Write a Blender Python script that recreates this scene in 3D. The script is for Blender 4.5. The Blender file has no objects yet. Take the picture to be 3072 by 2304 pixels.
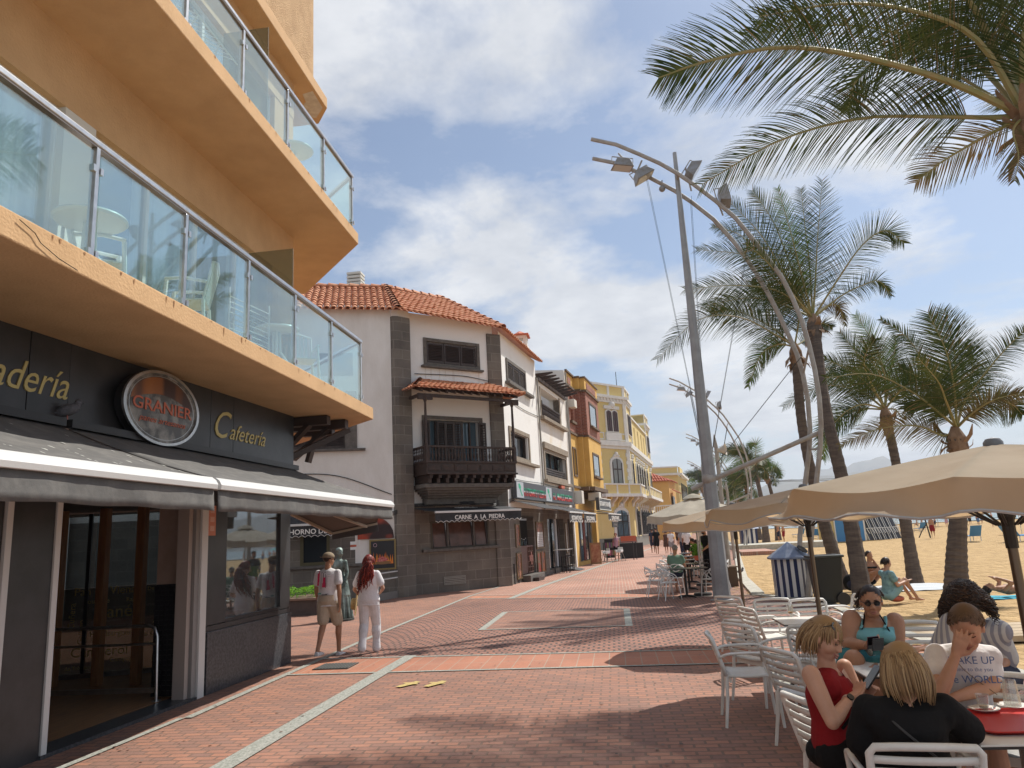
import bpy, bmesh, math, random
from mathutils import Vector, Matrix, noise
random.seed(7)
sin, cos, pi = math.sin, math.cos, math.pi
R = math.radians
scn = bpy.context.scene
COL = scn.collection
# ---------------------------------------------------------------- camera
CX, CY, FL, EYE = 1536.0, 1152.0, 2207.0, 1.8
_Z = Vector((954-CX, 9534+CY, -FL)).normalized()
_Y = Vector((1845-CX, CY-1590, -FL)); _Y = (_Y-_Z*_Y.dot(_Z)).normalized()
_X = _Y.cross(_Z)
ROT = Matrix((_X, _Y, _Z))
CAM = Vector((0, 0, EYE))
cd = bpy.data.cameras.new('camera'); cam = bpy.data.objects.new('camera', cd); COL.objects.link(cam)
cd.sensor_width = 36; cd.lens = 36*FL/3072; cd.clip_end = 20000; cd.clip_start = .05
cam.matrix_world = Matrix.Translation(CAM) @ ROT.to_4x4()
scn.camera = cam
# ---------------------------------------------------------------- light
SUN = Vector((.62, .66, 1.12)).normalized()
sd = bpy.data.lights.new('sun', 'SUN'); sd.energy = 4.9; sd.angle = R(.7); sd.color = (1, .95, .875)
so = bpy.data.objects.new('sun', sd); COL.objects.link(so)
so.rotation_euler = SUN.to_track_quat('Z', 'Y').to_euler(); so.location = (0, 0, 30)
W = bpy.data.worlds.new('World'); scn.world = W; W.use_nodes = True
nt = W.node_tree; nt.nodes.clear()
def nd(t, k, **kw):
    n = t.nodes.new(k)
    for a, b in kw.items(): setattr(n, a, b)
    return n
o_ = nd(nt, 'ShaderNodeOutputWorld'); bg = nd(nt, 'ShaderNodeBackground')
sk = nd(nt, 'ShaderNodeTexSky'); sk.sky_type = 'NISHITA'; sk.sun_disc = False
sk.sun_elevation = math.asin(SUN.z); sk.sun_rotation = math.atan2(SUN.x, SUN.y)
sk.air_density = 1.0; sk.dust_density = 1.2; sk.ozone_density = 3.0
SKX, SKY = 2.0, 1.0
bg.inputs[1].default_value = .15
tc = nd(nt, 'ShaderNodeTexCoord'); sp = nd(nt, 'ShaderNodeSeparateXYZ')
nt.links.new(tc.outputs['Generated'], sp.inputs[0])
def mth(t, op, a, b=None, c=None, clamp=False):
    n = nd(t, 'ShaderNodeMath', operation=op); n.use_clamp = clamp
    for i, q in enumerate((a, b, c)):
        if q is None: continue
        if hasattr(q, 'is_linked') or isinstance(q, bpy.types.NodeSocket): t.links.new(q, n.inputs[i])
        else: n.inputs[i].default_value = q
    return n.outputs[0]
den = mth(nt, 'ADD', mth(nt, 'MAXIMUM', sp.outputs[2], 0.0), .16)
ux = mth(nt, 'DIVIDE', sp.outputs[0], den); uy = mth(nt, 'DIVIDE', sp.outputs[1], den)
cb = nd(nt, 'ShaderNodeCombineXYZ'); nt.links.new(ux, cb.inputs[0]); nt.links.new(uy, cb.inputs[1])
mp = nd(nt, 'ShaderNodeMapping'); nt.links.new(cb.outputs[0], mp.inputs[0])
mp.inputs['Location'].default_value = (SKX, SKY, .4); mp.inputs['Scale'].default_value = (1.0, 1.0, 1); mp.inputs['Rotation'].default_value = (0, 0, .3)
def noi(sc, det, ro, di=0.0):
    n = nd(nt, 'ShaderNodeTexNoise'); n.inputs['Scale'].default_value = sc; n.inputs['Detail'].default_value = det; n.inputs['Roughness'].default_value = ro; n.inputs['Distortion'].default_value = di; nt.links.new(mp.outputs[0], n.inputs['Vector']); return n.outputs[0]
cov = mth(nt, 'ADD', mth(nt, 'MULTIPLY', noi(.75, 2, .5), .55), mth(nt, 'MULTIPLY', noi(1.9, 12, .60, .15), .45))
cr = nd(nt, 'ShaderNodeValToRGB'); cr.color_ramp.elements[0].position = .47; cr.color_ramp.elements[1].position = .545
cr.color_ramp.elements[0].color = (.05, .05, .05, 1); cr.color_ramp.elements[1].color = (.95, .95, .95, 1); nt.links.new(cov, cr.inputs[0])
cr2 = nd(nt, 'ShaderNodeValToRGB'); cr2.color_ramp.elements[0].position = .35; cr2.color_ramp.elements[0].color = (3.5, 3.65, 3.95, 1)
cr2.color_ramp.elements[1].position = .66; cr2.color_ramp.elements[1].color = (5.3, 5.35, 5.45, 1); nt.links.new(noi(2.6, 9, .6), cr2.inputs[0])
hz = mth(nt, 'SUBTRACT', 1.0, mth(nt, 'DIVIDE', mth(nt, 'MAXIMUM', sp.outputs[2], 0.0), .26), clamp=True)
hz = mth(nt, 'MULTIPLY', mth(nt, 'POWER', hz, 1.3), .62)
fac = mth(nt, 'MAXIMUM', cr.outputs[0], hz)
mx = nd(nt, 'ShaderNodeMix', data_type='RGBA'); nt.links.new(fac, mx.inputs[0])
sb = nd(nt, 'ShaderNodeMix', data_type='RGBA'); sb.blend_type = 'MULTIPLY'; sb.inputs[0].default_value = 1
nt.links.new(sk.outputs[0], sb.inputs[6]); sb.inputs[7].default_value = (.57, .61, .63, 1)
nt.links.new(sb.outputs[2], mx.inputs[6]); nt.links.new(cr2.outputs[0], mx.inputs[7])
nt.links.new(mx.outputs[2], bg.inputs[0]); nt.links.new(bg.outputs[0], o_.inputs[0])
scn.view_settings.view_transform = 'Standard'; scn.view_settings.look = 'None'
scn.view_settings.exposure = 0.24; scn.view_settings.gamma = 1; scn.view_settings.use_curve_mapping = False
scn.render.engine = 'CYCLES'
scn.cycles.max_bounces = 8; scn.cycles.transparent_max_bounces = 16
scn.cycles.use_denoising = True
# ---------------------------------------------------------------- placing helpers (pixel of the 3072x2304 photo -> point of the place)
def ray(x, y): return ROT @ Vector((x-CX, CY-y, -FL))
def G(x, y, z=0.0):
    d = ray(x, y); return CAM + d*((z-EYE)/d.z)
def PX(x, y, X0):
    d = ray(x, y); return CAM + d*(X0/d.x)
def PY(x, y, Y0):
    d = ray(x, y); return CAM + d*(Y0/d.y)
class Plane:
    """vertical wall plane through ground points A,B; u runs A->B, n points towards the viewer side"""
    def __init__(s, A, B):
        s.A = Vector((A[0], A[1], 0)); B = Vector((B[0], B[1], 0))
        s.L = (B-s.A).length; s.u = (B-s.A).normalized(); s.n = Vector((s.u.y, -s.u.x, 0))
    def on(s, px, py):
        d = ray(px, py); t = (s.A-CAM).dot(s.n)/d.dot(s.n); p = CAM+d*t
        return ((p-s.A).dot(s.u), p.z)
    def P(s, u, z, n=0.0): return s.A + s.u*u + s.n*n + Vector((0, 0, z))
# ---------------------------------------------------------------- mesh builder
def V(*a): return Vector(a)
def wloc(o):
    t = Vector((0, 0, 0))
    while o is not None: t += o.location; o = o.parent
    return t
class MB:
    def __init__(s): s.v = []; s.f = []; s.m = []
    def add(s, vs, fs, mi=0):
        k = len(s.v); s.v += [Vector(p) for p in vs]
        for f in fs: s.f.append([i+k for i in f]); s.m.append(mi)
        return s
    def obox(s, c, ax, ay, az, mi=0):
        c = Vector(c); vs = [c+ax*i+ay*j+az*k for k in (-1, 1) for j in (-1, 1) for i in (-1, 1)]
        return s.add(vs, [(0, 2, 3, 1), (4, 5, 7, 6), (0, 1, 5, 4), (2, 6, 7, 3), (0, 4, 6, 2), (1, 3, 7, 5)], mi)
    def box(s, x0, x1, y0, y1, z0, z1, mi=0):
        return s.obox(((x0+x1)/2, (y0+y1)/2, (z0+z1)/2), V((x1-x0)/2, 0, 0), V(0, (y1-y0)/2, 0), V(0, 0, (z1-z0)/2), mi)
    def pbox(s, pl, u0, u1, z0, z1, n0, n1, mi=0):
        return s.obox(pl.P((u0+u1)/2, (z0+z1)/2, (n0+n1)/2), pl.u*(u1-u0)/2, pl.n*(n1-n0)/2, V(0, 0, (z1-z0)/2), mi)
    def beam(s, a, b, w, h, up=None, mi=0):
        a = Vector(a); b = Vector(b); d = b-a; up = up or V(0, 0, 1)
        sx = d.cross(up)
        if sx.length < 1e-5: sx = d.cross(V(1, 0, 0))
        sx.normalize(); uz = sx.cross(d).normalized()
        return s.obox((a+b)/2, d/2, sx*w/2, uz*h/2, mi)
    def quad(s, a, b, c, d, mi=0): return s.add([a, b, c, d], [(0, 1, 2, 3)], mi)
    def poly(s, pts, mi=0): return s.add(pts, [tuple(range(len(pts)))], mi)
    def prism(s, pts, ext, mi=0):
        n = len(pts); ext = Vector(ext); a = [Vector(p) for p in pts]
        return s.add(a+[p+ext for p in a], [tuple(range(n)), tuple(range(2*n-1, n-1, -1))]+[(i, (i+1) % n, n+(i+1) % n, n+i) for i in range(n)], mi)
    def tube(s, pts, r, n=8, caps=True, mi=0, flat=1.0):
        pts = [Vector(p) for p in pts]; m = len(pts)
        rs = r if isinstance(r, (list, tuple)) else [r]*m
        t0 = (pts[1]-pts[0]).normalized(); ref = V(0, 0, 1) if abs(t0.z) < .9 else V(1, 0, 0)
        x = t0.cross(ref).normalized(); vs = []
        for i in range(m):
            t = (pts[min(i+1, m-1)]-pts[max(i-1, 0)]).normalized()
            x = (x-t*x.dot(t)).normalized(); y = t.cross(x)
            vs += [pts[i]+(x*cos(2*pi*k/n)+y*sin(2*pi*k/n)*flat)*rs[i] for k in range(n)]
        fs = [(i*n+k, i*n+(k+1) % n, (i+1)*n+(k+1) % n, (i+1)*n+k) for i in range(m-1) for k in range(n)]
        if caps: fs += [tuple(range(n-1, -1, -1)), tuple(range((m-1)*n, m*n))]
        return s.add(vs, fs, mi)
    def lathe(s, prof, c=(0, 0, 0), n=16, mi=0, ax=None, sq=1.0):
        c = Vector(c); az = (Vector(ax) if ax else V(0, 0, 1)).normalized()
        x = az.cross(V(0, 1, 0) if abs(az.y) < .9 else V(1, 0, 0)).normalized(); y = az.cross(x)
        vs = []; m = len(prof)
        for r, z in prof: vs += [c+az*z+(x*cos(2*pi*k/n)+y*sin(2*pi*k/n)*sq)*max(r, 1e-4) for k in range(n)]
        fs = [(i*n+k, i*n+(k+1) % n, (i+1)*n+(k+1) % n, (i+1)*n+k) for i in range(m-1) for k in range(n)]
        return s.add(vs, fs+[tuple(range(n-1, -1, -1)), tuple(range((m-1)*n, m*n))], mi)
    def ball(s, c, r, nu=12, nv=8, mi=0, rot=None):
        c = Vector(c); r = Vector(r) if hasattr(r, '__len__') else V(r, r, r); vs = []
        for j in range(1, nv):
            a = pi*j/nv
            for k in range(nu):
                p = V(sin(a)*cos(2*pi*k/nu)*r.x, sin(a)*sin(2*pi*k/nu)*r.y, cos(a)*r.z)
                vs.append(c+(rot @ p if rot else p))
        t = V(0, 0, r.z); vs += [c+(rot @ t if rot else t), c-(rot @ t if rot else t)]
        A = (nv-1)*nu; fs = [(j*nu+k, (j+1)*nu+k, (j+1)*nu+(k+1) % nu, j*nu+(k+1) % nu) for j in range(nv-2) for k in range(nu)]
        fs += [(A, k, (k+1) % nu) for k in range(nu)]+[(A+1, (nv-2)*nu+(k+1) % nu, (nv-2)*nu+k) for k in range(nu)]
        return s.add(vs, fs, mi)
    def xf(s, M):
        s.v = [M @ p for p in s.v]; return s
    def join(s, o, M=None):
        k = len(s.v); s.v += [(M @ p if M else p.copy()) for p in o.v]
        s.f += [[i+k for i in f] for f in o.f]; s.m += o.m; return s
    def build(s, name, mat, parent=None, smooth=False, bevel=0, local=False, recalc=True, sub=0):
        me = bpy.data.meshes.new(name); t = Vector((0, 0, 0)) if (local or parent is None) else wloc(parent)
        me.from_pydata([p-t for p in s.v], [], s.f); me.update()
        mats = mat if isinstance(mat, (list, tuple)) else [mat]
        for q in mats: me.materials.append(q)
        if len(mats) > 1: me.polygons.foreach_set('material_index', s.m)
        if recalc:
            b = bmesh.new(); b.from_mesh(me); bmesh.ops.recalc_face_normals(b, faces=b.faces); b.to_mesh(me); b.free()
        if smooth:
            me.polygons.foreach_set('use_smooth', [True]*len(me.polygons))
            if smooth != 'all': me.set_sharp_from_angle(angle=R(smooth if not isinstance(smooth, bool) else 40))
        o = bpy.data.objects.new(name, me); COL.objects.link(o)
        if parent is not None: o.parent = parent
        if bevel:
            mo = o.modifiers.new('bevel', 'BEVEL'); mo.width = bevel; mo.segments = 2; mo.limit_method = 'ANGLE'; mo.angle_limit = R(50)
        if sub:
            mo = o.modifiers.new('sub', 'SUBSURF'); mo.levels = sub; mo.render_levels = sub
        return o
def tag(o, label=None, cat=None, group=None, kind=None):
    if label: o['label'] = label
    if cat: o['category'] = cat
    if group: o['group'] = group
    if kind: o['kind'] = kind
    return o
def thing(name, label, cat, loc=(0, 0, 0), rz=0, group=None):
    o = bpy.data.objects.new(name, None); COL.objects.link(o); o.empty_display_size = .2
    o.location = loc; o.rotation_euler = (0, 0, rz)
    return tag(o, label, cat, group)
KIDS = {}
def copy_tree(o, loc=None, rz=None, label=None, parent=None, scale=None):
    c = o.copy(); COL.objects.link(c)
    if parent is not None: c.parent = parent
    if loc is not None: c.location = loc
    if rz is not None: c.rotation_euler = (0, 0, rz)
    if scale is not None: c.scale = (scale,)*3
    if label: c['label'] = label
    for ch in o.children: copy_tree(ch, parent=c)
    return c
def place(o, used, loc, rz, label, group=None, scale=None):
    if not used:
        used.append(1); o.location = loc; o.rotation_euler = (0, 0, rz); o['label'] = label
        if scale: o.scale = (scale,)*3
        r = o
    else: r = copy_tree(o, loc, rz, label, scale=scale)
    if group: r['group'] = group
    return r
# ---------------------------------------------------------------- materials
def mat(name, col, rough=.6, metal=0.0, col2=None, scale=4.0, detail=5, bump=0.0, bscale=40.0, dist=.02, spec=.5, lo=.35, hi=.65, stretch=None, space='Position', alpha=None, emit=None, trans=0.0, ior=1.45, sss=0.0, coat=0.0):
    m = bpy.data.materials.new(name); m.use_nodes = True; t = m.node_tree; p = t.nodes['Principled BSDF']
    c = (*col, 1) if len(col) == 3 else col
    p.inputs['Base Color'].default_value = c; p.inputs['Roughness'].default_value = rough; p.inputs['Metallic'].default_value = metal
    p.inputs['Specular IOR Level'].default_value = spec; p.inputs['IOR'].default_value = ior
    p.inputs['Transmission Weight'].default_value = trans; p.inputs['Coat Weight'].default_value = coat
    if sss: p.inputs['Subsurface Weight'].default_value = sss; p.inputs['Subsurface Radius'].default_value = (.012, .005, .003); p.inputs['Subsurface Scale'].default_value = 1
    if alpha is not None: p.inputs['Alpha'].default_value = alpha
    if emit: p.inputs['Emission Color'].default_value = (*emit[0], 1); p.inputs['Emission Strength'].default_value = emit[1]
    if col2 or bump:
        if space == 'Position': g = nd(t, 'ShaderNodeNewGeometry').outputs['Position']
        else: g = nd(t, 'ShaderNodeTexCoord').outputs[space]
        mpn = nd(t, 'ShaderNodeMapping'); t.links.new(g, mpn.inputs[0])
        if stretch: mpn.inputs['Scale'].default_value = stretch
        if col2:
            n = nd(t, 'ShaderNodeTexNoise'); n.inputs['Scale'].default_value = scale; n.inputs['Detail'].default_value = detail; n.inputs['Roughness'].default_value = .62
            t.links.new(mpn.outputs[0], n.inputs['Vector'])
            r = nd(t, 'ShaderNodeMapRange'); r.inputs[1].default_value = lo; r.inputs[2].default_value = hi; t.links.new(n.outputs[0], r.inputs[0])
            x = nd(t, 'ShaderNodeMix', data_type='RGBA'); t.links.new(r.outputs[0], x.inputs[0])
            x.inputs[6].default_value = c; x.inputs[7].default_value = (*col2, 1); t.links.new(x.outputs[2], p.inputs['Base Color'])
        if bump:
            n = nd(t, 'ShaderNodeTexNoise'); n.inputs['Scale'].default_value = bscale; n.inputs['Detail'].default_value = 4
            t.links.new(mpn.outputs[0], n.inputs['Vector'])
            b = nd(t, 'ShaderNodeBump'); b.inputs['Strength'].default_value = bump; b.inputs['Distance'].default_value = dist
            t.links.new(n.outputs[0], b.inputs['Height']); t.links.new(b.outputs[0], p.inputs['Normal'])
    return m
def brick_mat(name, c1, c2, mortar, bw, rh, gap, rough=.8, axes=None, arc=0, arcw=.8, offset=.5, bump=.5, dark=None, freq=2, noise_s=.35, rot=0.0):
    """bricks in world XY (axes None) or on a wall (axes=(u,) with z)"""
    m = bpy.data.materials.new(name); m.use_nodes = True; t = m.node_tree; p = t.nodes['Principled BSDF']; L = t.links.new
    g = nd(t, 'ShaderNodeNewGeometry').outputs['Position']; s = nd(t, 'ShaderNodeSeparateXYZ')
    if axes is None:
        mpn = nd(t, 'ShaderNodeMapping'); mpn.inputs['Rotation'].default_value = (0, 0, rot); L(g, mpn.inputs[0]); L(mpn.outputs[0], s.inputs[0]); X, Yv = s.outputs[0], s.outputs[1]
    else:
        L(g, s.inputs[0]); d = nd(t, 'ShaderNodeVectorMath', operation='DOT_PRODUCT'); L(g, d.inputs[0]); d.inputs[1].default_value = axes
        X, Yv = d.outputs['Value'], s.outputs[2]
    if arc:
        q = mth(t, 'FRACT', mth(t, 'DIVIDE', X, arcw)); q = mth(t, 'SUBTRACT', mth(t, 'MULTIPLY', q, 2.0), 1.0)
        Yv = mth(t, 'ADD', Yv, mth(t, 'MULTIPLY', mth(t, 'MULTIPLY', q, q), arc))
    c = nd(t, 'ShaderNodeCombineXYZ'); L(X, c.inputs[0]); L(Yv, c.inputs[1])
    b = nd(t, 'ShaderNodeTexBrick'); b.offset = offset; b.offset_frequency = freq; b.squash = 1
    L(c.outputs[0], b.inputs['Vector'])
    for k, v in (('Color1', (*c1, 1)), ('Color2', (*c2, 1)), ('Mortar', (*mortar, 1)), ('Scale', 1.0), ('Mortar Size', gap), ('Mortar Smooth', .15), ('Bias', 0.0), ('Brick Width', bw), ('Row Height', rh)): b.inputs[k].default_value = v
    n = nd(t, 'ShaderNodeTexNoise'); n.inputs['Scale'].default_value = noise_s; n.inputs['Detail'].default_value = 6; L(g, n.inputs['Vector'])
    n3 = nd(t, 'ShaderNodeTexNoise'); n3.inputs['Scale'].default_value = 30; n3.inputs['Detail'].default_value = 3; L(g, n3.inputs['Vector'])
    v = mth(t, 'ADD', mth(t, 'MULTIPLY', n.outputs[0], .8), mth(t, 'MULTIPLY', n3.outputs[0], .35))
    n4 = nd(t, 'ShaderNodeTexNoise'); n4.inputs['Scale'].default_value = 1.7; n4.inputs['Detail'].default_value = 9; n4.inputs['Roughness'].default_value = .7; L(g, n4.inputs['Vector']); v = mth(t, 'ADD', v, mth(t, 'MULTIPLY', mth(t, 'SUBTRACT', n4.outputs[0], .5), .55)); v = mth(t, 'ADD', v, .42)
    hs = nd(t, 'ShaderNodeHueSaturation'); L(b.outputs['Color'], hs.inputs['Color']); L(v, hs.inputs['Value'])
    L(hs.outputs[0], p.inputs['Base Color']); p.inputs['Roughness'].default_value = rough
    bp = nd(t, 'ShaderNodeBump'); bp.inputs['Strength'].default_value = bump; bp.inputs['Distance'].default_value = .01
    h = mth(t, 'ADD', mth(t, 'SUBTRACT', 1.0, b.outputs['Fac']), mth(t, 'MULTIPLY', n3.outputs[0], .25))
    L(h, bp.inputs['Height']); L(bp.outputs[0], p.inputs['Normal'])
    return m
def glass_mat(name, tint, refl=.08, opac=.35, rough=.02):
    """sheet glass: a tinted see-through pane with a mirror reflection that grows at grazing angles"""
    m = bpy.data.materials.new(name); m.use_nodes = True; t = m.node_tree; t.nodes.clear(); L = t.links.new
    o = nd(t, 'ShaderNodeOutputMaterial'); tr = nd(t, 'ShaderNodeBsdfTransparent'); tr.inputs[0].default_value = (*tint, 1)
    gl = nd(t, 'ShaderNodeBsdfGlossy'); gl.inputs['Roughness'].default_value = rough; gl.inputs[0].default_value = (.95, .97, 1, 1)
    fr = nd(t, 'ShaderNodeFresnel'); gb = nd(t, 'ShaderNodeNewGeometry'); L(mth(t, 'SUBTRACT', 1.5, mth(t, 'MULTIPLY', gb.outputs['Backfacing'], .8333)), fr.inputs[0])
    a = mth(t, 'ADD', fr.outputs[0], refl, clamp=True); mxx = nd(t, 'ShaderNodeMixShader'); L(a, mxx.inputs[0]); L(tr.outputs[0], mxx.inputs[1]); L(gl.outputs[0], mxx.inputs[2])
    df = nd(t, 'ShaderNodeBsdfDiffuse'); df.inputs[0].default_value = (*tint, 1); m2 = nd(t, 'ShaderNodeMixShader'); m2.inputs[0].default_value = opac
    L(mxx.outputs[0], m2.inputs[1]); L(df.outputs[0], m2.inputs[2]); L(m2.outputs[0], o.inputs[0])
    return m
def cloth_mat(name, col, tr=.35, col2=None, bump=.15):
    """thin cloth or leaf that lets some light through"""
    m = mat(name, col, .85, col2=col2, scale=3, bump=bump, bscale=9, dist=.01, spec=.2); t = m.node_tree; L = t.links.new
    o = t.nodes['Material Output']; p = t.nodes['Principled BSDF']; tl = nd(t, 'ShaderNodeBsdfTranslucent')
    if p.inputs['Base Color'].is_linked: L(p.inputs['Base Color'].links[0].from_socket, tl.inputs[0])
    else: tl.inputs[0].default_value = (*col, 1)
    x = nd(t, 'ShaderNodeMixShader'); x.inputs[0].default_value = tr; L(p.outputs[0], x.inputs[1]); L(tl.outputs[0], x.inputs[2]); L(x.outputs[0], o.inputs[0])
    return m
def text(s, size, name, m, parent, origin, u, up, n, align='CENTER', depth=.006, shear=0.0, bold=0.0, sx=1.0, space=1.0):
    """flat lettering built as mesh; origin = baseline point, u = reading direction, n = facing direction"""
    cu = bpy.data.curves.new(name, 'FONT'); cu.body = s; cu.size = size; cu.align_x = align; cu.extrude = depth/2; cu.shear = shear; cu.offset = bold; cu.space_character = space
    cu.resolution_u = 3
    o = bpy.data.objects.new(name, cu); COL.objects.link(o)
    me = bpy.data.meshes.new_from_object(o.evaluated_get(bpy.context.evaluated_depsgraph_get())); me.name = name
    bpy.data.objects.remove(o); bpy.data.curves.remove(cu)
    me.materials.clear(); me.materials.append(m)
    u = Vector(u).normalized()*sx; up = Vector(up).normalized(); n = Vector(n).normalized(); o0 = Vector(origin)-(wloc(parent) if parent else V(0, 0, 0))
    for v in me.vertices: v.co = o0+u*v.co.x+up*v.co.y+n*v.co.z
    ob = bpy.data.objects.new(name, me); COL.objects.link(ob); ob.parent = parent
    return ob
def ring(c, u, up, n, r0, r1, th, seg=48, mb=None, mi=0):
    mb = mb or MB(); c = Vector(c)
    def P(r, a, h): return c+u*cos(a)*r+up*sin(a)*r+n*h
    vs = []; fs = []
    for k in range(seg):
        a = 2*pi*k/seg; vs += [P(r0, a, 0), P(r1, a, 0), P(r1, a, th), P(r0, a, th)]
    for k in range(seg):
        q = (k+1) % seg
        for j in range(4): fs.append((k*4+j, k*4+(j+1) % 4, q*4+(j+1) % 4, q*4+j))
    return mb.add(vs, fs, mi)
def disc(c, u, up, n, r, th, seg=48, mb=None, mi=0):
    mb = mb or MB(); c = Vector(c); return mb.prism([c+u*cos(2*pi*k/seg)*r+up*sin(2*pi*k/seg)*r for k in range(seg)], n*th, mi)
UP = V(0, 0, 1)
def curve(P, n):
    """smooth curve through points (Catmull-Rom)"""
    P = [Vector(p) for p in P]; Q = [P[0]*2-P[1]]+P+[P[-1]*2-P[-2]]; out = []; m = len(P)-1
    for k in range(n+1):
        t = k/n*m; i = min(int(t), m-1); f = t-i; a, b, c, d = Q[i:i+4]
        out.append(.5*((2*b)+(c-a)*f+(2*a-5*b+4*c-d)*f*f+(3*b-a-3*c+d)*f**3))
    return out
# ================================================================ GROUND, BEACH, SEA, HILLS
BR = (.375, .175, .112); BR2 = (.255, .14, .105); MO = (.20, .12, .085)
m_brick = brick_mat('clay_paver_running', BR, BR2, MO, .205, .105, .012, bump=.7)
m_tile = brick_mat('clay_paver_band', (.43, .175, .10), (.36, .16, .10), (.36, .26, .19), .225, 1.25, .008, offset=0, bump=.3)
m_scale = brick_mat('clay_paver_scallop', (.36, .165, .11), (.28, .14, .105), (.10, .065, .05), .16, .16, .02, arc=.32, arcw=.96, bump=1.0, offset=.5)
m_far = brick_mat('clay_paver_basket', (.41, .19, .13), (.34, .165, .12), (.42, .32, .24), .21, .105, .01, bump=.4, rot=pi/2)
m_granite = mat('granite_strip', (.42, .41, .36), .8, col2=(.24, .25, .21), scale=45, bump=.2, bscale=90, lo=.4, hi=.6)
m_sand = mat('sand', (.55, .385, .20), .95, col2=(.39, .265, .135), scale=2.1, detail=9, bump=1.0, bscale=4.2, dist=.22, spec=.1)
def sheet(name, pts, z, m, kind='structure'):
    mb = MB(); mb.poly([(x, y, z) for x, y in pts]); return tag(mb.build(name, m), kind=kind)
Z1 = .004
sheet('promenade', [(-30, -3), (4.2, -3), (4.2, 15.0), (4.35, 17.4), (3.9, 18.6), (3.3, 20.0), (3.9, 26), (7.3, 49), (13.0, 93), (22, 160), (34, 240), (-20, 240), (-40, 60)], 0, m_brick)
# sand: a gently uneven sheet
def sand_z(x, y):
    return .05*noise.noise(V(x*.35, y*.35, 0)) + .02*noise.noise(V(x*1.7, y*1.7, 3)) - .07
mb = MB(); xs = [3.0+i*.3 for i in range(60)]+[21+i*2.0 for i in range(60)]+[145+i*40 for i in range(14)]; ys = [-2+i*.35 for i in range(90)]+[30+i*2.0 for i in range(60)]+[160+i*30 for i in range(10)]
def wall_x(y):
    P = [(-3, 4.2), (15, 4.2), (17.4, 4.35), (18.6, 3.9), (20, 3.3), (26, 3.9), (49, 7.3), (93, 13), (160, 22), (240, 34), (900, 140)]
    for (a, b), (c, d) in zip(P, P[1:]):
        if y <= c: return b+(d-b)*(max(y, a)-a)/(c-a)
    return 140
for j, y in enumerate(ys):
    for i, x in enumerate(xs):
        mb.v.append(V(max(x+wall_x(y)-3.0, wall_x(y)), y, sand_z(x, y)))
n = len(xs)
for j in range(len(ys)-1):
    for i in range(n-1): mb.f.append([j*n+i, j*n+i+1, (j+1)*n+i+1, (j+1)*n+i]); mb.m.append(0)
tag(mb.build('sand_beach', m_sand, smooth='all'), kind='structure')
# sea
ms = mat('sea_water', (.10, .22, .26), .12, col2=(.14, .30, .33), scale=.03, bump=.6, bscale=.8, dist=.3, spec=.5)
SH = [(30, 420), (36, 230), (52, 165), (80, 138), (150, 118), (700, 60)]
mb = MB(); mb.poly([(x, y, .06) for x, y in SH]+[(5200, -200, .06), (5200, 5600, .06), (-1500, 5600, .06), (-1500, 700, .06)]); tag(mb.build('sea', ms), kind='structure')
mf = mat('sea_foam', (.78, .80, .80), .7, col2=(.55, .62, .63), scale=.8)
random.seed(3)
for k, off in enumerate((.5, 14, 26, 34)):
    mb = MB(); L = []; Rr = []
    for (x0, y0), (x1, y1) in zip(SH, SH[1:]):
        for i in range(16):
            t = i/16; x = x0+(x1-x0)*t; y = y0+(y1-y0)*t; d = V(x1-x0, y1-y0, 0).normalized(); nn = V(-d.y, d.x, 0)
            if nn.y < 0: nn = -nn
            w = (1.1+1.3*noise.noise(V(x*.1, y*.1, k))+k*.25)*(1 if k else 1.2)
            if k and noise.noise(V(x*.03, y*.03, k*7)) < -.05: w = .02
            w = max(w, .02); c = V(x, y, .08)+nn*(off+2.5*noise.noise(V(x*.05, y*.05, k*3)))
            L.append(c-nn*w); Rr.append(c+nn*w)
    q = len(L); mb.add(L+Rr, [(i, i+1, q+i+1, q+i) for i in range(q-1)])
    tag(mb.build('sea_foam', mf), kind='structure')
# hills across the bay: real relief in rows
def ridge(name, Y0, depth, x0, x1, hf, m, seed):
    mb = MB(); nx, ny = 140, 12
    for j in range(ny):
        for i in range(nx):
            x = x0+(x1-x0)*i/(nx-1); t = j/(ny-1); h = hf(x)*math.sin(min(1, t*1.15)*pi/2)**1.1
            h *= 1+.35*(noise.noise(V(x*.004, t*3, seed)))+.12*noise.noise(V(x*.013, t*8, seed+5))
            mb.v.append(V(x, Y0+depth*t, max(h, 0)-.5 if j == 0 else h))
    for j in range(ny-1):
        for i in range(nx-1): mb.f.append([j*nx+i, j*nx+i+1, (j+1)*nx+i+1, (j+1)*nx+i]); mb.m.append(0)
    return tag(mb.build(name, m, smooth='all'), kind='structure')
mh = mat('dry_hillside', (.20, .17, .12), .95, col2=(.10, .10, .07), scale=.01, detail=8)
def h1(x): # nearer, lower land
    return 15+125*(1/(1+math.exp(-(x-470)/60)))+20*math.exp(-((x-900)/300)**2)
def h2(x):
    return 60+230*math.exp(-((x-1330)/420)**2)+120*math.exp(-((x-2300)/500)**2)+100*math.exp(-((x-3300)/700)**2)
ridge('hills', 2500, 500, -250, 3600, h1, mh, 1)
ridge('mountains', 3500, 900, -300, 5000, h2, mh, 9)
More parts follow.
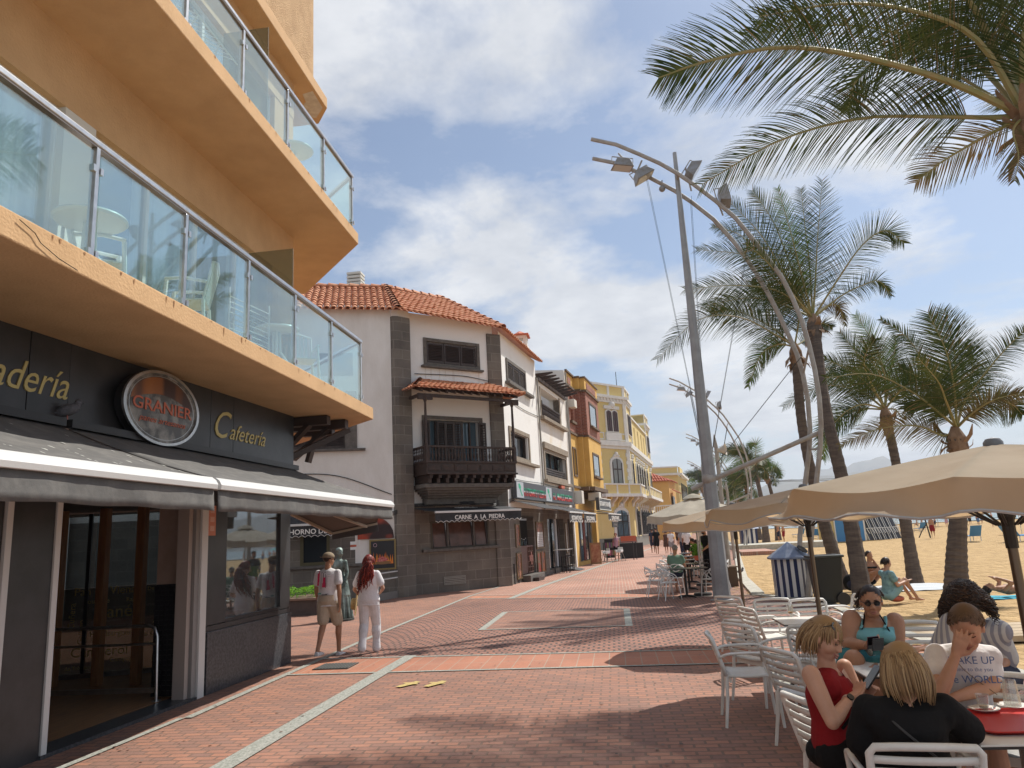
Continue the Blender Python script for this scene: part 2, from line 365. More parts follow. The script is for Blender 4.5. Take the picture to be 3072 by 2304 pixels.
# paving bands, strips
def strip(a, b, w, z=2*Z1, name='paving_line'):
    a = Vector((*a, 0)); b = Vector((*b, 0)); d = (b-a).normalized(); q = V(d.y, -d.x, 0)*w/2
    mb = MB(); mb.poly([p+V(0, 0, z) for p in (a-q, b-q, b+q, a+q)]); return tag(mb.build(name, m_granite), kind='structure')
sheet('paving_band', [(-4.86, 10.75), (4.15, 10.45), (4.15, 11.5), (-4.86, 12.05)], Z1, m_tile)
sheet('paving_scallop', [(-4.9, 12.05), (4.15, 11.5), (4.15, 17.3), (3.4, 19.9), (1.3, 20.3), (-4.72, 22.8)], Z1, m_scale)
sheet('paving_rectangle', [(-2.78, 15.05), (.12, 14.8), (.12, 17.9), (-2.78, 18.3)], 2*Z1, m_brick)
sheet('paving_band', [(-4.7, 22.85), (1.3, 20.4), (1.35, 21.6), (-4.7, 23.9)], Z1, m_tile)
sheet('paving_far', [(-4.7, 23.95), (1.35, 21.65), (3.6, 26), (6.9, 49), (9, 75), (0.5, 75), (-2.3, 40), (-4.4, 27)], Z1, m_far)
# the long longitudinal granite strips, cross strips
strip((-3.55, -2), (-3.42, 10.7), .21, 3*Z1); strip((-3.42, 10.7), (-3.40, 12.1), .2, 3*Z1)
strip((-4.88, 8.2), (-4.9, 15), .1, 3*Z1); strip((-4.9, 15), (-4.70, 23.9), .1, 3*Z1); strip((-4.7, 23.9), (-4.3, 28), .09, 3*Z1)
strip((-5.3, -2), (-4.95, 8.2), .08, 3*Z1)
strip((-4.9, 12.07), (4.15, 11.52), .075, 2.6*Z1); strip((-4.9, 10.72), (4.15, 10.43), .075, 2.6*Z1)
strip((-4.7, 22.85), (1.3, 20.4), .1, 2.6*Z1); strip((-4.7, 23.95), (1.35, 21.65), .09, 2.6*Z1); strip((1.3, 20.35), (3.3, 20.1), .09, 2.6*Z1)
strip((-3.2, 22.1), (-2.75, 26.5), .2, 3*Z1); strip((-2.75, 26.5), (3.9, 76), .22, 3*Z1)
strip((-2.78, 15.0), (-2.78, 18.34), .14, 3*Z1); strip((.12, 14.75), (.12, 17.95), .14, 3*Z1)
strip((-2.78, 15.05), (.12, 14.8), .08, 3*Z1+.002); strip((-2.78, 18.3), (.12, 17.9), .08, 3*Z1+.002)
for yy in (29, 34.5, 41, 49): strip((-3.4+.1*(yy-29), yy+.6), (3.6+.13*(yy-26), yy-.8), .07, 2.6*Z1)
strip((1.8, -2), (1.75, 8.0), .13, 3*Z1); strip((1.75, 8.0), (1.8, 10.45), .13, 3*Z1)
# low kerb wall of pale stone between promenade and sand
mk = mat('pale_kerb_stone', (.52, .50, .43), .85, col2=(.36, .34, .28), scale=6, bump=.25, bscale=30)
mb = MB(); W_ = [(4.2, -3), (4.2, 15.0), (4.35, 17.3), (3.95, 18.5), (3.3, 20.05), (3.9, 26), (7.3, 49), (13.0, 93), (22, 160)]
for i, (a, b) in enumerate(zip(W_, W_[1:])):
    w = .32 if i > 3 else .2; z1 = .03 if i < 4 else .06
    a = V(*a, 0); b = V(*b, 0); d = (b-a).normalized(); q = V(d.y, -d.x, 0)*w
    mb.prism([a+V(0, 0, -.4), b+V(0, 0, -.4), b+q+V(0, 0, -.4), a+q+V(0, 0, -.4)], (0, 0, .4+z1+i*.0015))
tag(mb.build('kerb_stones', mk), kind='structure')
# planked walkway onto the sand
mp_ = mat('sandy_plank', (.50, .40, .28), .9, col2=(.40, .31, .20), scale=2, bump=.2)
mb = MB()
for k in range(9): mb.box(4.42, 30, 11.9+k*.155, 11.9+k*.155+.145, -.06, .02+.003*(k % 2))
tag(mb.build('boardwalk', mp_), kind='structure')
# painted yellow footprints
my = mat('yellow_paint', (.60, .47, .17), .8, col2=(.45, .33, .13), scale=25)
for cx_, cy_, a in ((-2.78, 9.72, .5), (-2.42, 9.7, .42)):
    mb = MB(); ca, sa = cos(a), sin(a)
    pts = [(-.05, -.2), (.04, -.21), (.055, -.1), (.07, .02), (.13, .06), (.10, .09), (.07, .09), (.06, .2), (-.03, .21), (-.04, .1), (-.12, .07), (-.12, .03), (-.05, .02)]
    mb.poly([(cx_+ca*x*1.0+sa*y*.85, cy_-sa*x+ca*y*.9, 4*Z1) for x, y in pts]); tag(mb.build('road_marking', my), kind='structure')
# drain grate and hatch covers
mi_ = mat('cast_iron', (.07, .075, .07), .6, .6, bump=.3, bscale=60)
def grate(x, y, w, d, lab):
    t = thing('drain_grate', lab, 'drain', (x, y, 0)); mb = MB()
    mb.box(x-w/2, x+w/2, y-d/2, y+d/2, .001, .016); mb.build('plate', mi_, t)
    mb = MB()
    for i in range(int(w/.05)): mb.box(x-w/2+.03+i*.05, x-w/2+.05+i*.05, y-d/2+.02, y+d/2-.02, .017, .024)
    mb.build('bars', mat('worn_iron', (.2, .2, .19), .5, .5), t)
grate(-4.35, 11.3, .55, .5, 'rectangular iron drain grate in the red paving by the bakery corner')
grate(2.9, 32.5, .6, .8, 'small dark hatch cover in the paving beside the first dark tables')

mb = MB(); random.seed(44)
for k in range(420):
    x = random.uniform(-5, 4); y = 5.2+14*random.random()**1.5; r_ = random.uniform(.008, .022); mb.poly([(x+r_*cos(a)*random.uniform(.7, 1.1), y+r_*sin(a), .0165) for a in (0, 1, 2, 3.1, 4.2, 5.2)])
tag(mb.build('gum_spots', mat('gum_and_oil_spots', (.09, .07, .06), .9, col2=(.28, .20, .16), scale=3), recalc=False), kind='structure')
mb = MB()
for k in range(300):
    y = random.uniform(9, 30); x = wall_x(y)-abs(random.gauss(0, .28)); r_ = random.uniform(.01, .05); mb.poly([(x+r_*1.6*cos(a)*random.uniform(.6, 1.1), y+r_*sin(a), .0168) for a in (0, 1, 2, 3.1, 4.2, 5.2)])
tag(mb.build('blown_sand', m_sand, recalc=False), kind='structure')
# ================================================================ BAKERY BUILDING (left)
def r1(x, y): return (x*1150/2212, y*1150/2212)
def r2(x, y): return (x*1200/2212, 800+y*1200/2212)
def r3(x, y): return (x*1200/2202, 1400+y*1200/2202)
m_orange = mat('ochre_stucco', (.60, .385, .20), .9, col2=(.53, .335, .17), scale=2.2, bump=.35, bscale=38, dist=.02)
m_orange_r = mat('rough_ochre_render', (.60, .40, .22), .95, col2=(.50, .32, .17), scale=3, bump=1.0, bscale=45, dist=.04)
m_alu = mat('brushed_aluminium', (.62, .62, .62), .28, .95, col2=(.5, .5, .5), scale=12)
m_dalu = mat('dark_rail_underside', (.20, .17, .15), .3, .8)
m_railglass = glass_mat('balcony_glass', (.84, .96, .95), .07, .03)
m_smoke = glass_mat('smoked_glass', (.55, .52, .36), .05, .2)
m_winglass = glass_mat('window_glass', (.55, .62, .64), .12, .06)
m_black = mat('black_panel', (.028, .029, .031), .32, col2=(.045, .045, .048), scale=3, bump=.05)
m_blackm = mat('black_metal', (.02, .02, .022), .4)
m_gold = mat('gold_lettering', (.52, .42, .17), .45, .3)
m_white = mat('white_painted_metal', (.62, .62, .60), .4)
m_gran = mat('black_granite_base', (.075, .08, .088), .3, col2=(.03, .033, .038), scale=28, detail=9, bump=.15, bscale=60, lo=.4, hi=.6)
m_awn = mat('grey_awning_cloth', (.115, .112, .106), .85, col2=(.18, .172, .158), scale=5, detail=9, bump=.25, bscale=14, lo=.45, hi=.75)
m_pink = mat('pinkish_render', (.40, .30, .25), .9, col2=(.34, .25, .2), scale=4)
m_wood = mat('orange_wood_post', (.34, .16, .06), .5, col2=(.24, .10, .04), scale=6, stretch=(4, 4, .5))
m_floor = mat('wood_strip_floor', (.42, .22, .10), .35, col2=(.24, .12, .055), scale=5, stretch=(9, .7, 1))
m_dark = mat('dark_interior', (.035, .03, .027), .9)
m_pvc = mat('white_plastic', (.78, .79, .77), .35)
m_cream = mat('cream_wall_paint', (.62, .60, .54), .85)
BK = Plane(G(134, 2272), G(869, 1989))
B = thing('bakery_building', 'ochre balconied apartment block with a black bakery shopfront on its ground floor', 'building', (-6, 5, 0))
def slab(name, pts, z0, z1, m=m_orange, bev=.012):
    mb = MB(); mb.prism([(x, y, z0) for x, y in pts], (0, 0, z1-z0)); return mb.build(name, m, B, bevel=bev)
slab('balcony_slab', [(-3.93, -3), (-4.0, 4.2), (-4.18, 12.75), (-6.89, 15.4), (-9.5, 13.6), (-9.5, -3)], 4.0, 4.215)
slab('balcony_slab', [(-3.93, -3), (-4.04, 6.1), (-4.18, 12.05), (-6.15, 14.32), (-9.5, 13.0), (-9.5, -3)], 7.1, 7.31)
slab('balcony_slab', [(-4.6, -3), (-4.82, 9.3), (-4.88, 12.35), (-5.24, 12.82), (-9.5, 12.8), (-9.5, -3)], 10.1, 10.33)
# flaking paint at the slab-three corner
mb = MB(); mb.poly([(-4.92, 11.75, 10.097), (-4.95, 12.3, 10.097), (-5.2, 12.6, 10.097), (-5.45, 12.5, 10.097), (-5.35, 12.2, 10.097), (-5.18, 12.05, 10.097), (-5.14, 11.8, 10.097)])
mb.build('flaked_patch', mat('bare_plaster', (.62, .56, .47), .9, col2=(.5, .43, .35), scale=8), B)
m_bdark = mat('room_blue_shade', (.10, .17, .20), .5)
m_door = glass_mat('door_glass', (.86, .92, .93), .10, .02)
# walls of the flats
def wall(u0, u1, z0, z1, n0, n1, name='wall', m=m_orange):
    mb = MB(); mb.box(n0, n1, u0, u1, z0, z1); return mb.build(name, m, B)
for zf in (4.215, 7.31):
    zt = zf+2.885 if zf < 5 else 10.1
    mb = MB(); zh = zf+2.09
    mb.box(-5.45, -5.17, -3, 11.5, zh, zt); mb.box(-5.45, -5.18, 10.75, 11.49, zf, zh); mb.box(-9, -5.45, 11.2, 11.5, zf, zt)
    mb.build('wall', m_orange, B)
    mb = MB()
    for y0 in (-1.6, 1.95, 6.1): mb.box(-5.44, -5.175, y0, y0+.45, zf, zh)
    mb.build('pier', m_cream, B)
    mb = MB(); mb.box(-5.48, -5.44, -3, 11.2, zf, zh); mb.build('curtain', mat('white_curtain', (.78, .78, .74), .8, col2=(.45, .47, .48), scale=2.2, stretch=(1, 2.5, .05), detail=3, lo=.42, hi=.6), B)
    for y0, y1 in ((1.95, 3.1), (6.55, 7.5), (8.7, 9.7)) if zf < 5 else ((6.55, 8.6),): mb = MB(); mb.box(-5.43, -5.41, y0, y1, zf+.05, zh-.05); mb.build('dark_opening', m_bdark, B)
    for y0, y1 in ((-1.15, 1.95), (2.4, 6.1), (6.55, 10.75)):
        k = 4; w = (y1-y0)/k
        f = MB()
        for i in range(k+1): f.box(-5.34, -5.26, y0+i*w-.03, y0+i*w+.03, zf+.05, zh-.05)
        f.box(-5.34, -5.26, y0, y1, zh-.05, zh); f.box(-5.34, -5.26, y0, y1, zf, zf+.05)
        fr = f.build('sliding_door', m_white, B)
        g = MB()
        for i in range(k): g.box(-5.31, -5.295, y0+i*w+.03, y0+(i+1)*w-.03, zf+.05, zh-.05)
        g.build('pane', m_door, fr)
mb = MB(); pts = [(-9, -3), (-4.95, -3), (-5.0, 9.5), (-5.03, 11.7)]+[(-5.33+.3*cos(a), 11.9+.5*sin(a)) for a in (0, .4, .8, 1.2, 1.57)]+[(-9, 12.4)]
mb.prism([(x, y, 10.33) for x, y in pts], (0, 0, 2.4)); mb.build('parapet', m_orange_r, B, bevel=.03)
# glass balustrades
def balustrade(z, xs, ys, ztop):
    def X(y): return xs[0]+(xs[1]-xs[0])*(y-4)/8.0
    mb = MB(); mb.beam((X(-3), -3, ztop), (X(ys[-1])+.0, ys[-1]+.06, ztop), .07, .05); mb.build('handrail', m_alu, B, bevel=.006)
    mb = MB(); mb.beam((X(-3)-.0, -3, ztop-.035), (X(ys[-1]), ys[-1], ztop-.035), .055, .02); mb.build('rail_channel', m_dalu, B)
    for i, y in enumerate(ys):
        mb = MB(); mb.box(X(y)-.03, X(y)+.03, y-.022, y+.022, z-.02, ztop-.045); p = mb.build('post', m_alu, B, bevel=.004)
        for zz in (z+.12, ztop-.25):
            for s in (-1, 1): mb = MB(); mb.box(X(y)-.005, X(y)+.04, y+s*.045-.018, y+s*.045+.018, zz-.03, zz+.03); mb.build('clamp', m_alu, p)
        if i: 
            a = ys[i-1]+.05; b = y-.05; mb = MB(); mb.beam((X(a)+.012, a, (z+ztop)/2-.02), (X(b)+.012, b, (z+ztop)/2-.02), .012, ztop-z-.14); mb.build('glass_panel', m_railglass, B)
    mb = MB(); yl = ys[-1]; mb.beam((X(yl), yl+.03, ztop), (X(yl)-2.2, yl+2.15, ztop), .06, .045); mb.build('handrail', m_alu, B)
    mb = MB(); mb.beam((X(yl)-.06, yl+.08, (z+ztop)/2), (X(yl)-2.1, yl+2.05, (z+ztop)/2), .012, ztop-z-.14); mb.build('glass_panel', m_railglass, B)
balustrade(4.215, (-4.22, -4.25), [-1.5, -.14, 1.24, 2.61, 3.99, 5.36, 6.74, 8.11, 9.48, 10.86, 12.26], 5.35)
balustrade(7.31, (-4.17, -4.22), [-.2, 1.1, 2.5, 3.9, 5.2, 6.52, 7.78, 9.09, 10.46, 11.8], 8.33)
for z0, z1, y in ((4.24, 6.2, 9.9), (7.34, 9.3, 9.0)):
    mb = MB(); mb.box(-5.15, -4.45, y, y+.015, z0, z1); mb.build('windscreen', m_smoke, B)
# rust drips and cracks on the slab edges
mb = MB(); random.seed(6); m_rust = mat('rust_drip', (.28, .12, .05), .9, col2=(.42, .24, .11), scale=30)
for (x0, x1), y0, y1, zt in (((-4.0, -4.18), 4.2, 12.7, 4.2), ((-4.04, -4.18), 6.1, 12.0, 7.3)):
    y = y0
    while y < y1:
        y += random.uniform(.08, .6); x = x0+(x1-x0)*(y-y0)/(y1-y0)+.0045; h = random.uniform(.02, .13)*random.random(); w = random.uniform(.004, .018); mb.poly([(x, y-w, zt), (x, y+w, zt), (x, y+w*.6, zt-h*.5), (x, y, zt-h), (x, y-w*.5, zt-h*.6)])
mb.build('rust_drips', m_rust, B, recalc=False)
mb = MB(); mb.tube([(-3.985, 4.35, 4.17), (-3.988, 4.5, 4.13), (-3.99, 4.56, 4.08), (-3.992, 4.75, 4.03), (-3.994, 4.95, 4.01)], .004, 4); mb.build('crack', m_dark, B)
# dark steel brackets at the shop corner
mb = MB()
for y0, x1 in ((11.9, -4.72), (12.45, -4.6), (13.1, -5.1)):
    mb.box(-5.7, x1, y0, y0+.16, 3.84, 3.99); mb.beam((-5.6, y0+.08, 3.35), (x1-.35, y0+.08, 3.86), .16, .07)
mb.beam((-5.4, 11.9, 3.3), (-4.75, 13.0, 3.88), .12, .1)
mb.build('steel_bracket', mat('rust_dark_steel', (.05, .035, .03), .5, .3), B)
# ground floor front
def pb(u0, u1, z0, z1, n0, n1, name, m, bevel=0, parent=None):
    mb = MB(); mb.pbox(BK, u0, u1, z0, z1, n0, n1); return mb.build(name, m, parent or B, bevel=bevel)
seams = [-9, -3.2, -2.0, -.58, -.06, 2.54, 3.13, 5.06]
for a, b in zip(seams, seams[1:]): pb(a+.004, b-.004, 3.02, 4.0, -.12, .03 if b-a > .55 else .034, 'fascia_panel', m_black, .003)
pb(-9, 5.06, 2.5, 3.0, -.35, -.02, 'lintel', m_black)
pb(2.63, 5.04, 0, .78, -.2, .02, 'granite_base', m_gran, .006)
pb(2.63, 5.04, .785, .85, -.12, .0, 'window_sill', m_black)
pb(2.62, 3.10, .86, 2.49, -.15, -.01, 'pillar', m_black)
pb(4.70, 5.04, .86, 2.49, -.25, -.01, 'pillar', m_black)
w_ = pb(3.1, 4.70, .852, .9, -.08, -.012, 'shop_window', m_blackm)
mb = MB(); mb.pbox(BK, 3.1, 4.7, .9, 2.49, -.06, -.05); mb.build('pane', m_winglass, w_)
pb(2.43, 2.57, 0, 2.5, -.06, .03, 'door_jamb', m_white, .004); pb(2.33, 2.42, 0, 2.5, -.16, .0, 'door_jamb', mat('grey_jamb', (.25, .24, .23), .5))
pb(2.24, 2.32, 0, 2.5, -.2, -.04, 'door_jamb', mat('beige_jamb', (.36, .31, .28), .6))
pb(-.085, -.015, 0, 2.5, -.06, .03, 'door_jamb', m_white, .004)
pb(-.6, -.09, 0, 2.5, -.12, .01, 'door_panel', m_black)
pb(-.68, -.61, 0, 2.5, -.06, .03, 'door_jamb', m_white, .004)
pb(-6, -.69, 0, 2.5, -.12, .0, 'door_panel', m_black)
pb(-.1, 2.4, 0, .035, -.3, .04, 'threshold', m_gran)
# interior
mb = MB(); mb.box(-13, -5.75, 4.5, 11.85, .005, .03); mb.build('floor', m_floor, B)
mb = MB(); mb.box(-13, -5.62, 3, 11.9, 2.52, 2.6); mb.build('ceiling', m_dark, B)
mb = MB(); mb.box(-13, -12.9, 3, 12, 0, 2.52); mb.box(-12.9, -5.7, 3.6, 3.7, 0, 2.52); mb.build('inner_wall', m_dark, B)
mb = MB(); mb.box(-6.05, -5.52, 9.32, 9.55, 1.42, 2.52); mb.build('column', m_pink, B)
mb = MB(); mb.box(-6.06, -5.51, 9.31, 9.56, .03, 1.42)
for i in range(8):
    for j in range(22): mb.box(-6.04+i*.066, -5.99+i*.066, 9.295, 9.312, .06+j*.062, .1+j*.062)
mb.build('studded_panel', m_blackm, B)
SG = Plane((-9.6, 10.36), (-5.45, 11.85))     # glazed side wall facing the alley
def sgb(u0, u1, z0, z1, n0, n1, name, m, parent=None):
    mb = MB(); mb.pbox(SG, u0, u1, z0, z1, n0, n1); return mb.build(name, m, parent or B)
wp = sgb(0, 4.2, 0.03, .1, -.03, .03, 'window_frame', m_alu)
for k in (0, 1.45, 2.9): sgb(k, k+.05, .1, 2.5, -.03, .03, 'mullion', m_blackm)
sgb(.05, 4.2, 1.36, 2.5, -.005, .005, 'side_pane', m_winglass); sgb(.05, 4.2, .1, 1.355, -.005, .005, 'tinted_film', glass_mat('dark_window_film', (.30, .30, .28), .03, .12))
sgb(4.2, 4.45, 0, 2.5, -.15, .05, 'pillar', m_black)
# gold bread words on the inner pane
SGx = lambda u, z: SG.P(u, z, .02)
words = [('Pan de Viena', .17, 1.0, 1.25, 0), ('Fougasse', .1, 1.15, 1.12, 0), ('Rajao', .09, 1.75, 1.12, 0), ('Panés', .26, 1.35, .9, 0), ('Hamburguers', .12, 1.25, .62, 0), ('De Oliva', .11, 1.95, .58, 0), ('Centeno', .09, 1.95, .45, 0), ('Camperol', .2, 1.0, .34, 0), ('Campagne', .1, 1.55, .24, 0), ('Mollete', .11, 2.15, .2, 0), ('La Tobatiere', .07, .95, .16, 0),
         ('Integral Bretzel', .15, 2.62, .3, 1), ('Cuñera', .13, .98, .75, 1), ('Gallego', .12, 1.12, .52, 1), ('Sesamo', .08, .82, .2, 1), ('De queso', .08, 2.05, 1.27, 0), ('Jordano', .1, 2.42, .7, 1), ('Avio', .07, 2.15, .77, 0)]
for s_, sz, u_, z_, vert in words:
    if vert: text(s_, sz, 'lettering', m_gold, B, SGx(u_+.35, z_), UP, -SG.u, SG.n, 'LEFT', .003)
    else: text(s_, sz, 'lettering', m_gold, B, SGx(u_+.3, z_), SG.u, UP, SG.n, 'LEFT', .003)
for x in (-8.15, -7.45, -6.85, -6.35):
    mb = MB(); mb.box(x-.06, x+.06, 10.1, 10.22, .03, 2.52); mb.build('wood_post', m_wood, B, bevel=.01)
t = thing('entrance_handrail', 'bent stainless steel handrail standing inside the bakery doorway', 'handrail', (-5.8, 9.03, .03))
mb = MB(); mb.tube([(-8.2, 9.03, .93), (-5.95, 9.03, .93), (-5.86, 9.03, .9), (-5.82, 9.03, .8), (-5.8, 9.03, .03)], .021, 10); mb.build('top_rail', m_alu, t, smooth=True)
mb = MB(); mb.tube([(-8.2, 9.03, .71), (-5.82, 9.03, .71)], .016, 8); mb.box(-8.2, -5.84, 9.015, 9.045, .13, .19); mb.build('lower_rail', m_alu, t, smooth=True)
mb = MB(); mb.lathe([(.06, .03), (.06, .04)], (-5.8, 9.03, 0), 16); mb.build('foot_plate', m_alu, t)
# lettering on the fascia
text('Panadería', .42, 'lettering', m_gold, B, BK.P(-.08, 3.40, .036), BK.u, UP, BK.n, 'RIGHT', .012, shear=.35, sx=.92)
text('C', .56, 'lettering', m_gold, B, BK.P(2.55, 3.36, .038), BK.u, UP, BK.n, 'LEFT', .012, shear=.4)
text('afetería', .33, 'lettering', m_gold, B, BK.P(3.0, 3.37, .036), BK.u, UP, BK.n, 'LEFT', .012, shear=.4, sx=1.05)
# small orange poster by the door
mb = MB(); mb.pbox(BK, 2.6, 2.78, 2.02, 2.42, .0, .006); po = mb.build('notice', mat('orange_poster', (.62, .25, .16), .6), B)
for k in range(3): 
    mb = MB(); mb.pbox(BK, 2.64, 2.74, 2.08+k*.12, 2.15+k*.12, .007, .009); mb.build('printed_panel', mat('poster_light', (.7, .42, .33), .6), po)
# round sign
ES = 1.62
S = thing('round_sign', 'round dark glass shop sign with red serif lettering above the awnings', 'sign', BK.P(1.1, 3.5, 0))
c = BK.P(1.24, 3.51, .09); EU = BK.u*ES
m_sg = mat('sign_face_grey', (.085, .08, .075), .25, col2=(.30, .28, .25), scale=5, detail=9, lo=.45, hi=.62)
disc(c-BK.n*.0, EU, UP, BK.n, .43, .11).build('sign_box', m_blackm, S)
f_ = disc(c+BK.n*.111, EU, UP, BK.n, .425, .006).build('sign_face', m_sg, S)
ring(c+BK.n*.105, EU, UP, BK.n, .415, .445, .03).build('rim', m_alu, S)
ring(c+BK.n*.118, EU, UP, BK.n, .375, .38, .003).build('inner_ring', m_alu, S)
mb = MB(); pts = []
for k in range(25):
    a = .10+(pi-.2)*k/24; pts.append(c+BK.n*.119+EU*cos(a)*.365+UP*sin(a)*.365)
for k in range(25):
    t_ = k/24; pts.append(c+BK.n*.119+EU*(-.36+.72*t_)+UP*(.04+.12*sin(pi*t_)))
mb.poly(pts); mb.build('bread_picture', mat('bread_picture', (.34, .12, .03), .35, col2=(.05, .02, .015), scale=2.0, detail=1, lo=.4, hi=.6, stretch=(1, 1.2, .1)), S)
m_red = mat('red_lettering', (.52, .13, .07), .5)
text('GRANIER', .20, 'lettering', m_red, S, c+BK.n*.125+UP*-.06+BK.u*.0, BK.u, UP, BK.n, 'CENTER', .004, sx=1.36, bold=.002)
text('panes artesanos', .1, 'lettering', m_red, S, c+BK.n*.125+UP*-.19, BK.u, UP, BK.n, 'CENTER', .004, shear=.35, sx=1.35)
for s_ in (-.2, .2):
    mb = MB(); mb.tube([BK.P(1.24+s_, 3.5, .03), BK.P(1.24+s_, 3.5, .1)], .02, 8); mb.build('mount', m_blackm, S)
# awnings
def awning(label, b0, b1, f0, f1, group):
    """b = back edge Y range at z 3.1, f = front edge Y range"""
    zb, zf, xb, xf = 3.11, 2.50, -5.36, -3.87
    T = thing('awning', label, 'awning', (-4.6, (f0+f1)/2, 2.5), group=group)
    mb = MB(); nx, ny = 10, 30
    for j in range(ny+1):
        for i in range(nx+1):
            s, t = i/nx, j/ny; y = (b0+(b1-b0)*t)*(1-s)+(f0+(f1-f0)*t)*s
            mb.v.append(V(xb+(xf-xb)*s, y, zb+(zf-zb)*s-.035*sin(pi*s)*(1+.3*sin(y*7))-.006*sin(y*23+s*5)*s))
    for j in range(ny):
        for i in range(nx): k = j*(nx+1)+i; mb.f.append([k, k+1, k+nx+2, k+nx+1]); mb.m.append(0)
    o = mb.build('canopy', m_awn, T, smooth='all'); sm = o.modifiers.new('t', 'SOLIDIFY'); sm.thickness = .006
    mb = MB(); mb.prism([(xf-.03, f0, zf-.10), (xf+.055, f0, zf-.10), (xf+.065, f0, zf-.055), (xf+.04, f0, zf-.01), (xf+.0, f0, zf+.02), (xf-.04, f0, zf+.015)], (0, f1-f0, 0)); mb.build('front_bar', m_white, T, bevel=.004)
    mb = MB(); ny = 90
    for j in range(ny+1):
        y = f0+.01+(f1-f0-.02)*j/ny
        for i, s in enumerate((0, .35, .7, 1)):
            mb.v.append(V(xf+.02+s*(.012*sin(y*3.1)+.006*sin(y*11+1)+.003*sin(y*29)), y, zf-.09-.215*s+s*.006*sin(y*7)))
    for j in range(ny):
        for i in range(3): k = j*4+i; mb.f.append([k, k+1, k+5, k+4]); mb.m.append(0)
    o = mb.build('valance', m_awn, T, smooth='all'); sm = o.modifiers.new('t', 'SOLIDIFY'); sm.thickness = .004
    for y in (f0+.5, f1-.6):
        mb = MB(); mb.beam((xb+.05, y, zb-.12), (xb+.75, y+.55*(1 if y == f0+.5 else -1), 2.72), .045, .05); mb.beam((xb+.75, y+.55*(1 if y == f0+.5 else -1), 2.72), (xf-.03, y, zf-.06), .04, .045); mb.build('folding_arm', m_cream, T)
    mb = MB(); mb.box(xb-.02, xb+.1, b0, b1, zb-.02, zb+.06); mb.build('cassette', m_blackm, T)
    return T
awning('weathered grey cloth awning over the bakery door, with pigeon droppings and white front bar', -2.5, 6.52, -2.5, 6.80, 'grey bakery awnings')
awning('grey cloth awning over the bakery window, reaching past the shop corner', 6.6, 12.0, 6.86, 12.72, 'grey bakery awnings')
# droppings
mb = MB(); random.seed(11)
for k in range(60):
    y = random.uniform(4.2, 6.7); s = random.random()**.8; x = -5.36+1.49*s; z = 3.11-.61*s-.04*sin(pi*s)+.009; a = random.uniform(.01, .03); b_ = a*random.uniform(.3, .7)
    mb.poly([(x-a, y-b_, z+a*.4), (x+a, y-b_*.6, z-a*.4), (x+a*.9, y+b_, z-a*.38), (x-a*.7, y+b_*.8, z+a*.3)])
mb.build('dropping_spots', mat('bird_dropping', (.55, .55, .5), .8), bpy.data.objects['awning'])
# dark side awning folded round the corner
T = thing('side_awning', 'dark brown awning with folding arms seen from below beyond the bakery corner', 'awning', (-5.5, 13, 2.8))
mb = MB(); z5_ = lambda x, y: (850+x*800/2212, 1350+y*800/2212); q = [PY(*z5_(60, 515), 12.2), PY(*z5_(800, 515), 13.2), PY(*z5_(778, 598), 14.9), PY(*z5_(405, 680), 14.3)]
mb.prism(q, (0, 0, .01)); mb.build('canopy', mat('brown_awning_cloth', (.07, .055, .045), .9), T)
mb = MB(); mb.prism([q[2], q[3], q[3]-UP*.15, q[2]-UP*.19+V(.03, 0, 0)], (0, .01, 0)); mb.build('valance', mat('brown_awning_edge', (.055, .045, .04), .9), T)
for a, b in ((q[0]-UP*.03, q[3]-UP*.03), (q[3]-UP*.03, q[2]-UP*.03), (PY(*z5_(390, 530), 12.6), PY(*z5_(690, 635), 14.4))):
    mb = MB(); mb.beam(a, b, .04, .045); mb.build('folding_arm', mat('bronze_arm', (.28, .22, .16), .5, .3), T)
# pigeon on a bracket
T = thing('bird_perch', 'small white metal bracket on top of the awnings where the pigeon stands', 'bracket', (-5.0, 6.4, 3.2))
p0 = BK.P(-.35, 3.14, .1); mb = MB(); mb.beam(p0, p0+BK.u*.33+BK.n*.02, .06, .02); mb.beam(p0+BK.u*.2+UP*-.07, p0+BK.u*.2, .05, .04, up=BK.u); mb.build('plate', m_white, T)
m_pig = mat('pigeon_feather', (.07, .075, .085), .7, col2=(.13, .13, .15), scale=30)
def pigeon(loc, rz, label, z=0):
    T = thing('pigeon', label, 'pigeon', loc, rz)
    m = MB(); m.ball((0, 0, .13), (.065, .12, .06), 14, 10, rot=Matrix.Rotation(-.35, 3, 'X')); m.ball((0, -.09, .215), (.032, .036, .036)); m.tube([(0, -.06, .15), (0, -.085, .2)], [.05, .032], 10)
    m.tube([(0, .08, .10), (0, .22, .07)], [.04, .03], 8, flat=.3); m.lathe([(.008, 0), (.001, .03)], (0, -.12, .21), 6, ax=(0, -1, -.3)); m.build('body', m_pig, T, smooth='all', local=True)
    for s in (-1, 1):
        m = MB(); m.tube([(s*.025, 0, 0), (s*.022, 0, .09)], .006, 6); m.tube([(s*.025, -.03, .004), (s*.025, .015, .004)], .004, 5); m.build('leg', mat('pigeon_leg', (.35, .12, .1), .6), T, local=True)
    return T
pigeon(p0+BK.u*.22+UP*.012, 2.2, 'dark pigeon perched on the bracket above the bakery awning')
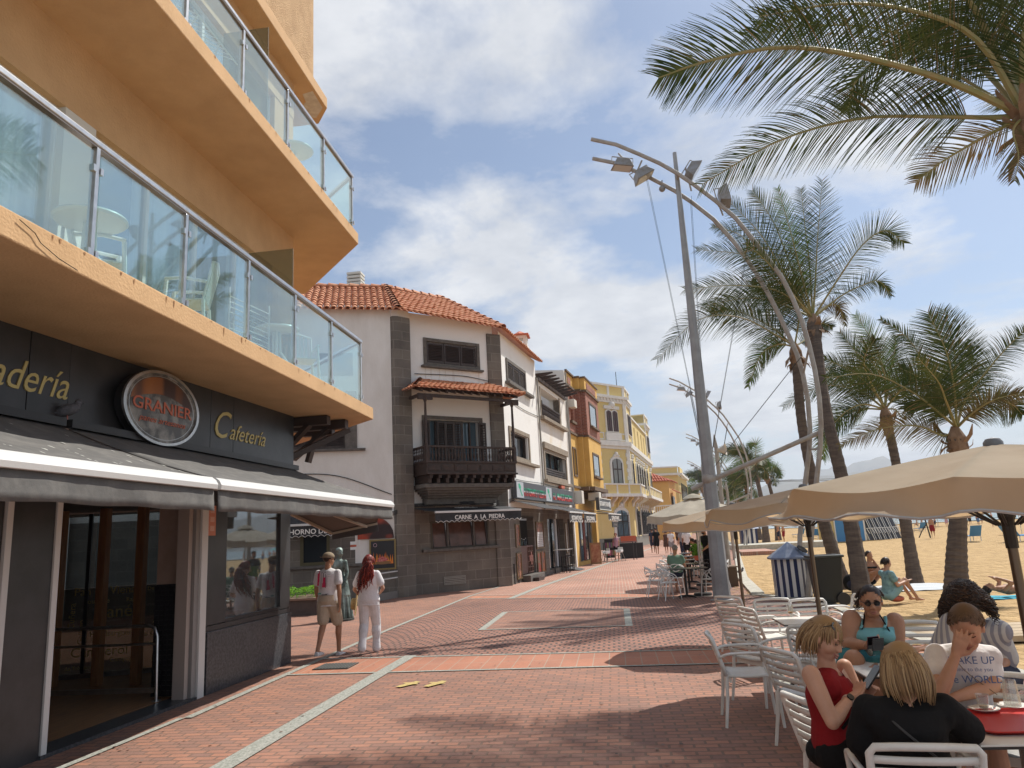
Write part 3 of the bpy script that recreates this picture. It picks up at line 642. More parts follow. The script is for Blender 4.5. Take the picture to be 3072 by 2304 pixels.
# things on the balconies
def patio_chair():
    T = thing('plastic_chair', 'white plastic patio chair', 'chair')
    m = MB(); m.box(-.21, .21, -.2, .22, .40, .425); m.build('seat', m_pvc, T, bevel=.015, local=True)
    m = MB(); m.tube([(-.2, .2, .42), (-.21, .3, .86)], .014, 6); m.tube([(.2, .2, .42), (.21, .3, .86)], .014, 6); m.tube([(-.21, .3, .86), (0, .32, .92), (.21, .3, .86)], .018, 6)
    for i in range(5): x = -.13+i*.065; m.beam((x, .215, .43), (x, .305, .88), .035, .01, up=V(0, 1, 0))
    m.build('backrest', m_pvc, T, local=True)
    for sx in (-1, 1):
        m = MB(); m.tube([(sx*.22, .24, .62), (sx*.25, 0, .65), (sx*.25, -.2, .63)], .02, 6); m.build('armrest', m_pvc, T, local=True)
        for sy, y in ((-1, -.19), (1, .2)):
            m = MB(); m.tube([(sx*.24, y*1.15, 0), (sx*.21, y, .41 if sy > 0 else .63)], [.016, .024], 6); m.build('leg', m_pvc, T, local=True)
    return T
pc = patio_chair(); used = []
for x, y, z, rz, lab in ((-4.75, 4.15, 4.215, 1.0, 'white plastic chair behind the nearest glass pane of the lower balcony'), (-4.85, 6.3, 4.215, 2.3, 'white plastic armchair beside the round table on the lower balcony'),
        (-4.7, 7.6, 4.215, -1.2, 'white plastic chair turned sideways behind the third glass pane of the lower balcony'), (-4.6, 10.55, 4.215, .6, 'white plastic chair near the far end of the lower balcony')):
    place(pc, used, (x, y, z), rz, lab, 'white plastic chairs on the balconies')
def patio_table(loc, lab):
    T = thing('patio_table', lab, 'table', loc); m = MB(); m.lathe([(.30, .66), (.32, .68), (.31, .7), (.02, .705)], n=28); m.build('tabletop', m_pvc, T, local=True, smooth=True)
    for k in range(4):
        a = k*pi/2+.4; m = MB(); m.tube([(.04*cos(a), .04*sin(a), .66), (.05*cos(a), .05*sin(a), .35), (.28*cos(a), .28*sin(a), 0)], .02, 6); m.build('leg', m_pvc, T, local=True)
patio_table((-4.62, 5.85, 4.215), 'round white plastic table behind the second glass pane of the lower balcony')
patio_table((-4.62, 9.75, 4.215), 'small round white plastic table at the far end of the lower balcony')
patio_table((-4.6, 10.2, 7.31), 'round white table on the upper balcony behind the glass')
T = thing('drying_rack', 'white wire clothes drying rack standing on the upper balcony', 'drying rack', (-4.6, 7.6, 7.31))
m = MB()
for k in range(9): m.tube([(-4.75, 6.95+k*.11, 8.15), (-4.35, 7.0+k*.11, 7.95)], .006, 5)
m.tube([(-4.75, 6.9, 8.16), (-4.75, 7.9, 8.14)], .011, 6); m.tube([(-4.35, 6.95, 7.96), (-4.35, 7.95, 7.94)], .011, 6); m.build('wires', m_white, T)
for a in (-1, 1):
    m = MB(); m.tube([(-4.6+a*.3, 7.05, 7.31), (-4.6-a*.15, 7.2, 8.1)], .011, 6); m.tube([(-4.6+a*.3, 7.85, 7.31), (-4.6-a*.15, 7.7, 8.1)], .011, 6); m.build('leg', m_white, T)
T = thing('drying_rack', 'folded metal lattice rack leaning on the lower balcony behind the fourth glass pane', 'rack', (-4.6, 8.8, 4.215)); m = MB()
for k in range(10): m.tube([(-4.62, 8.4, 4.35+k*.07), (-4.5, 9.25, 4.35+k*.07)], .007, 5)
m.tube([(-4.62, 8.4, 4.22), (-4.62, 8.4, 5.1)], .012, 6); m.tube([(-4.5, 9.25, 4.22), (-4.5, 9.25, 5.1)], .012, 6); m.build('lattice', m_white, T)
# ================================================================ HOUSES ALONG THE PROMENADE
def z4(x, y): return (850+x*800/2212, 800+y*800/2212)
def z5(x, y): return (850+x*800/2212, 1350+y*800/2212)
def t_(x, y): return (1580+x*.28930, 1080+y*.28930)
def q_(x, y): return (1740+x*.32547, 1120+y*.32547)
W1 = Plane((-7.27-9.45, 24.54-3.3), (-7.27, 24.54)); W2 = Plane((-6.92, 25.29), (-4.17, 27.77)); W3 = Plane((-3.89, 28.71), (-2.1, 40.4))
m_wh = mat('white_wall_paint', (.78, .775, .75), .85, col2=(.70, .685, .65), scale=1.1, bump=.12, bscale=20, lo=.5, hi=.8)
m_wh1 = mat('stained_white_wall', (.75, .735, .70), .88, col2=(.64, .615, .57), scale=1.3, stretch=(1, 1, .35), bump=.15, bscale=18)
m_wh3 = mat('stained_white_wall_pergola', (.74, .72, .68), .85, col2=(.68, .60, .48), scale=.9, lo=.55, hi=.75, bump=.12)
def stone(name, pl, bw=.62, rh=.34, c=1.0): return brick_mat(name, (.165*c, .143*c, .118*c), (.115*c, .10*c, .085*c), (.205*c, .185*c, .155*c), bw, rh, .012, axes=pl.u, noise_s=1.6, bump=.35)
m_st1 = stone('dark_ashlar_side', W1); m_st2 = stone('dark_ashlar_front', W2); m_st3 = stone('dark_ashlar_street', W3)
m_stone = mat('grey_brown_stone', (.145, .13, .115), .85, col2=(.095, .085, .075), scale=7, bump=.3, bscale=25)
m_stonel = mat('light_brown_stone', (.30, .25, .19), .85, col2=(.20, .165, .13), scale=5, bump=.3, bscale=25)
m_shut = mat('dark_brown_shutter', (.055, .036, .03), .5, col2=(.035, .024, .02), scale=9)
m_dwood = mat('dark_carved_wood', (.06, .034, .024), .55, col2=(.03, .018, .014), scale=8, bump=.2)
m_tileA = mat('terracotta_roof_tile', (.50, .19, .10), .8, col2=(.62, .32, .18), scale=4.5, detail=9, bump=.2, bscale=40)
m_tileR = mat('red_roof_tile', (.42, .10, .055), .8, col2=(.50, .16, .09), scale=3)
m_dglass = mat('dark_window_pane', (.02, .025, .03), .06, spec=.8)
m_bglass = mat('blue_window_pane', (.10, .16, .20), .05, spec=1.0, coat=.3)
def tiles(name, E1, E2, poly, m, parent, w=.24, L=.40, r=.10, base=None):
    """barrel tiles laid in straight columns up a roof face; E1->E2 is the eave, poly the face outline"""
    E1 = Vector(E1); E2 = Vector(E2); u = (E2-E1).normalized(); n = None
    nn = (Vector(poly[1])-Vector(poly[0])).cross(Vector(poly[2])-Vector(poly[0])).normalized()
    if nn.z < 0: nn = -nn
    up = nn.cross(u).normalized()
    if up.z < 0: up = -up
    P2 = [((Vector(p)-E1).dot(u), (Vector(p)-E1).dot(up)) for p in poly]
    mb = MB(); us = [p[0] for p in P2]; c = min(us)+w/2; hseg = 6; col = 0
    while c < max(us):
        vs = []
        for i in range(len(P2)):
            (a, b), (a2, b2) = P2[i], P2[(i+1) % len(P2)]
            if (a-c)*(a2-c) < 0: vs.append(b+(b2-b)*(c-a)/(a2-a))
        if len(vs) >= 2:
            v = min(vs)-.03; v1 = max(vs); j = 0
            while v < v1-.06:
                l = min(L+.05, v1-v+.03); ra = r*(1+.08*random.uniform(-1, 1)); rb = ra*.8; jx = random.uniform(-.008, .008); jt = random.uniform(-.006, .012)
                P0 = E1+u*(c+jx)+up*v+nn*(.045+jt); P1 = E1+u*(c+jx)+up*(v+l)+nn*(.012)
                k = len(mb.v)
                for P, rr in ((P0, ra), (P1, rb), (P0-nn*.015, ra*.8)):
                    for h in range(hseg+1):
                        a = pi*h/hseg; mb.v.append(P+u*cos(a)*rr+nn*sin(a)*rr*.85)
                for h in range(hseg):
                    mb.f.append([k+h, k+h+1, k+hseg+2+h, k+hseg+1+h]); mb.m.append(0)
                    mb.f.append([k+h, k+2*hseg+2+h, k+2*hseg+3+h, k+h+1]); mb.m.append(0)
                v += L; j += 1
        c += w; col += 1
    mb.poly([Vector(p)+nn*.004 for p in poly])
    return mb.build(name, m, parent, smooth=50, recalc=False)
def caps(name, A, B_, m, parent, r=.13, L=.42, start=.0):
    A = Vector(A); B_ = Vector(B_); d = (B_-A); n = max(1, int(d.length/L)); d.normalize(); sd_ = d.cross(UP).normalized(); up = sd_.cross(d).normalized(); mb = MB()
    for i in range(n+1):
        k = len(mb.v); P0 = A+d*(i*L)+up*.05; P1 = P0+d*(L+.04)-up*.03
        for P, rr in ((P0, r), (P1, r*.78)):
            for h in range(7): a = pi*h/6; mb.v.append(P+sd_*cos(a)*rr+up*sin(a)*rr)
        for h in range(6): mb.f.append([k+h, k+h+1, k+8+h, k+7+h]); mb.m.append(0)
    return mb.build(name, m, parent, smooth=50, recalc=False)
def fbox(pl, u0, u1, z0, z1, n0, n1, name, m, parent, bevel=0):
    mb = MB(); mb.pbox(pl, u0, u1, z0, z1, n0, n1); return mb.build(name, m, parent, bevel=bevel)
def frame(pl, u0, u1, z0, z1, w, n0, n1, name, m, parent, bottom=True, bevel=0):
    mb = MB(); mb.pbox(pl, u0, u0+w, z0, z1, n0, n1); mb.pbox(pl, u1-w, u1, z0, z1, n0, n1); mb.pbox(pl, u0+w, u1-w, z1-w, z1, n0, n1)
    if bottom: mb.pbox(pl, u0+w, u1-w, z0, z0+w, n0, n1)
    return mb.build(name, m, parent, bevel=bevel)
def louver(mb, pl, u0, u1, z0, z1, n, m=0, step=.062, mid=False):
    mb.pbox(pl, u0, u0+.05, z0, z1, n-.02, n+.02); mb.pbox(pl, u1-.05, u1, z0, z1, n-.02, n+.02); mb.pbox(pl, u0+.05, u1-.05, z1-.07, z1, n-.02, n+.02); mb.pbox(pl, u0+.05, u1-.05, z0, z0+.08, n-.02, n+.02)
    z = z0+.1
    while z < z1-.08:
        c = pl.P((u0+u1)/2, z, n); mb.obox(c, pl.u*(u1-u0-.1)/2, (pl.n*.6-UP*.8)*.027, (pl.n*.8+UP*.6)*.004); z += step
    if mid: mb.pbox(pl, u0+.05, u1-.05, (z0+z1)/2-.04, (z0+z1)/2+.04, n-.02, n+.021)
H = thing('white_house', 'white house with dark stone corners, terracotta tiled roof and a carved wooden balcony', 'house', (-6, 26, 0))
E1 = V(-7.05, 24.62, 9.86)
def wallpanel(pl, u0, u1, z0, z1, m, parent, holes=(), th=.3, name='wall'):
    """wall with rectangular openings cut through"""
    us = sorted({u0, u1, *[h[0] for h in holes], *[h[1] for h in holes]}); zs = sorted({z0, z1, *[h[2] for h in holes], *[h[3] for h in holes]}); mb = MB()
    for a, b in zip(us, us[1:]):
        for c, d in zip(zs, zs[1:]):
            if any(h[0] <= (a+b)/2 <= h[1] and h[2] <= (c+d)/2 <= h[3] for h in holes): continue
            mb.add([pl.P(a, c), pl.P(b, c), pl.P(b, d), pl.P(a, d)], [(0, 1, 2, 3)])
    for h in holes:
        a, b, c, d = h
        for P, Q in (((a, c), (b, c)), ((b, c), (b, d)), ((b, d), (a, d)), ((a, d), (a, c))):
            mb.add([pl.P(*P), pl.P(*Q), pl.P(Q[0], Q[1], -th), pl.P(P[0], P[1], -th)], [(0, 1, 2, 3)])
    bmx = mb.build(name, m, parent, recalc=False); return bmx
# --- W1 side wall towards the alley
wallpanel(W1, -2, 9.92, 2.9, 10.12, m_wh1, H, [(6.2, 8.35, 5.0, 6.5)])
wallpanel(W1, 6.3, 8.62, 1.16, 2.9, m_st1, H, [(6.9, 7.76, 1.2, 2.25)]); wallpanel(W1, -2, 6.3, 0, 2.9, m_st1, H); wallpanel(W1, 6.3, 9.92, 0, 1.16, m_st1, H)
wallpanel(W1, 8.62, 9.92, 1.16, 2.9, m_wh1, H)
fbox(W1, 6.3, 8.9, 1.1, 1.19, 0, .1, 'string_course', m_stone, H, .01)
fr = frame(W1, 6.86, 7.8, 1.2, 2.3, .1, -.08, .03, 'window', mat('olive_metal_frame', (.10, .09, .05), .5, .4), H)
fbox(W1, 6.96, 7.7, 1.3, 2.2, -.06, -.04, 'pane', m_dglass, fr)
fbox(W1, 5.9, 9.0, 4.92, 5.0, 0, .16, 'window_sill', m_stone, H, .012); fbox(W1, 8.32, 8.72, 5.0, 7.0, 0, .04, 'window_surround', m_stone, H)
fr = fbox(W1, 6.2, 8.35, 5.0, 6.5, -.25, -.22, 'window', m_dwood, H)
for k in range(3):
    mb = MB(); louver(mb, W1, 6.22+k*.71, 6.9+k*.71, 5.03, 6.45, -.1); mb.build('shutter', m_shut, fr)
fbox(W1, 7.4, 8.6, 7.55, 8.35, 0, .04, 'window_surround', m_stone, H)
# --- corner pilasters
mb = MB(); mb.prism([V(-7.27, 24.54, 0)+W1.n*.05-W1.u*.02, V(-7.12, 24.60, 0)+W1.n*.05, V(-6.83, 25.02, 0)+W1.n*.06+V(.04, -.0, 0), V(-6.88, 25.32, 0)+W2.n*.05, V(-7.6, 25.8, 0), V(-7.8, 24.9, 0)], (0, 0, 9.72)); mb.build('pilaster', m_st1, H, bevel=.01)
mb = MB(); mb.prism([V(-7.33, 24.54, 9.72), V(-7.12, 24.64, 9.72), V(-6.86, 25.1, 9.72), V(-6.9, 25.32, 9.72), V(-7.6, 25.8, 9.72), V(-7.8, 24.9, 9.72)], (0, 0, .38)); mb.build('wall', m_wh, H)
mb = MB(); mb.prism([W2.P(3.38, 0, -.2), W2.P(3.38, 0, .06), W2.P(3.66, 0, .07), W3.P(-.85, 0, .12), W3.P(-.6, 0, .05), W3.P(-.6, 0, -.3)], (0, 0, 9.62)); mb.build('pilaster', m_st3, H, bevel=.01)
# --- W2 main face
wallpanel(W2, -.1, 3.66, 3.0, 10.05, m_wh, H, [(.72, 2.92, 8.2, 9.05), (.58, 2.9, 4.1, 6.1)])
wallpanel(W2, -.1, 3.66, 0, 3.0, m_st2, H, [(.68, 3.1, 1.5, 2.45)])
fbox(W2, .3, 3.5, 1.40, 1.50, 0, .16, 'window_sill', m_stone, H, .012)
frame(W2, .6, 3.02, 8.1, 9.16, .12, 0, .05, 'window_surround', m_stone, H); fbox(W2, .48, 3.12, 8.02, 8.1, 0, .16, 'window_sill', m_stone, H, .012)
w = fbox(W2, .72, 2.9, 8.22, 9.04, -.25, -.2, 'window', m_dwood, H)
for k in range(3):
    mb = MB(); louver(mb, W2, .75+k*.72, 1.44+k*.72, 8.24, 9.0, .0); mb.build('shutter', m_shut, w)
frame(W2, .46, 3.02, 4.1, 6.24, .13, 0, .04, 'door_surround', m_stone, H, bottom=False)
w = fbox(W2, .58, 2.9, 4.1, 6.1, -.35, -.3, 'balcony_door', m_bglass, H)
for a, b in ((1.1, 1.45), (1.45, 1.8), (1.8, 2.15)):
    mb = MB(); louver(mb, W2, a, b, 4.12, 6.05, -.06, mid=True); mb.build('shutter', m_shut, w)
for a, b, n in ((.42, .72, .09), (2.78, 3.12, .09)):
    mb = MB(); louver(mb, W2, a, b, 4.12, 6.05, n, mid=True); mb.build('shutter', m_shut, w)
for a in (.75, 1.05, 2.18, 2.5): fbox(W2, a, a+.05, 4.1, 6.08, -.2, -.1, 'mullion', m_dwood, w)
# restaurant window of W2: three tilted panes
w = frame(W2, .68, 3.1, 1.5, 2.45, .06, -.12, .02, 'restaurant_window', mat('olive_brown_frame', (.075, .06, .04), .5), H)
for a, b in ((.76, 1.32), (1.42, 2.42), (2.5, 3.02)):
    mb = MB(); c0 = W2.P(a, 1.55, .0); mb.prism([W2.P(a, 1.55, -.02), W2.P(b, 1.55, -.02), W2.P(b, 2.4, -.16), W2.P(a, 2.4, -.16)], W2.n*.012); mb.build('pane', mat('brown_reflecting_pane', (.09, .045, .03), .15, col2=(.14, .07, .05), scale=3), w)
    mb = MB()
    for q in (a, b-.035): mb.prism([W2.P(q, 1.53, -.0), W2.P(q+.035, 1.53, -.0), W2.P(q+.035, 2.42, -.15), W2.P(q, 2.42, -.15)], W2.n*.03)
    mb.prism([W2.P(a, 1.52, 0), W2.P(b, 1.52, 0), W2.P(b, 1.56, 0), W2.P(a, 1.56, 0)], W2.n*.03); mb.build('sash', m_shut, w)
fbox(W2, 1.34, 1.4, 1.52, 2.43, -.1, .0, 'mullion', m_stone, w); fbox(W2, 2.43, 2.49, 1.52, 2.43, -.1, .0, 'mullion', m_stone, w)
w = frame(W2, 1.14, 2.02, .24, .52, .03, 0, .03, 'vent_grille', mat('vent_metal', (.28, .27, .24), .5, .4), H)
mb = MB()
for k in range(4): mb.pbox(W2, 1.18, 1.98, .285+k*.055, .31+k*.055, 0.002, .025)
mb.build('slats', mat('vent_slat', (.33, .32, .29), .5, .4), w)
# stone corbel and the wooden balcony
mb = MB()
for i, (a, b, z0, z1, n) in enumerate(((.0, 3.66, 3.56, 3.70, 1.0), (.1, 3.56, 3.48, 3.56, .9), (.2, 3.46, 3.40, 3.48, .78), (.28, 3.38, 3.32, 3.40, .64), (.34, 3.3, 3.24, 3.32, .5), (.38, 3.24, 3.02, 3.24, .36))): mb.pbox(W2, a, b, z0, z1, .0, n)
mb.build('stone_corbel', m_stone, H, bevel=.012)
mb = MB()
for k in range(11): u = .1+k*.345; mb.pbox(W2, u, u+.12, 3.72, 3.88, 0, 1.04-.02*(k % 2)); mb.pbox(W2, u, u+.12, 3.88, 4.0, 0, 1.14)
mb.pbox(W2, -.02, 3.72, 4.0, 4.06, 0, 1.2); mb.build('balcony_floor', m_dwood, H, bevel=.006)
mb = MB(); mb.pbox(W2, .0, 3.7, 4.06, 4.40, 1.08, 1.12)
for k in range(7): u = .06+k*.52; mb.pbox(W2, u, u+.42, 4.12, 4.34, 1.121, 1.14); mb.pbox(W2, u+.05, u+.37, 4.16, 4.30, 1.14, 1.15)
for n0, n1 in ((0, 1.08),):
    mb.pbox(W2, .0, .04, 4.06, 4.40, n0, n1); mb.pbox(W2, 3.66, 3.7, 4.06, 4.40, n0, n1)
for z0, z1 in ((4.40, 4.47), (4.93, 5.0)): mb.pbox(W2, -.02, 3.72, z0, z1, 1.05, 1.16); mb.pbox(W2, -.02, .06, z0, z1, 0, 1.05); mb.pbox(W2, 3.64, 3.72, z0, z1, 0, 1.05)
mb.build('balcony_rail', m_dwood, H, bevel=.004)
bal = [(.025, 0), (.03, .03), (.016, .06), (.042, .16), (.034, .24), (.014, .30), (.03, .36), (.018, .40), (.028, .46)]
def baluster(p, m, parent, h=.46, s=1.0, prof=bal, n=8):
    mb = MB(); mb.lathe([(r*s, z*h/.46) for r, z in prof], p, n); return mb.build('baluster', m, parent, smooth=60)
for k in range(28): baluster(W2.P(.12+k*.129, 4.47, 1.105), m_dwood, H)
for k in range(8): baluster(W2.P(.03, 4.47, .1+k*.125), m_dwood, H); 
for k in range(8): baluster(W2.P(3.67, 4.47, .1+k*.125), m_dwood, H)
for u in (.03, 3.67):
    mb = MB(); c = W2.P(u, 4.4, 1.1); mb.box(-.055, .055, -.055, .055, 0, .6)
    mb.v = [c+W2.u*p.x+W2.n*p.y+UP*p.z for p in mb.v]
    mb.lathe([(.05, .6), (.06, .64), (.042, .7), (.05, 1.3), (.04, 2.1), (.06, 2.16), (.07, 2.22), (.09, 2.28)], c, 10)
    mb.pbox(W2, u-.28, u+.28, 6.60, 6.70, 1.04, 1.15); mb.build('balcony_post', m_dwood, H, smooth=40)
mb = MB(); mb.pbox(W2, -.25, 3.95, 6.70, 6.80, 1.04, 1.15); mb.pbox(W2, -.22, -.12, 6.70, 6.80, 0, 1.04); mb.pbox(W2, 3.82, 3.92, 6.70, 6.80, 0, 1.04)
for k in range(13): u = -.2+k*.33; mb.beam(W2.P(u, 7.32, .02), W2.P(u, 6.86, 1.35), .07, .09)
mb.build('canopy_beams', m_dwood, H)
zc = 6.92
zc = 6.96; fE = [W2.P(-.45, zc, 1.34), W2.P(4.1, zc, 1.34)]; rg = [W2.P(.45, 7.52, .0), W2.P(3.3, 7.52, .0)]
tiles('canopy_tiles', fE[0], fE[1], [fE[0], fE[1], rg[1], rg[0]], m_tileA, H, w=.2, L=.3, r=.085)
tiles('canopy_tiles', W2.P(-.45, zc, .0), fE[0], [W2.P(-.45, zc, .0), fE[0], rg[0]], m_tileA, H, w=.2, L=.3, r=.085)
tiles('canopy_tiles', fE[1], W2.P(4.1, zc, .0), [fE[1], W2.P(4.1, zc, .0), rg[1]], m_tileA, H, w=.2, L=.3, r=.085)
caps('canopy_ridge', fE[0], rg[0], m_tileA, H, r=.1, L=.26); caps('canopy_ridge', fE[1], rg[1], m_tileA, H, r=.1, L=.26)
# --- W3 street face
wallpanel(W3, -.7, 5.0, 2.9, 9.82, m_wh, H, [(.3, 2.95, 8.0, 8.8), (.3, 2.9, 4.85, 5.95)])
wallpanel(W3, -.7, 5.0, 0, 2.9, m_st3, H, [(.95, 3.1, .25, 2.55)])
frame(W3, .15, 3.1, 7.92, 8.92, .13, 0, .05, 'window_surround', m_stone, H); fbox(W3, -.05, 3.85, 7.80, 7.92, 0, .2, 'window_sill', m_stone, H, .012)
w = fbox(W3, .3, 2.95, 8.0, 8.8, -.25, -.2, 'window', m_dwood, H)
for k in range(3):
    mb = MB(); louver(mb, W3, .33+k*.88, 1.18+k*.88, 8.02, 8.78, .0); mb.build('shutter', m_shut, w)
frame(W3, .05, 3.15, 4.8, 6.1, .16, 0, .05, 'window_surround', m_stonel, H); fbox(W3, -.1, 4.0, 4.68, 4.8, 0, .22, 'window_sill', m_stonel, H, .012)
w = fbox(W3, .3, 2.9, 4.85, 5.95, -.25, -.22, 'window', m_dglass, H); frame(W3, .3, 2.9, 4.85, 5.95, .06, -.2, -.1, 'frame', m_shut, w); fbox(W3, .95, 1.02, 4.9, 5.9, -.2, -.08, 'mullion', m_shut, w)
mb = MB(); louver(mb, W3, .35, .95, 4.9, 5.9, -.05); mb.build('shutter', m_shut, w)
# roof
A_ = V(-8.46, 27.69, 11.94); B__ = G(*z4(1310, 275), 11.94); Eo = V(-7.0, 24.30, 9.86); E2_ = V(-3.72, 27.55, 9.76); E0 = Eo-W1.u*10.5; A0 = A_-W1.u*9.0
tiles('roof_tiles', E0, Eo, [E0, Eo, A_, A0], m_tileA, H)
tiles('roof_tiles', Eo, E2_, [Eo, E2_, B__, A_], m_tileA, H)
E3 = W3.P(5.05, 9.70, .3)
tiles('roof_tiles', E2_, E3, [E2_, E3, B__+W3.u*5.5+V(-.3, 0, 0), B__], m_tileA, H)
caps('ridge_tiles', Eo, A_, m_tileA, H, r=.15); caps('ridge_tiles', A0, A_, m_tileA, H, r=.15); caps('ridge_tiles', A_, B__, m_tileA, H, r=.14); caps('ridge_tiles', E2_, B__, m_tileA, H, r=.15)
# chimneys
T = thing('chimney', 'small white chimney with tiled cap rising above the street side of the tiled roof', 'chimney', W3.P(3.6, 9.6, -1.2))
c = PY(*z4(1968, 700), 33.5); cx_, cy_, cz_ = c
mb = MB(); mb.box(cx_-.3, cx_+.3, cy_-.3, cy_+.3, cz_-1.4, cz_+.15); mb.build('stack', m_wh1, T)
mb = MB()
for i in (-1, 1):
    for j in (-1, 1): mb.box(cx_+i*.25-.07, cx_+i*.25+.07, cy_+j*.25-.07, cy_+j*.25+.07, cz_+.25, cz_+.55)
mb.box(cx_-.36, cx_+.36, cy_-.36, cy_+.36, cz_+.15, cz_+.25); mb.box(cx_-.34, cx_+.34, cy_-.34, cy_+.34, cz_+.55, cz_+.68); mb.build('lantern', m_wh1, T)
mb = MB(); mb.prism([(cx_-.45, cy_-.45, cz_+.68), (cx_+.45, cy_-.45, cz_+.68), (cx_+.45, cy_+.45, cz_+.68), (cx_-.45, cy_+.45, cz_+.68)], (0, 0, .06)); mb.lathe([(.5, 0), (.05, .22)], (cx_, cy_, cz_+.74), 4); mb.build('cap_tiles', m_tileR, T)
T = thing('roof_vent', 'pale square chimney block just above the ridge of the tiled roof', 'chimney', PY(*z4(602, 160), 30))
c = PY(*z4(602, 165), 30.5); mb = MB()
for k in range(4): mb.box(c.x-.33, c.x+.33, c.y-.3, c.y+.3, c.z-.9+k*.32 if k == 0 else c.z-.02+k*.17, c.z+.12 if k == 0 else c.z+.1+k*.17)
mb.build('block', m_cream, T, bevel=.02)
# alley buildings closing the view behind the bakery
T = thing('alley_wall', 'grey stone side wall with dark window closing the alley behind the bakery', 'wall', (-18, 19, 0))
wallpanel(Plane((-26, 17), (-16.0, 21.3)), 0, 10.2, 0, 6, m_wh1, T); 
# ============ signs and fittings of the grill restaurant
m_awb = mat('black_awning_cloth', (.022, .022, .024), .8, col2=(.04, .04, .042), scale=4); m_lett = mat('white_lettering', (.75, .74, .70), .6)
def shop_awning(label, pl, u0, u1, zb, zf, n0, n1, txt, tsize, drop=.32, scal=.2, group='black restaurant awnings', gold=False, tcol=None, spread=0):
    T = thing('restaurant_awning', label, 'awning', pl.P((u0+u1)/2, zf, n1), group=group)
    mb = MB(); mb.prism([pl.P(u0-spread, zb, n0), pl.P(u1, zb, n0), pl.P(u1, zf, n1), pl.P(u0, zf, n1)], (0, 0, .008)); mb.build('canopy', m_awb, T)
    mb = MB(); mb.pbox(pl, u0, u1, zf-.05, zf+.02, n1-.02, n1+.05); mb.build('front_bar', m_white, T, bevel=.006)
    mb = MB(); n = max(4, int((u1-u0)/scal)); seg = 6; top = []; bot = []
    for i in range(n*seg+1):
        u = u0+(u1-u0)*i/(n*seg); f = (i % seg)/seg; top.append(pl.P(u, zf-.05, n1+.02+.01*sin(u*9))); bot.append(pl.P(u, zf-.05-drop+.055*abs(cos(pi*f)) if tcol is None else zf-.05-drop+.1*abs(2*f-1), n1+.025+.015*sin(u*9)))
    k = len(top); mb.add(top+bot, [(i, i+1, k+i+1, k+i) for i in range(k-1)]); mb.build('valance', m_awb, T, recalc=False)
    mb = MB(); mb.tube([b+pl.n*.004 for b in bot], .008, 4); mb.build('edge_trim', m_lett, T)
    if txt: text(txt, tsize, 'lettering', m_lett, T, pl.P((u0+u1)/2, zf-.05-drop*.72, n1+.045), pl.u, UP, pl.n, 'CENTER', .004, bold=.004)
    for u in (u0+.15, u1-.15):
        mb = MB(); mb.beam(pl.P(u, zb-.1, .03), pl.P(u, zf-.02, n1-.03), .035, .04); mb.build('arm', mat('awning_arm', (.3, .25, .19), .5, .2), T)
    return T
a = shop_awning('black awning lettered CARNE A LA PIEDRA below the carved balcony', W2, .3, 3.85, 2.92, 2.74, .05, 1.05, 'CARNE  A  LA  PIEDRA', .205, spread=.5)
text('GRILL', .3, 'lettering', m_lett, a, W2.P(1.9, 2.875, .5), W2.u, (W2.P(0, 2.92, 0)-W2.P(0, 2.74, 1)).normalized(), UP, 'CENTER', .004, sx=1.2)
a = shop_awning('black awning lettered HORNO DE on the alley side wall behind the statue', W1, 6.35, 7.95, 2.95, 2.52, .05, .55, 'HORNO DE', .225, drop=.36)
text('vori', .3, 'lettering', m_red, a, W1.P(7.0, 2.74, .35), W1.u, UP, W1.n, 'CENTER', .004, shear=.3)
T = thing('advert_board', 'arched red and black food poster above the meat picture on the alley wall', 'poster', W1.P(9.3, 2.0, 0))
mb = MB(); pts = [W1.P(8.7, 1.95, .03), W1.P(9.9, 1.95, .03)]+[W1.P(9.2+.7*cos(a), 2.0+.68*sin(a), .03) for a in (.0, .3, .6, .9, 1.2, 1.57)]+[W1.P(8.7, 2.6, .03)]
mb.prism(pts, W1.n*.02); mb.build('board', mat('ember_picture', (.35, .05, .02), .5, col2=(.03, .015, .015), scale=1.6, detail=1, lo=.42, hi=.55), T)
T = thing('menu_picture', 'framed picture of flaming meat on black beside the red haired woman', 'picture', W1.P(9.5, .9, 0))
frame(W1, 9.08, 9.95, .93, 1.92, .05, .02, .05, 'frame', mat('brass_frame', (.25, .19, .08), .4, .5), T); b_ = fbox(W1, 9.13, 9.9, .98, 1.87, .02, .03, 'picture', mat('black_print', (.015, .015, .018), .3), T)
mb = MB(); random.seed(2)
for k in range(13):
    u = 9.2+k*.052; h = .16+.16*random.random(); mb.poly([W1.P(u-.035, 1.12, .034), W1.P(u+.035, 1.12, .034), W1.P(u+.02*random.uniform(-1, 1), 1.2+h, .034)])
mb.build('flames', mat('flame_print', (.75, .32, .03), .6, col2=(.75, .12, .02), scale=9), b_)
mb = MB(); mb.poly([W1.P(9.3+.3*x, 1.22+.17*y, .037) for x, y in ((0, 0), (.3, -.15), (.9, -.1), (1.4, .1), (1.1, .55), (.7, .85), (.3, .6))]); mb.build('meat', mat('meat_print', (.42, .04, .04), .5, col2=(.6, .25, .22), scale=16), b_)
mb = MB(); mb.poly([W1.P(9.52+.27*cos(a), 1.16+.055*sin(a), .036) for a in [i*.4 for i in range(16)]]); mb.build('board_print', mat('wood_print', (.25, .13, .05), .6), b_)
ring(W1.P(9.27, 1.74, .034), W1.u, UP, W1.n, .05, .06, .003, 20).build('badge', mat('pink_print', (.7, .45, .5), .5), b_)
T = thing('wall_notice', 'small white notices with a red band on the alley wall between window and picture', 'notice', W1.P(8.5, 1.7, 0))
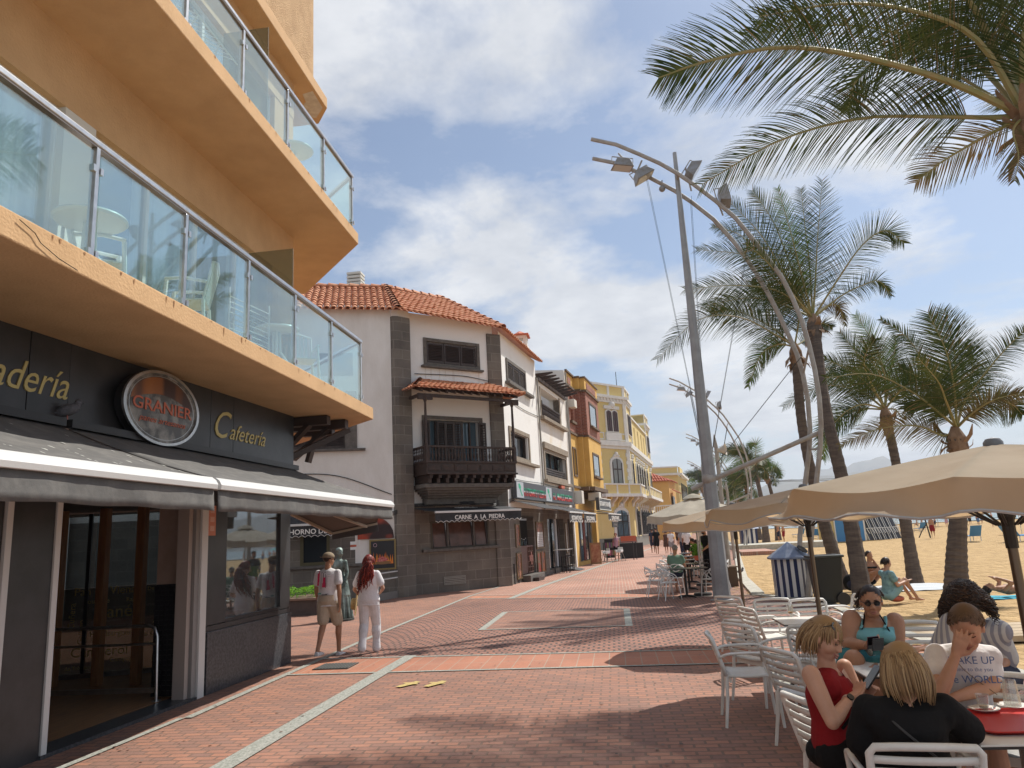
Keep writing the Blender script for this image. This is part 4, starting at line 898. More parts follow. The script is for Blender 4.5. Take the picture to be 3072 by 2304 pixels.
fbox(W1, 8.46, 8.66, 1.63, 1.72, .0, .012, 'lower_notice', m_pvc, T); fbox(W1, 8.46, 8.66, 1.725, 1.79, .0, .012, 'band', m_red, T); fbox(W1, 8.46, 8.66, 1.795, 1.9, .0, .012, 'upper_notice', m_pvc, T)
fbox(W1, 8.74, 8.78, 1.78, 2.1, 0, .04, 'pipe', m_pvc, T)
T = thing('ramp_rail', 'looped white steel handrail beside the stone corner', 'handrail', (-7.2, 24.0, 0))
a0 = G(*z5(955, 1225)); b0 = G(*z5(805, 1255)); p1 = PY(*z5(1000, 1003), a0.y-.2); pz = p1.z
d = (a0-b0).normalized(); st = a0-d*2.6
mb = MB(); mb.tube([st+UP*(pz-.02), a0+d*.28+UP*pz, a0+d*.42+UP*(pz-.04), a0+d*.42+UP*(pz-.17), a0+d*.28+UP*(pz-.2), st+UP*(pz-.22)], .022, 8); mb.build('loop', m_white, T, smooth=True)
for k in (0, 1.3, 2.3): mb = MB(); mb.tube([a0-d*k, a0-d*k+UP*pz], .02, 8); mb.build('post', m_white, T)
mb = MB(); mb.beam(st+UP*.12, a0+UP*.12, .02, .22); mb.build('kick_plate', mat('kick_plate_metal', (.22, .2, .18), .5, .3), T)
# hanging lantern-like brown wall box on pilaster and cables
T = thing('wall_cables', 'black utility cables clipped between the white wall and the stone corner', 'cables', (-7.3, 24.5, 2.7)); 
for k in range(4):
    mb = MB(); mb.tube([W1.P(7.8, 2.75+k*.06, .1), W1.P(9.0, 2.62+k*.05, .12), W1.P(9.9, 2.7+k*.04, .15), W2.P(.05, 2.98+k*.03, .1), W2.P(2.0, 3.0+k*.03, .4), W2.P(3.3, 2.95+k*.05, .2), W3.P(.1, 3.1+k*.04, .1)], .014, 5); mb.build('cable', m_blackm, T)
mb = MB(); mb.box(-7.0, -6.86, 24.95, 25.1, 2.55, 3.5); mb.build('conduit_box', mat('brown_conduit', (.12, .08, .055), .7), T, bevel=.02)
# planter with bright green leaves
T = thing('planter', 'stone planter full of bright green leaves beside the bakery corner', 'planter', (-9.5, 19.8, 0))
mb = MB(); mb.box(-12.5, -8.05, 19.65, 20.9, 0, .40); mb.build('trough', mat('planter_stone', (.10, .08, .07), .8, col2=(.07, .055, .05), scale=5), T); mb = MB(); mb.box(-12.6, -7.98, 19.58, 20.97, .40, .46); mb.build('coping', mat('planter_coping', (.22, .15, .11), .8), T, bevel=.01)
m_leafb = cloth_mat('bright_green_leaf', (.22, .42, .04), .4, col2=(.10, .25, .03)); mb = MB(); random.seed(5)
for k in range(2600):
    x = random.uniform(-12.3, -8.1); y = random.uniform(19.7, 20.8); z = .46+random.random()**.6*(.30+.06*sin(x*3)); a = random.uniform(0, 6.3); b = random.uniform(-.6, .9); s_ = random.uniform(.025, .05)
    d1 = V(cos(a)*cos(b), sin(a)*cos(b), sin(b))*s_; d2 = V(-sin(a), cos(a), random.uniform(-.4, .4))*s_*.6; c = V(x, y, z); mb.quad(c-d1, c+d2, c+d1, c-d2)
mb.build('foliage', m_leafb, T, recalc=False)
# ============ W3 ground floor: bar opening, pictures, menus
T = thing('bar_counter', 'dark red wooden bar front with wine rack in the open restaurant doorway', 'bar counter', W3.P(2, 0, -.3)); m_bar = mat('mahogany_bar', (.10, .022, .018), .4, col2=(.06, .015, .012), scale=6)
fbox(W3, 1.0, 2.15, .25, 1.32, -.5, -.08, 'front', m_bar, T); mb = MB(); mb.pbox(W3, .97, 3.0, 1.32, 1.38, -.55, -.05); mb.build('top', m_bar, T)
mb = MB()
for u in (2.17, 2.45, 2.73, 2.98): mb.pbox(W3, u, u+.03, .25, 1.32, -.3, -.06)
for z in (.3, .5, .72, .93, 1.13): mb.pbox(W3, 2.2, 2.98, z, z+.025, -.3, -.065)
mb.build('wine_rack', mat('rack_wood', (.22, .12, .09), .5), T)
fbox(W3, 2.3, 2.85, .75, .98, -.05, -.03, 'pink_panel', mat('salmon_panel', (.42, .18, .14), .6), T); fbox(W3, 2.48, 2.66, .6, 1.12, -.028, -.02, 'pink_panel', mat('salmon_panel', (.42, .18, .14), .6), T)
random.seed(4)
for k in range(8):
    p = W3.P(1.2+k*.2, 1.38, -.3+.05*(k % 3)); b_ = thing('bottle', 'dark drinks bottle standing on the red bar in the restaurant doorway', 'bottle', p, group='bottles on the red bar')
    mb = MB(); h = .22+.07*random.random(); mb.lathe([(.035, 0), (.037, h*.6), (.013, h*.78), (.013, h)], p, 8); mb.build('glass', mat('bottle_glass', random.choice([(.03, .05, .03), (.10, .07, .02), (.02, .02, .02), (.2, .2, .2)]), .1), b_, smooth=True)
    mb = MB(); mb.lathe([(.015, h), (.015, h+.03)], p, 8); mb.build('cap', m_lett, b_)
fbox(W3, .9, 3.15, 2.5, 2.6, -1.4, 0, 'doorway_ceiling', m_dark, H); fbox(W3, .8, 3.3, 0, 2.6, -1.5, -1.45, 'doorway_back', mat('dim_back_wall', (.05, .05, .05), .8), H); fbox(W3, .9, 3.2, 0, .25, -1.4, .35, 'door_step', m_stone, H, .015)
def poster(u0, u1, z0, z1, label, col, col2, fr_=m_stonel, pl=W3, sc=9):
    T = thing('menu_poster', label, 'poster', pl.P((u0+u1)/2, z0, 0)); frame(pl, u0, u1, z0, z1, .05, .005, .05, 'frame', fr_, T)
    fbox(pl, u0+.05, u1-.05, z0+.05, z1-.05, .005, .02, 'print', mat('poster_print', col, .4, col2=col2, scale=sc, detail=2, lo=.42, hi=.56), T); return T
fdk = mat('bronze_frame', (.17, .12, .06), .45, .3)
poster(.2, .8, 1.35, 2.25, 'tall framed food photo poster left of the bar doorway', (.40, .12, .05), (.10, .05, .04), fdk)
poster(.15, .85, .15, 1.15, 'lower framed food photo poster left of the bar doorway behind the high table', (.45, .18, .08), (.10, .07, .06), fdk)
t1 = poster(3.35, 4.65, 1.2, 2.35, 'framed white menu sheet with arched red picture right of the bar', (.25, .09, .06), (.12, .06, .05), fdk)
s_ = fbox(W3, 3.5, 4.5, 1.28, 1.9, .022, .03, 'menu_sheet', mat('menu_paper', (.62, .62, .62), .5), t1)
mb = MB()
for k in range(7):
    for j in range(4): mb.pbox(W3, 3.58+j*.24, 3.74+j*.24, 1.34+k*.075, 1.365+k*.075, .031, .033)
mb.build('printed_lines', mat('grey_print', (.25, .25, .28), .6), s_)
poster(3.3, 3.95, .18, 1.1, 'framed green and red dish poster low on the wall', (.25, .25, .15), (.5, .07, .05), fdk, sc=5); poster(4.0, 4.7, .18, 1.1, 'framed orange pizza poster low on the wall', (.5, .17, .04), (.15, .08, .1), fdk, sc=5)
m_sgn = mat('sign_dark_face', (.07, .075, .085), .5); m_sgl = mat('sign_light_face', (.42, .45, .48), .5); m_grn = mat('green_lettering', (.02, .35, .20), .5); m_wr = mat('red_white_lettering', (.75, .10, .09), .5)
m_tri = bpy.data.materials.new('tricolour_lettering'); m_tri.use_nodes = True; t = m_tri.node_tree
g_ = nd(t, 'ShaderNodeNewGeometry'); s_2 = nd(t, 'ShaderNodeSeparateXYZ'); t.links.new(g_.outputs['Position'], s_2.inputs[0]); rr_ = nd(t, 'ShaderNodeMapRange'); rr_.inputs[1].default_value = 3.36; rr_.inputs[2].default_value = 3.70; t.links.new(s_2.outputs[2], rr_.inputs[0])
cr_ = nd(t, 'ShaderNodeValToRGB'); cr_.color_ramp.interpolation = 'CONSTANT'; cr_.color_ramp.elements[0].color = (.70, .06, .05, 1); e_ = cr_.color_ramp.elements[1]; e_.position = .40; e_.color = (.7, .7, .68, 1); e_ = cr_.color_ramp.elements.new(.58); e_.color = (.02, .36, .2, 1)
t.links.new(rr_.outputs[0], cr_.inputs[0]); t.links.new(cr_.outputs[0], t.nodes['Principled BSDF'].inputs['Base Color'])
T = thing('restaurant_sign', 'long sign board lettered RISTORANTE PIZZERIA and AL MACCARONI above the awnings', 'sign', W3.P(6, 3.5, .1))
fbox(W3, -.05, 10.8, 3.22, 3.92, .05, .22, 'board', m_sgn, T, .01); n_ = .225
for a, b in ((.0, 1.0), (4.75, 5.85)): fbox(W3, a, b, 3.26, 3.88, n_, n_+.008, 'light_panel', m_sgl, T)
for a in (.5, 5.3):
    mb = MB(); mb.poly([W3.P(a+x*.5, 3.3+y*.52, n_+.012) for x, y in ((-.5, .95), (-.1, 1.0), (.25, .75), (.1, .6), (.35, .3), (.6, .15), (.5, .05), (.3, .1), (.1, .3), (-.15, .55), (-.45, .7))]); mb.build('boot_emblem', m_grn, T)
for tx, ua, ub, sz in (('RISTORANTE', 1.05, 3.05, .5), ('PIZZERIA', 3.15, 4.7, .5), ('AL', 6.1, 6.7, .5), ('MACCARONI', 6.95, 10.5, .5)):
    w = (ub-ua)
    for i, ch in enumerate(tx):
        uu = ua+(i+.5)*w/len(tx); o = text(ch, .46, 'letter', m_tri, T, W3.P(uu, 3.36, n_+.01), W3.u, UP, W3.n, 'CENTER', .01, sx=w/len(tx)/.34, bold=.004)
shop_awning('black awning with white lettered zigzag valance under RISTORANTE PIZZERIA', W3, 4.6, 7.6, 3.1, 2.72, .05, 1.25, 'RISTORANTE PASTA', .26, .42, .3, tcol=1)
shop_awning('second black awning with zigzag valance, next to the narrow yellow wall', W3, 7.9, 11.2, 3.1, 2.72, .05, 1.25, 'PIZZAS CON MASA', .26, .42, .3, tcol=1)
mb = MB(); mb.prism([W3.P(-.3, 3.15, .05), W3.P(4.4, 3.15, .05), W3.P(4.4, 2.8, 1.1), W3.P(.8, 2.8, 1.1)], (0, 0, .01)); mb.build('plain_awning', m_awb, H)
# ============ white house with pergola
H2 = thing('pergola_house', 'white house with wooden pergola slats and a balustraded top floor opening', 'house', W3.P(8, 0, 0))
wallpanel(W3, 5.0, 11.5, 2.9, 9.1, m_wh3, H2, [(5.75, 9.7, 7.25, 8.7), (5.9, 10.4, 4.35, 5.75)], .5); wallpanel(W3, 5.0, 11.5, 0, 2.9, m_st3, H2, [(5.6, 9.0, .2, 2.5), (9.9, 11.2, .2, 2.5)], .4)
fbox(W3, 5.3, 10.6, 7.08, 7.25, 0, .25, 'ledge', m_stonel, H2, .012); fbox(W3, 5.6, 5.75, 7.25, 8.7, -.1, .03, 'jamb', m_stonel, H2); fbox(W3, 9.7, 10.0, 7.25, 8.8, -.3, .03, 'jamb', m_stonel, H2)
fbox(W3, 5.75, 9.7, 7.25, 8.7, -.9, -.85, 'glazing', m_bglass, H2)
for k in range(5): fbox(W3, 5.8+k*.85, 5.88+k*.85, 7.25, 8.7, -.84, -.78, 'mullion', m_shut, H2)
fbox(W3, 5.75, 9.7, 7.86, 7.92, -.02, .06, 'rail', m_dwood, H2); fbox(W3, 5.75, 9.7, 7.25, 7.30, -.02, .06, 'rail', m_dwood, H2)
for k in range(22): baluster(W3.P(5.88+k*.172, 7.30, .02), m_dwood, H2, h=.56, s=1.2, n=6)
fbox(W3, 5.0, 11.3, 8.92, 9.06, .0, .12, 'pergola_beam', m_dwood, H2)
for k in range(9):
    u = 5.15+k*.72; mb = MB(); a = W3.P(u, 9.06, -.6); b = W3.P(u, 9.06, .75); mb.prism([W3.P(u, 9.06, -.6), W3.P(u, 9.24, -.6), W3.P(u, 9.24, .8), W3.P(u, 9.19, .8), W3.P(u, 9.07, .3)], W3.u*.11); mb.build('pergola_slat', m_dwood, H2)
fbox(W3, 5.55, 10.8, 5.75, 6.05, 0, .12, 'lintel', m_stonel, H2, .01); frame(W3, 5.6, 10.6, 4.3, 5.8, .22, 0, .05, 'window_surround', m_stonel, H2); fbox(W3, 5.4, 10.9, 4.16, 4.3, 0, .2, 'window_sill', m_stonel, H2, .01)
w = fbox(W3, 5.9, 10.4, 4.35, 5.75, -.4, -.36, 'window', m_bglass, H2)
for u in (5.9, 7.0, 8.1, 9.2, 10.3): fbox(W3, u, u+.09, 4.9, 5.75, -.35, -.25, 'mullion', m_shut, w)
for k in range(5): fbox(W3, 5.9, 10.4, 4.38+k*.11, 4.45+k*.11, -.1, -.04, 'slat', m_shut, w)
fbox(W3, 9.25, 10.35, 4.9, 5.7, -.2, -.15, 'open_sash', m_dglass, w)
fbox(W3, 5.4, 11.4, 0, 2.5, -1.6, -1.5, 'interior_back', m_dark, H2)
for u, c_ in ((5.7, m_shut), (6.2, m_bglass), (7.2, m_dglass), (7.9, m_sgl), (8.5, m_shut), (10.2, m_dwood), (10.8, m_shut)): fbox(W3, u, u+.35, .1, 2.5, -.3, -.2, 'door_leaf', c_, H2)
T = poster(9.15, 9.65, .8, 2.3, 'narrow tall menu board between the two zigzag awnings', (.5, .48, .45), (.3, .3, .3), fdk)
# ============ house behind, with party wall
T = thing('party_wall', 'plain off white gable wall rising between pergola house and brick house', 'wall', W3.P(11.6, 0, -2))
mb = MB(); mb.prism([W3.P(11.55, 0, -.0), W3.P(11.55, 10.7, -.0), W3.P(11.55, 10.95, -2.4), W3.P(11.55, 10.6, -3.0), W3.P(11.55, 10.9, -12), W3.P(11.55, 0, -12)], W3.u*.25); mb.build('wall', m_wh1, T)
# ============ yellow and brick house
K = thing('brick_bay_house', 'narrow yellow house with a projecting red brick bay', 'house', W3.P(15, 0, 0))
m_yel = mat('deep_yellow_wall', (.66, .42, .12), .85, col2=(.58, .36, .10), scale=1.5, bump=.1); m_rb = brick_mat('red_face_brick', (.30, .085, .05), (.22, .06, .04), (.34, .24, .18), .26, .085, .012, axes=(W3.u+W3.n).normalized()*1.2, noise_s=2); m_trim = mat('brown_cement_trim', (.13, .09, .06), .8)
wallpanel(W3, 11.8, 18.9, 9.95, 10.72, m_yel, K); wallpanel(W3, 11.8, 18.9, 7.25, 9.95, m_rb, K, [(12.6, 13.5, 8.0, 9.5)]); wallpanel(W3, 11.8, 18.9, 4.3, 7.25, m_yel, K, [(12.55, 13.3, 4.95, 6.4)]); wallpanel(W3, 11.8, 18.9, 0, 4.3, m_yel, K, [(12.6, 18.2, .2, 2.6)])
bayp = [(14.0, 0), (14.0, .32), (14.3, .32), (14.3, .62), (18.5, .62), (18.5, 0)]
def bay(z0, z1, m, name, grow=0.0):
    mb = MB(); mb.prism([W3.P(u+(grow if i > 3 else -grow), z0, n+(grow if n else 0)) for i, (u, n) in enumerate(bayp)], (0, 0, z1-z0)); return mb.build(name, m, K)
bay(4.32, 7.2, m_yel, 'bay_lower'); bay(7.32, 9.88, m_rb, 'bay_brick'); bay(10.0, 10.7, m_yel, 'bay_parapet')
for z0, z1, g in ((4.1, 4.32, .22), (7.2, 7.32, .05), (9.88, 10.0, .1), (10.7, 10.8, .07)): bay(z0, z1, m_trim, 'cornice', g)
for z0, z1 in ((4.2, 4.32), (7.2, 7.32), (9.88, 10.0), (10.7, 10.8)): fbox(W3, 11.8, 13.9, z0, z1, 0, .12, 'cornice', m_trim, K)
for u0, u1, z0, z1, n in ((15.3, 17.4, 8.0, 9.35, .62), (15.3, 17.2, 5.0, 6.3, .62)):
    frame(W3, u0-.08, u1+.08, z0-.05, z1+.08, .1, n, n+.05, 'window_surround', m_trim, K); fbox(W3, u0-.15, u1+.2, z0-.15, z0-.05, n, n+.2, 'window_sill', m_trim, K)
    w = fbox(W3, u0+.04, u1-.04, z0+.04, z1-.04, n+.004, n+.02, 'window', m_bglass, K); frame(W3, u0, u1, z0, z1, .07, n+.005, n+.04, 'frame', m_shut, w)
fbox(W3, 12.6, 13.5, 8.0, 9.5, -.2, -.15, 'arched_niche', m_rb, K); fbox(W3, 12.4, 13.7, 7.85, 8.0, 0, .15, 'ledge', m_trim, K); fbox(W3, 12.55, 13.3, 4.95, 6.4, -.15, -.1, 'window', m_bglass, K); frame(W3, 12.45, 13.4, 4.85, 6.5, .1, 0, .05, 'window_surround', m_trim, K)
for u0, u1 in ((12.4, 13.2), (14.8, 17.8)): fbox(W3, u0, u1, 10.12, 10.5, (.62 if u0 > 14 else 0)+.001, (.62 if u0 > 14 else 0)+.03, 'brick_panel', m_rb, K)
mb = MB()
for k in range(5): mb.pbox(W3, 15+k*.6, 15.3+k*.6, 3.7, 4.1, 0, .6-.05*(k % 2))
mb.build('corbel', m_trim, K)
for u, c_ in ((12.7, m_dglass), (13.5, m_shut), (14.2, m_bglass), (15.0, mat('dim_red', (.2, .05, .04), .6)), (15.6, m_dglass), (16.4, m_shut), (17.2, m_bglass)): fbox(W3, u, u+.5, .1, 2.6, -.3, -.2, 'door_leaf', c_, K)
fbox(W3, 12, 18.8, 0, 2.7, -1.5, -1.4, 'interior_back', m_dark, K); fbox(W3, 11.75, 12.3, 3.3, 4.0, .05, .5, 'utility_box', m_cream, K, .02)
T = thing('restaurant_sign', 'dark sign board lettered RESTAURANTE ITALIANO under the brick bay', 'sign', W3.P(16, 3.5, .8))
fbox(W3, 14.4, 18.6, 3.0, 3.7, .75, .95, 'board', m_sgn, T, .01); frame(W3, 14.4, 18.6, 3.0, 3.7, .05, .951, .97, 'rim', m_cream, T); text('RESTAURANTE ITALIANO', .36, 'lettering', m_lett, T, W3.P(16.2, 3.24, .96), W3.u, UP, W3.n, 'CENTER', .01, sx=.8, bold=.006)
disc(W3.P(18.15, 3.35, .955), W3.u, UP, W3.n, .2, .01, 12).build('emblem', m_pvc, T)
shop_awning('far black awning with zigzag valance under the RESTAURANTE ITALIANO sign', W3, 13.8, 18.6, 3.0, 2.75, .3, 1.5, 'PIZZERIA RESTAURANTE', .26, .36, .35, tcol=1)
T = thing('hanging_sign', 'small double white lettered sign hanging below the farthest black awning', 'sign', W3.P(18.4, 2.3, 1.4)); fbox(W3, 16.2, 18.4, 1.98, 2.3, 1.3, 1.34, 'board', m_blackm, T); text('Pizza   Pasta', .2, 'lettering', m_lett, T, W3.P(17.3, 2.08, 1.345), W3.u, UP, W3.n, 'CENTER', .004)
fbox(W3, 16.2, 18.4, 2.3, 2.36, 1.29, 1.36, 'bar', m_lett, T)
# ============ ornate pale yellow building
O = thing('ornate_building', 'pale yellow corner building with ornate white mouldings and arched windows', 'building', (2, 77.6, 0))
C1 = V(2.02, 77.6, 0); a40 = R(40); O1 = Plane((C1.x-6*sin(a40), C1.y-6*cos(a40)), C1); O2 = Plane(C1, (4.9, 98.0)); O0 = Plane((O1.P(.9, 0).x-9*sin(R(78)), O1.P(.9, 0).y-9*cos(R(78))), O1.P(.9, 0))
m_py = mat('pale_yellow_wall', (.66, .53, .24), .85, col2=(.62, .48, .20), scale=.5, bump=.08); m_wm = mat('white_moulding', (.70, .69, .66), .8, col2=(.62, .61, .58), scale=2); m_gb = mat('granite_plinth', (.24, .235, .20), .7, col2=(.19, .185, .16), scale=2)
mb = MB(); mb.prism([O0.P(0, 0), O1.P(.9, 0), C1, O2.P(25.4, 0), O2.P(25.4, 0, -12), O0.P(0, 0, -12)], (0, 0, 12.6)); mb.build('wall', m_py, O)
for pl, u0, u1, nn in ((O0, 0, 9.0, .1), (O1, .9, 6.0, .1), (O2, 0, 25.5, .1)):
    fbox(pl, u0, u1+nn, 0, 1.06, -.1, nn, 'plinth', m_gb, O)
    fbox(pl, u0, u1+.3, 10.25, 10.75, -.1, .28, 'string_course', m_wm, O); fbox(pl, u0, u1+.12, 9.95, 10.25, -.1, .12, 'string_course', m_wm, O)
def tower(pl, u0, u1):
    fbox(pl, u0, u1, 12.6, 15.2, -4, -.01, 'tower_wall', m_py, O); fbox(pl, u0-.0, u1+.3, 15.2, 15.5, -4, .3, 'cornice', m_wm, O); fbox(pl, u0, u1+.15, 14.75, 15.2, -3.9, .12, 'frieze', m_wm, O)
    fbox(pl, u0, u1, 15.5, 16.6, -3.8, .0, 'parapet', m_py, O); fbox(pl, u0, u1+.1, 16.5, 16.7, -3.9, .12, 'coping', m_wm, O)
    for u in (u0, (u0+u1)/2-.15, u1-.3): fbox(pl, u, u+.3, 15.5, 16.5, -3.7, .08, 'pier', m_wm, O)
    n = int((u1-u0)/.5)
    for k in range(n): fbox(pl, u0+k*.5+.1, u0+k*.5+.3, 14.95, 15.2, .0, .22, 'bracket', m_wm, O)
tower(O1, .9, 6.0); tower(O2, .0, 4.4); tower(O0, 3, 9.0)
fbox(O2, 4.4, 20.5, 12.6, 14.0, -4, -.02, 'upper_wall', m_py, O); fbox(O2, 4.4, 20.5, 13.85, 14.05, -4.2, .15, 'coping', m_wm, O)
tower(O2, 20.5, 25.5)
def arch_window(pl, u, z0, z1, w, m_pane, parent, grill=False, surround=.28, crest=True):
    r = w/2; zc = z1-r*.55; pts = [(u-r, z0), (u+r, z0), (u+r, zc)]+[(u+r*cos(a), zc+(z1-zc)*sin(a)) for a in (.5, 1.0, 1.57, 2.1, 2.6)]+[(u-r, zc)]
    sp = surround; R2 = r+sp; p2 = [(u-R2, z0-.1), (u+R2, z0-.1), (u+R2, zc)]+[(u+R2*cos(a), zc+(z1-zc+sp)*sin(a)) for a in (.5, 1.0, 1.57, 2.1, 2.6)]+[(u-R2, zc)]
    mb = MB(); mb.prism([pl.P(a, b, .0) for a, b in p2], pl.n*.12); sr = mb.build('window_surround', m_wm, parent)
    mb = MB(); mb.prism([pl.P(a, b, .12) for a, b in pts], pl.n*.03); wn = mb.build('window', m_pane, parent)
    mb = MB(); mb.pbox(pl, u-.05, u+.05, z0, z1-.02, .15, .19); mb.pbox(pl, u-r, u+r, z0+(z1-z0)*.55, z0+(z1-z0)*.55+.12, .15, .185)
    for s in (-1, 1): mb.pbox(pl, u+s*(r-.05)-.05, u+s*(r-.05)+.05, z0, zc, .15, .187)
    mb.build('frame', m_shut, wn)
    if grill:
        mb = MB(); k = 8
        for i in range(k+1): mb.pbox(pl, u-r+.04+i*(w-.12)/k, u-r+.08+i*(w-.12)/k, z0, z1-.25, .28, .31)
        for z in (z0+.1, (z0+z1)/2, z1-.6): mb.pbox(pl, u-r, u+r, z, z+.05, .27, .32)
        mb.build('iron_grille', m_blackm, wn)
    if crest:
        mb = MB(); mb.ball(pl.P(u, z1+sp+.18, .12), (.2, .2, .26)); mb.ball(pl.P(u-.28, z1+sp+.02, .1), (.18, .12, .12)); mb.ball(pl.P(u+.28, z1+sp+.02, .1), (.18, .12, .12)); mb.build('crest', m_wm, parent)
mbl = mat('curtained_pane', (.22, .23, .22), .2, spec=.6); mblb = mat('blue_shutter_pane', (.13, .22, .29), .3)
arch_window(O1, 3.85, 6.4, 8.95, 1.5, mbl, O); arch_window(O1, 3.95, 1.15, 3.75, 1.75, mblb, O, True, .35)
for u in (3.2, 4.15): arch_window(O1, u, 11.75, 13.9, .72, mat('plum_pane', (.10, .05, .05), .3), O, surround=.14, crest=False)
fbox(O1, 2.5, 4.85, 14.05, 14.4, .0, .2, 'window_head', m_wm, O); fbox(O1, 2.5, 4.85, 10.8, 11.6, .0, .22, 'panel', m_wm, O); mb = MB(); mb.ball(O1.P(3.7, 14.5, .15), (.35, .2, .35)); mb.build('crest', m_wm, O)
for a, b in ((1.5, 2.3), (5.0, 5.7)): frame(O1, a, b, 10.85, 11.6, .1, 0, .06, 'panel_frame', m_wm, O)
for pl, u in ((O1, 1.15), (O1, 5.6), (O2, .12), (O2, 4.1), (O2, 20.6), (O2, 24.8)): fbox(pl, u, u+.35, 10.75, 14.9, 0, .1, 'pilaster', m_wm, O)
for pl, u in ((O1, 1.15), (O1, 5.62), (O2, .1)):
    mb = MB()
    for k in range(9): mb.pbox(pl, u-(.14 if k % 2 else 0), u+.35+(.14 if k % 2 else 0), 6.4+k*.4, 6.78+k*.4, 0, .1)
    mb.build('quoins', m_wm, O)
for k, u in enumerate((2.2, 6.4, 8.9, 11.4, 13.9, 17.4, 22.5)):
    arch_window(O2, u, 6.5, 9.0, 1.15 if k else 1.1, mbl, O, surround=.25)
for k, u in enumerate((2.6, 7.2, 9.6, 12.0, 14.4, 18.5, 22.5)): arch_window(O2, u, 1.2, 3.9, 1.5, mat('dark_grilled_pane', (.03, .03, .035), .3), O, True, .28)
for u in (1.3, 2.2, 3.1, 22.0, 22.9, 23.8): arch_window(O2, u, 11.75, 13.9, .6, mat('plum_pane', (.10, .05, .05), .3), O, surround=.12, crest=False)
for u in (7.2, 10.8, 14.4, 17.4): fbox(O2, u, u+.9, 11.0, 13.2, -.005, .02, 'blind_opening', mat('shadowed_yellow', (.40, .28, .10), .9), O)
# balcony with panels and brackets
def balc(pl, u0, u1, n1):
    fbox(pl, u0, u1, 5.05, 5.35, 0, n1+.15, 'balcony_floor', m_wm, O); fbox(pl, u0+.05, u1-.05, 5.35, 6.3, n1-.1, n1, 'balcony_parapet', m_py, O); fbox(pl, u0, u1, 6.22, 6.36, n1-.15, n1+.08, 'balcony_rail', m_wm, O)
    n = max(2, int((u1-u0)/1.9)+1)
    for k in range(n): u = u0+(u1-u0-.2)*k/(n-1); fbox(pl, u, u+.2, 5.35, 6.22, n1-.12, n1+.05, 'pier', m_wm, O)
    for k in range(n*2-1):
        u = u0+.3+(u1-u0-.8)*k/(n*2-2); mb = MB(); mb.prism([pl.P(u, 5.05, 0), pl.P(u, 5.05, n1*.85), pl.P(u, 4.85, n1*.8), pl.P(u, 4.5, .25), pl.P(u, 4.1, .1), pl.P(u, 4.1, 0)], pl.u*.22); mb.build('console', m_py if k % 2 else m_wm, O)
balc(O0, 3.6, 9.2, .95); balc(O1, .6, 6.4, .95); balc(O2, -.3, 4.2, .95); balc(O2, 5.6, 21.5, 1.35)
mb = MB(); mb.tube([O2.P(3, 16.6, -1), O2.P(3, 19.0, -1)], .04, 6); mb.build('roof_mast', m_blackm, O)
# low buildings beyond
D = thing('orange_house', 'ochre house with a steep red tiled roof beyond the ornate building', 'house', (9, 118, 0)); xr = PY(2026, 1600, 118.5).x; Dp = Plane((xr-9.4, 116.0), (xr, 118.5)); Dq = Plane((xr, 118.5), (xr+2.6, 135))
m_or2 = mat('orange_yellow_wall', (.60, .36, .12), .85, col2=(.55, .33, .11), scale=.6)
mb = MB(); mb.prism([Dp.P(0, 0), Dp.P(9.4, 0), Dq.P(9, 0), Dq.P(9, 0, -9)], (0, 0, 9.0)); mb.build('wall', m_or2, D)
e1 = Dp.P(-1, 8.9, .4); e2 = Dp.P(9.7, 8.9, .4); tiles('roof_tiles', e1, e2, [e1, e2, Dp.P(4.4, 11.9, -4.2), Dp.P(-1, 11.9, -4.2)], m_tileR, D, w=.42, L=.8, r=.17)
e3 = Dq.P(9, 8.9, .4); tiles('roof_tiles', e2, e3, [e2, e3, Dp.P(4.4, 11.9, -4.2)], m_tileR, D, w=.42, L=.8, r=.17)
fbox(Dp, 6.2, 9.3, 3.6, 3.9, 0, 1.5, 'terrace', m_wm, D); fbox(Dp, 6.2, 9.4, 5.0, 5.2, 1.3, 1.5, 'terrace_rail', m_wm, D)
for k in range(9): baluster(Dp.P(6.4+k*.34, 3.9, 1.4), m_wm, D, h=1.1, s=2.2, n=6)
fbox(Dq, 1.5, 4.5, 4.2, 6.6, .0, .1, 'window', m_dglass, D); e4 = Dq.P(1, 7.0, 1.1); e5 = Dq.P(5, 7.0, 1.1); tiles('canopy_tiles', e4, e5, [e4, e5, Dq.P(5, 7.6, 0), Dq.P(1, 7.6, 0)], m_tileR, D, w=.4, L=.6, r=.15)
D = thing('yellow_villa', 'pale yellow flat roofed villa with white parapet beyond the red tiled roof', 'villa', (13, 140, 0)); xr = PY(2056, 1600, 140).x; Fp = Plane((xr-11.6, 137), (xr, 140)); xe = PY(2098, 1600, 190).x; Fq = Plane((xr, 140), (xe, 190))
mb = MB(); mb.prism([Fp.P(0, 0), Fp.P(11.6, 0), Fq.P(20, 0), Fq.P(20, 0, -10)], (0, 0, 11.2)); mb.build('wall', mat('villa_wall', (.60, .46, .20), .85), D); fbox(Fp, 0, 11.9, 11.2, 11.6, -.1, .5, 'cornice', m_wm, D); fbox(Fp, 0, 11.6, 11.6, 12.7, -.2, .1, 'parapet', m_py, D); fbox(Fp, 0, 11.7, 12.6, 12.85, -.3, .2, 'coping', m_wm, D)
fbox(Fq, 0, 20, 11.2, 11.6, -.1, .5, 'cornice', m_wm, D); fbox(Fq, 0, 8, 11.6, 12.7, -.2, .1, 'parapet', m_py, D)
for k in range(6): fbox(Fq, 1.5+k*3, 2.7+k*3, 6.6, 9.8, 0, .1, 'window', m_dglass, D)
fbox(Fq, 0, 20, 5.6, 6.0, 0, 1.4, 'balcony', m_wm, D)
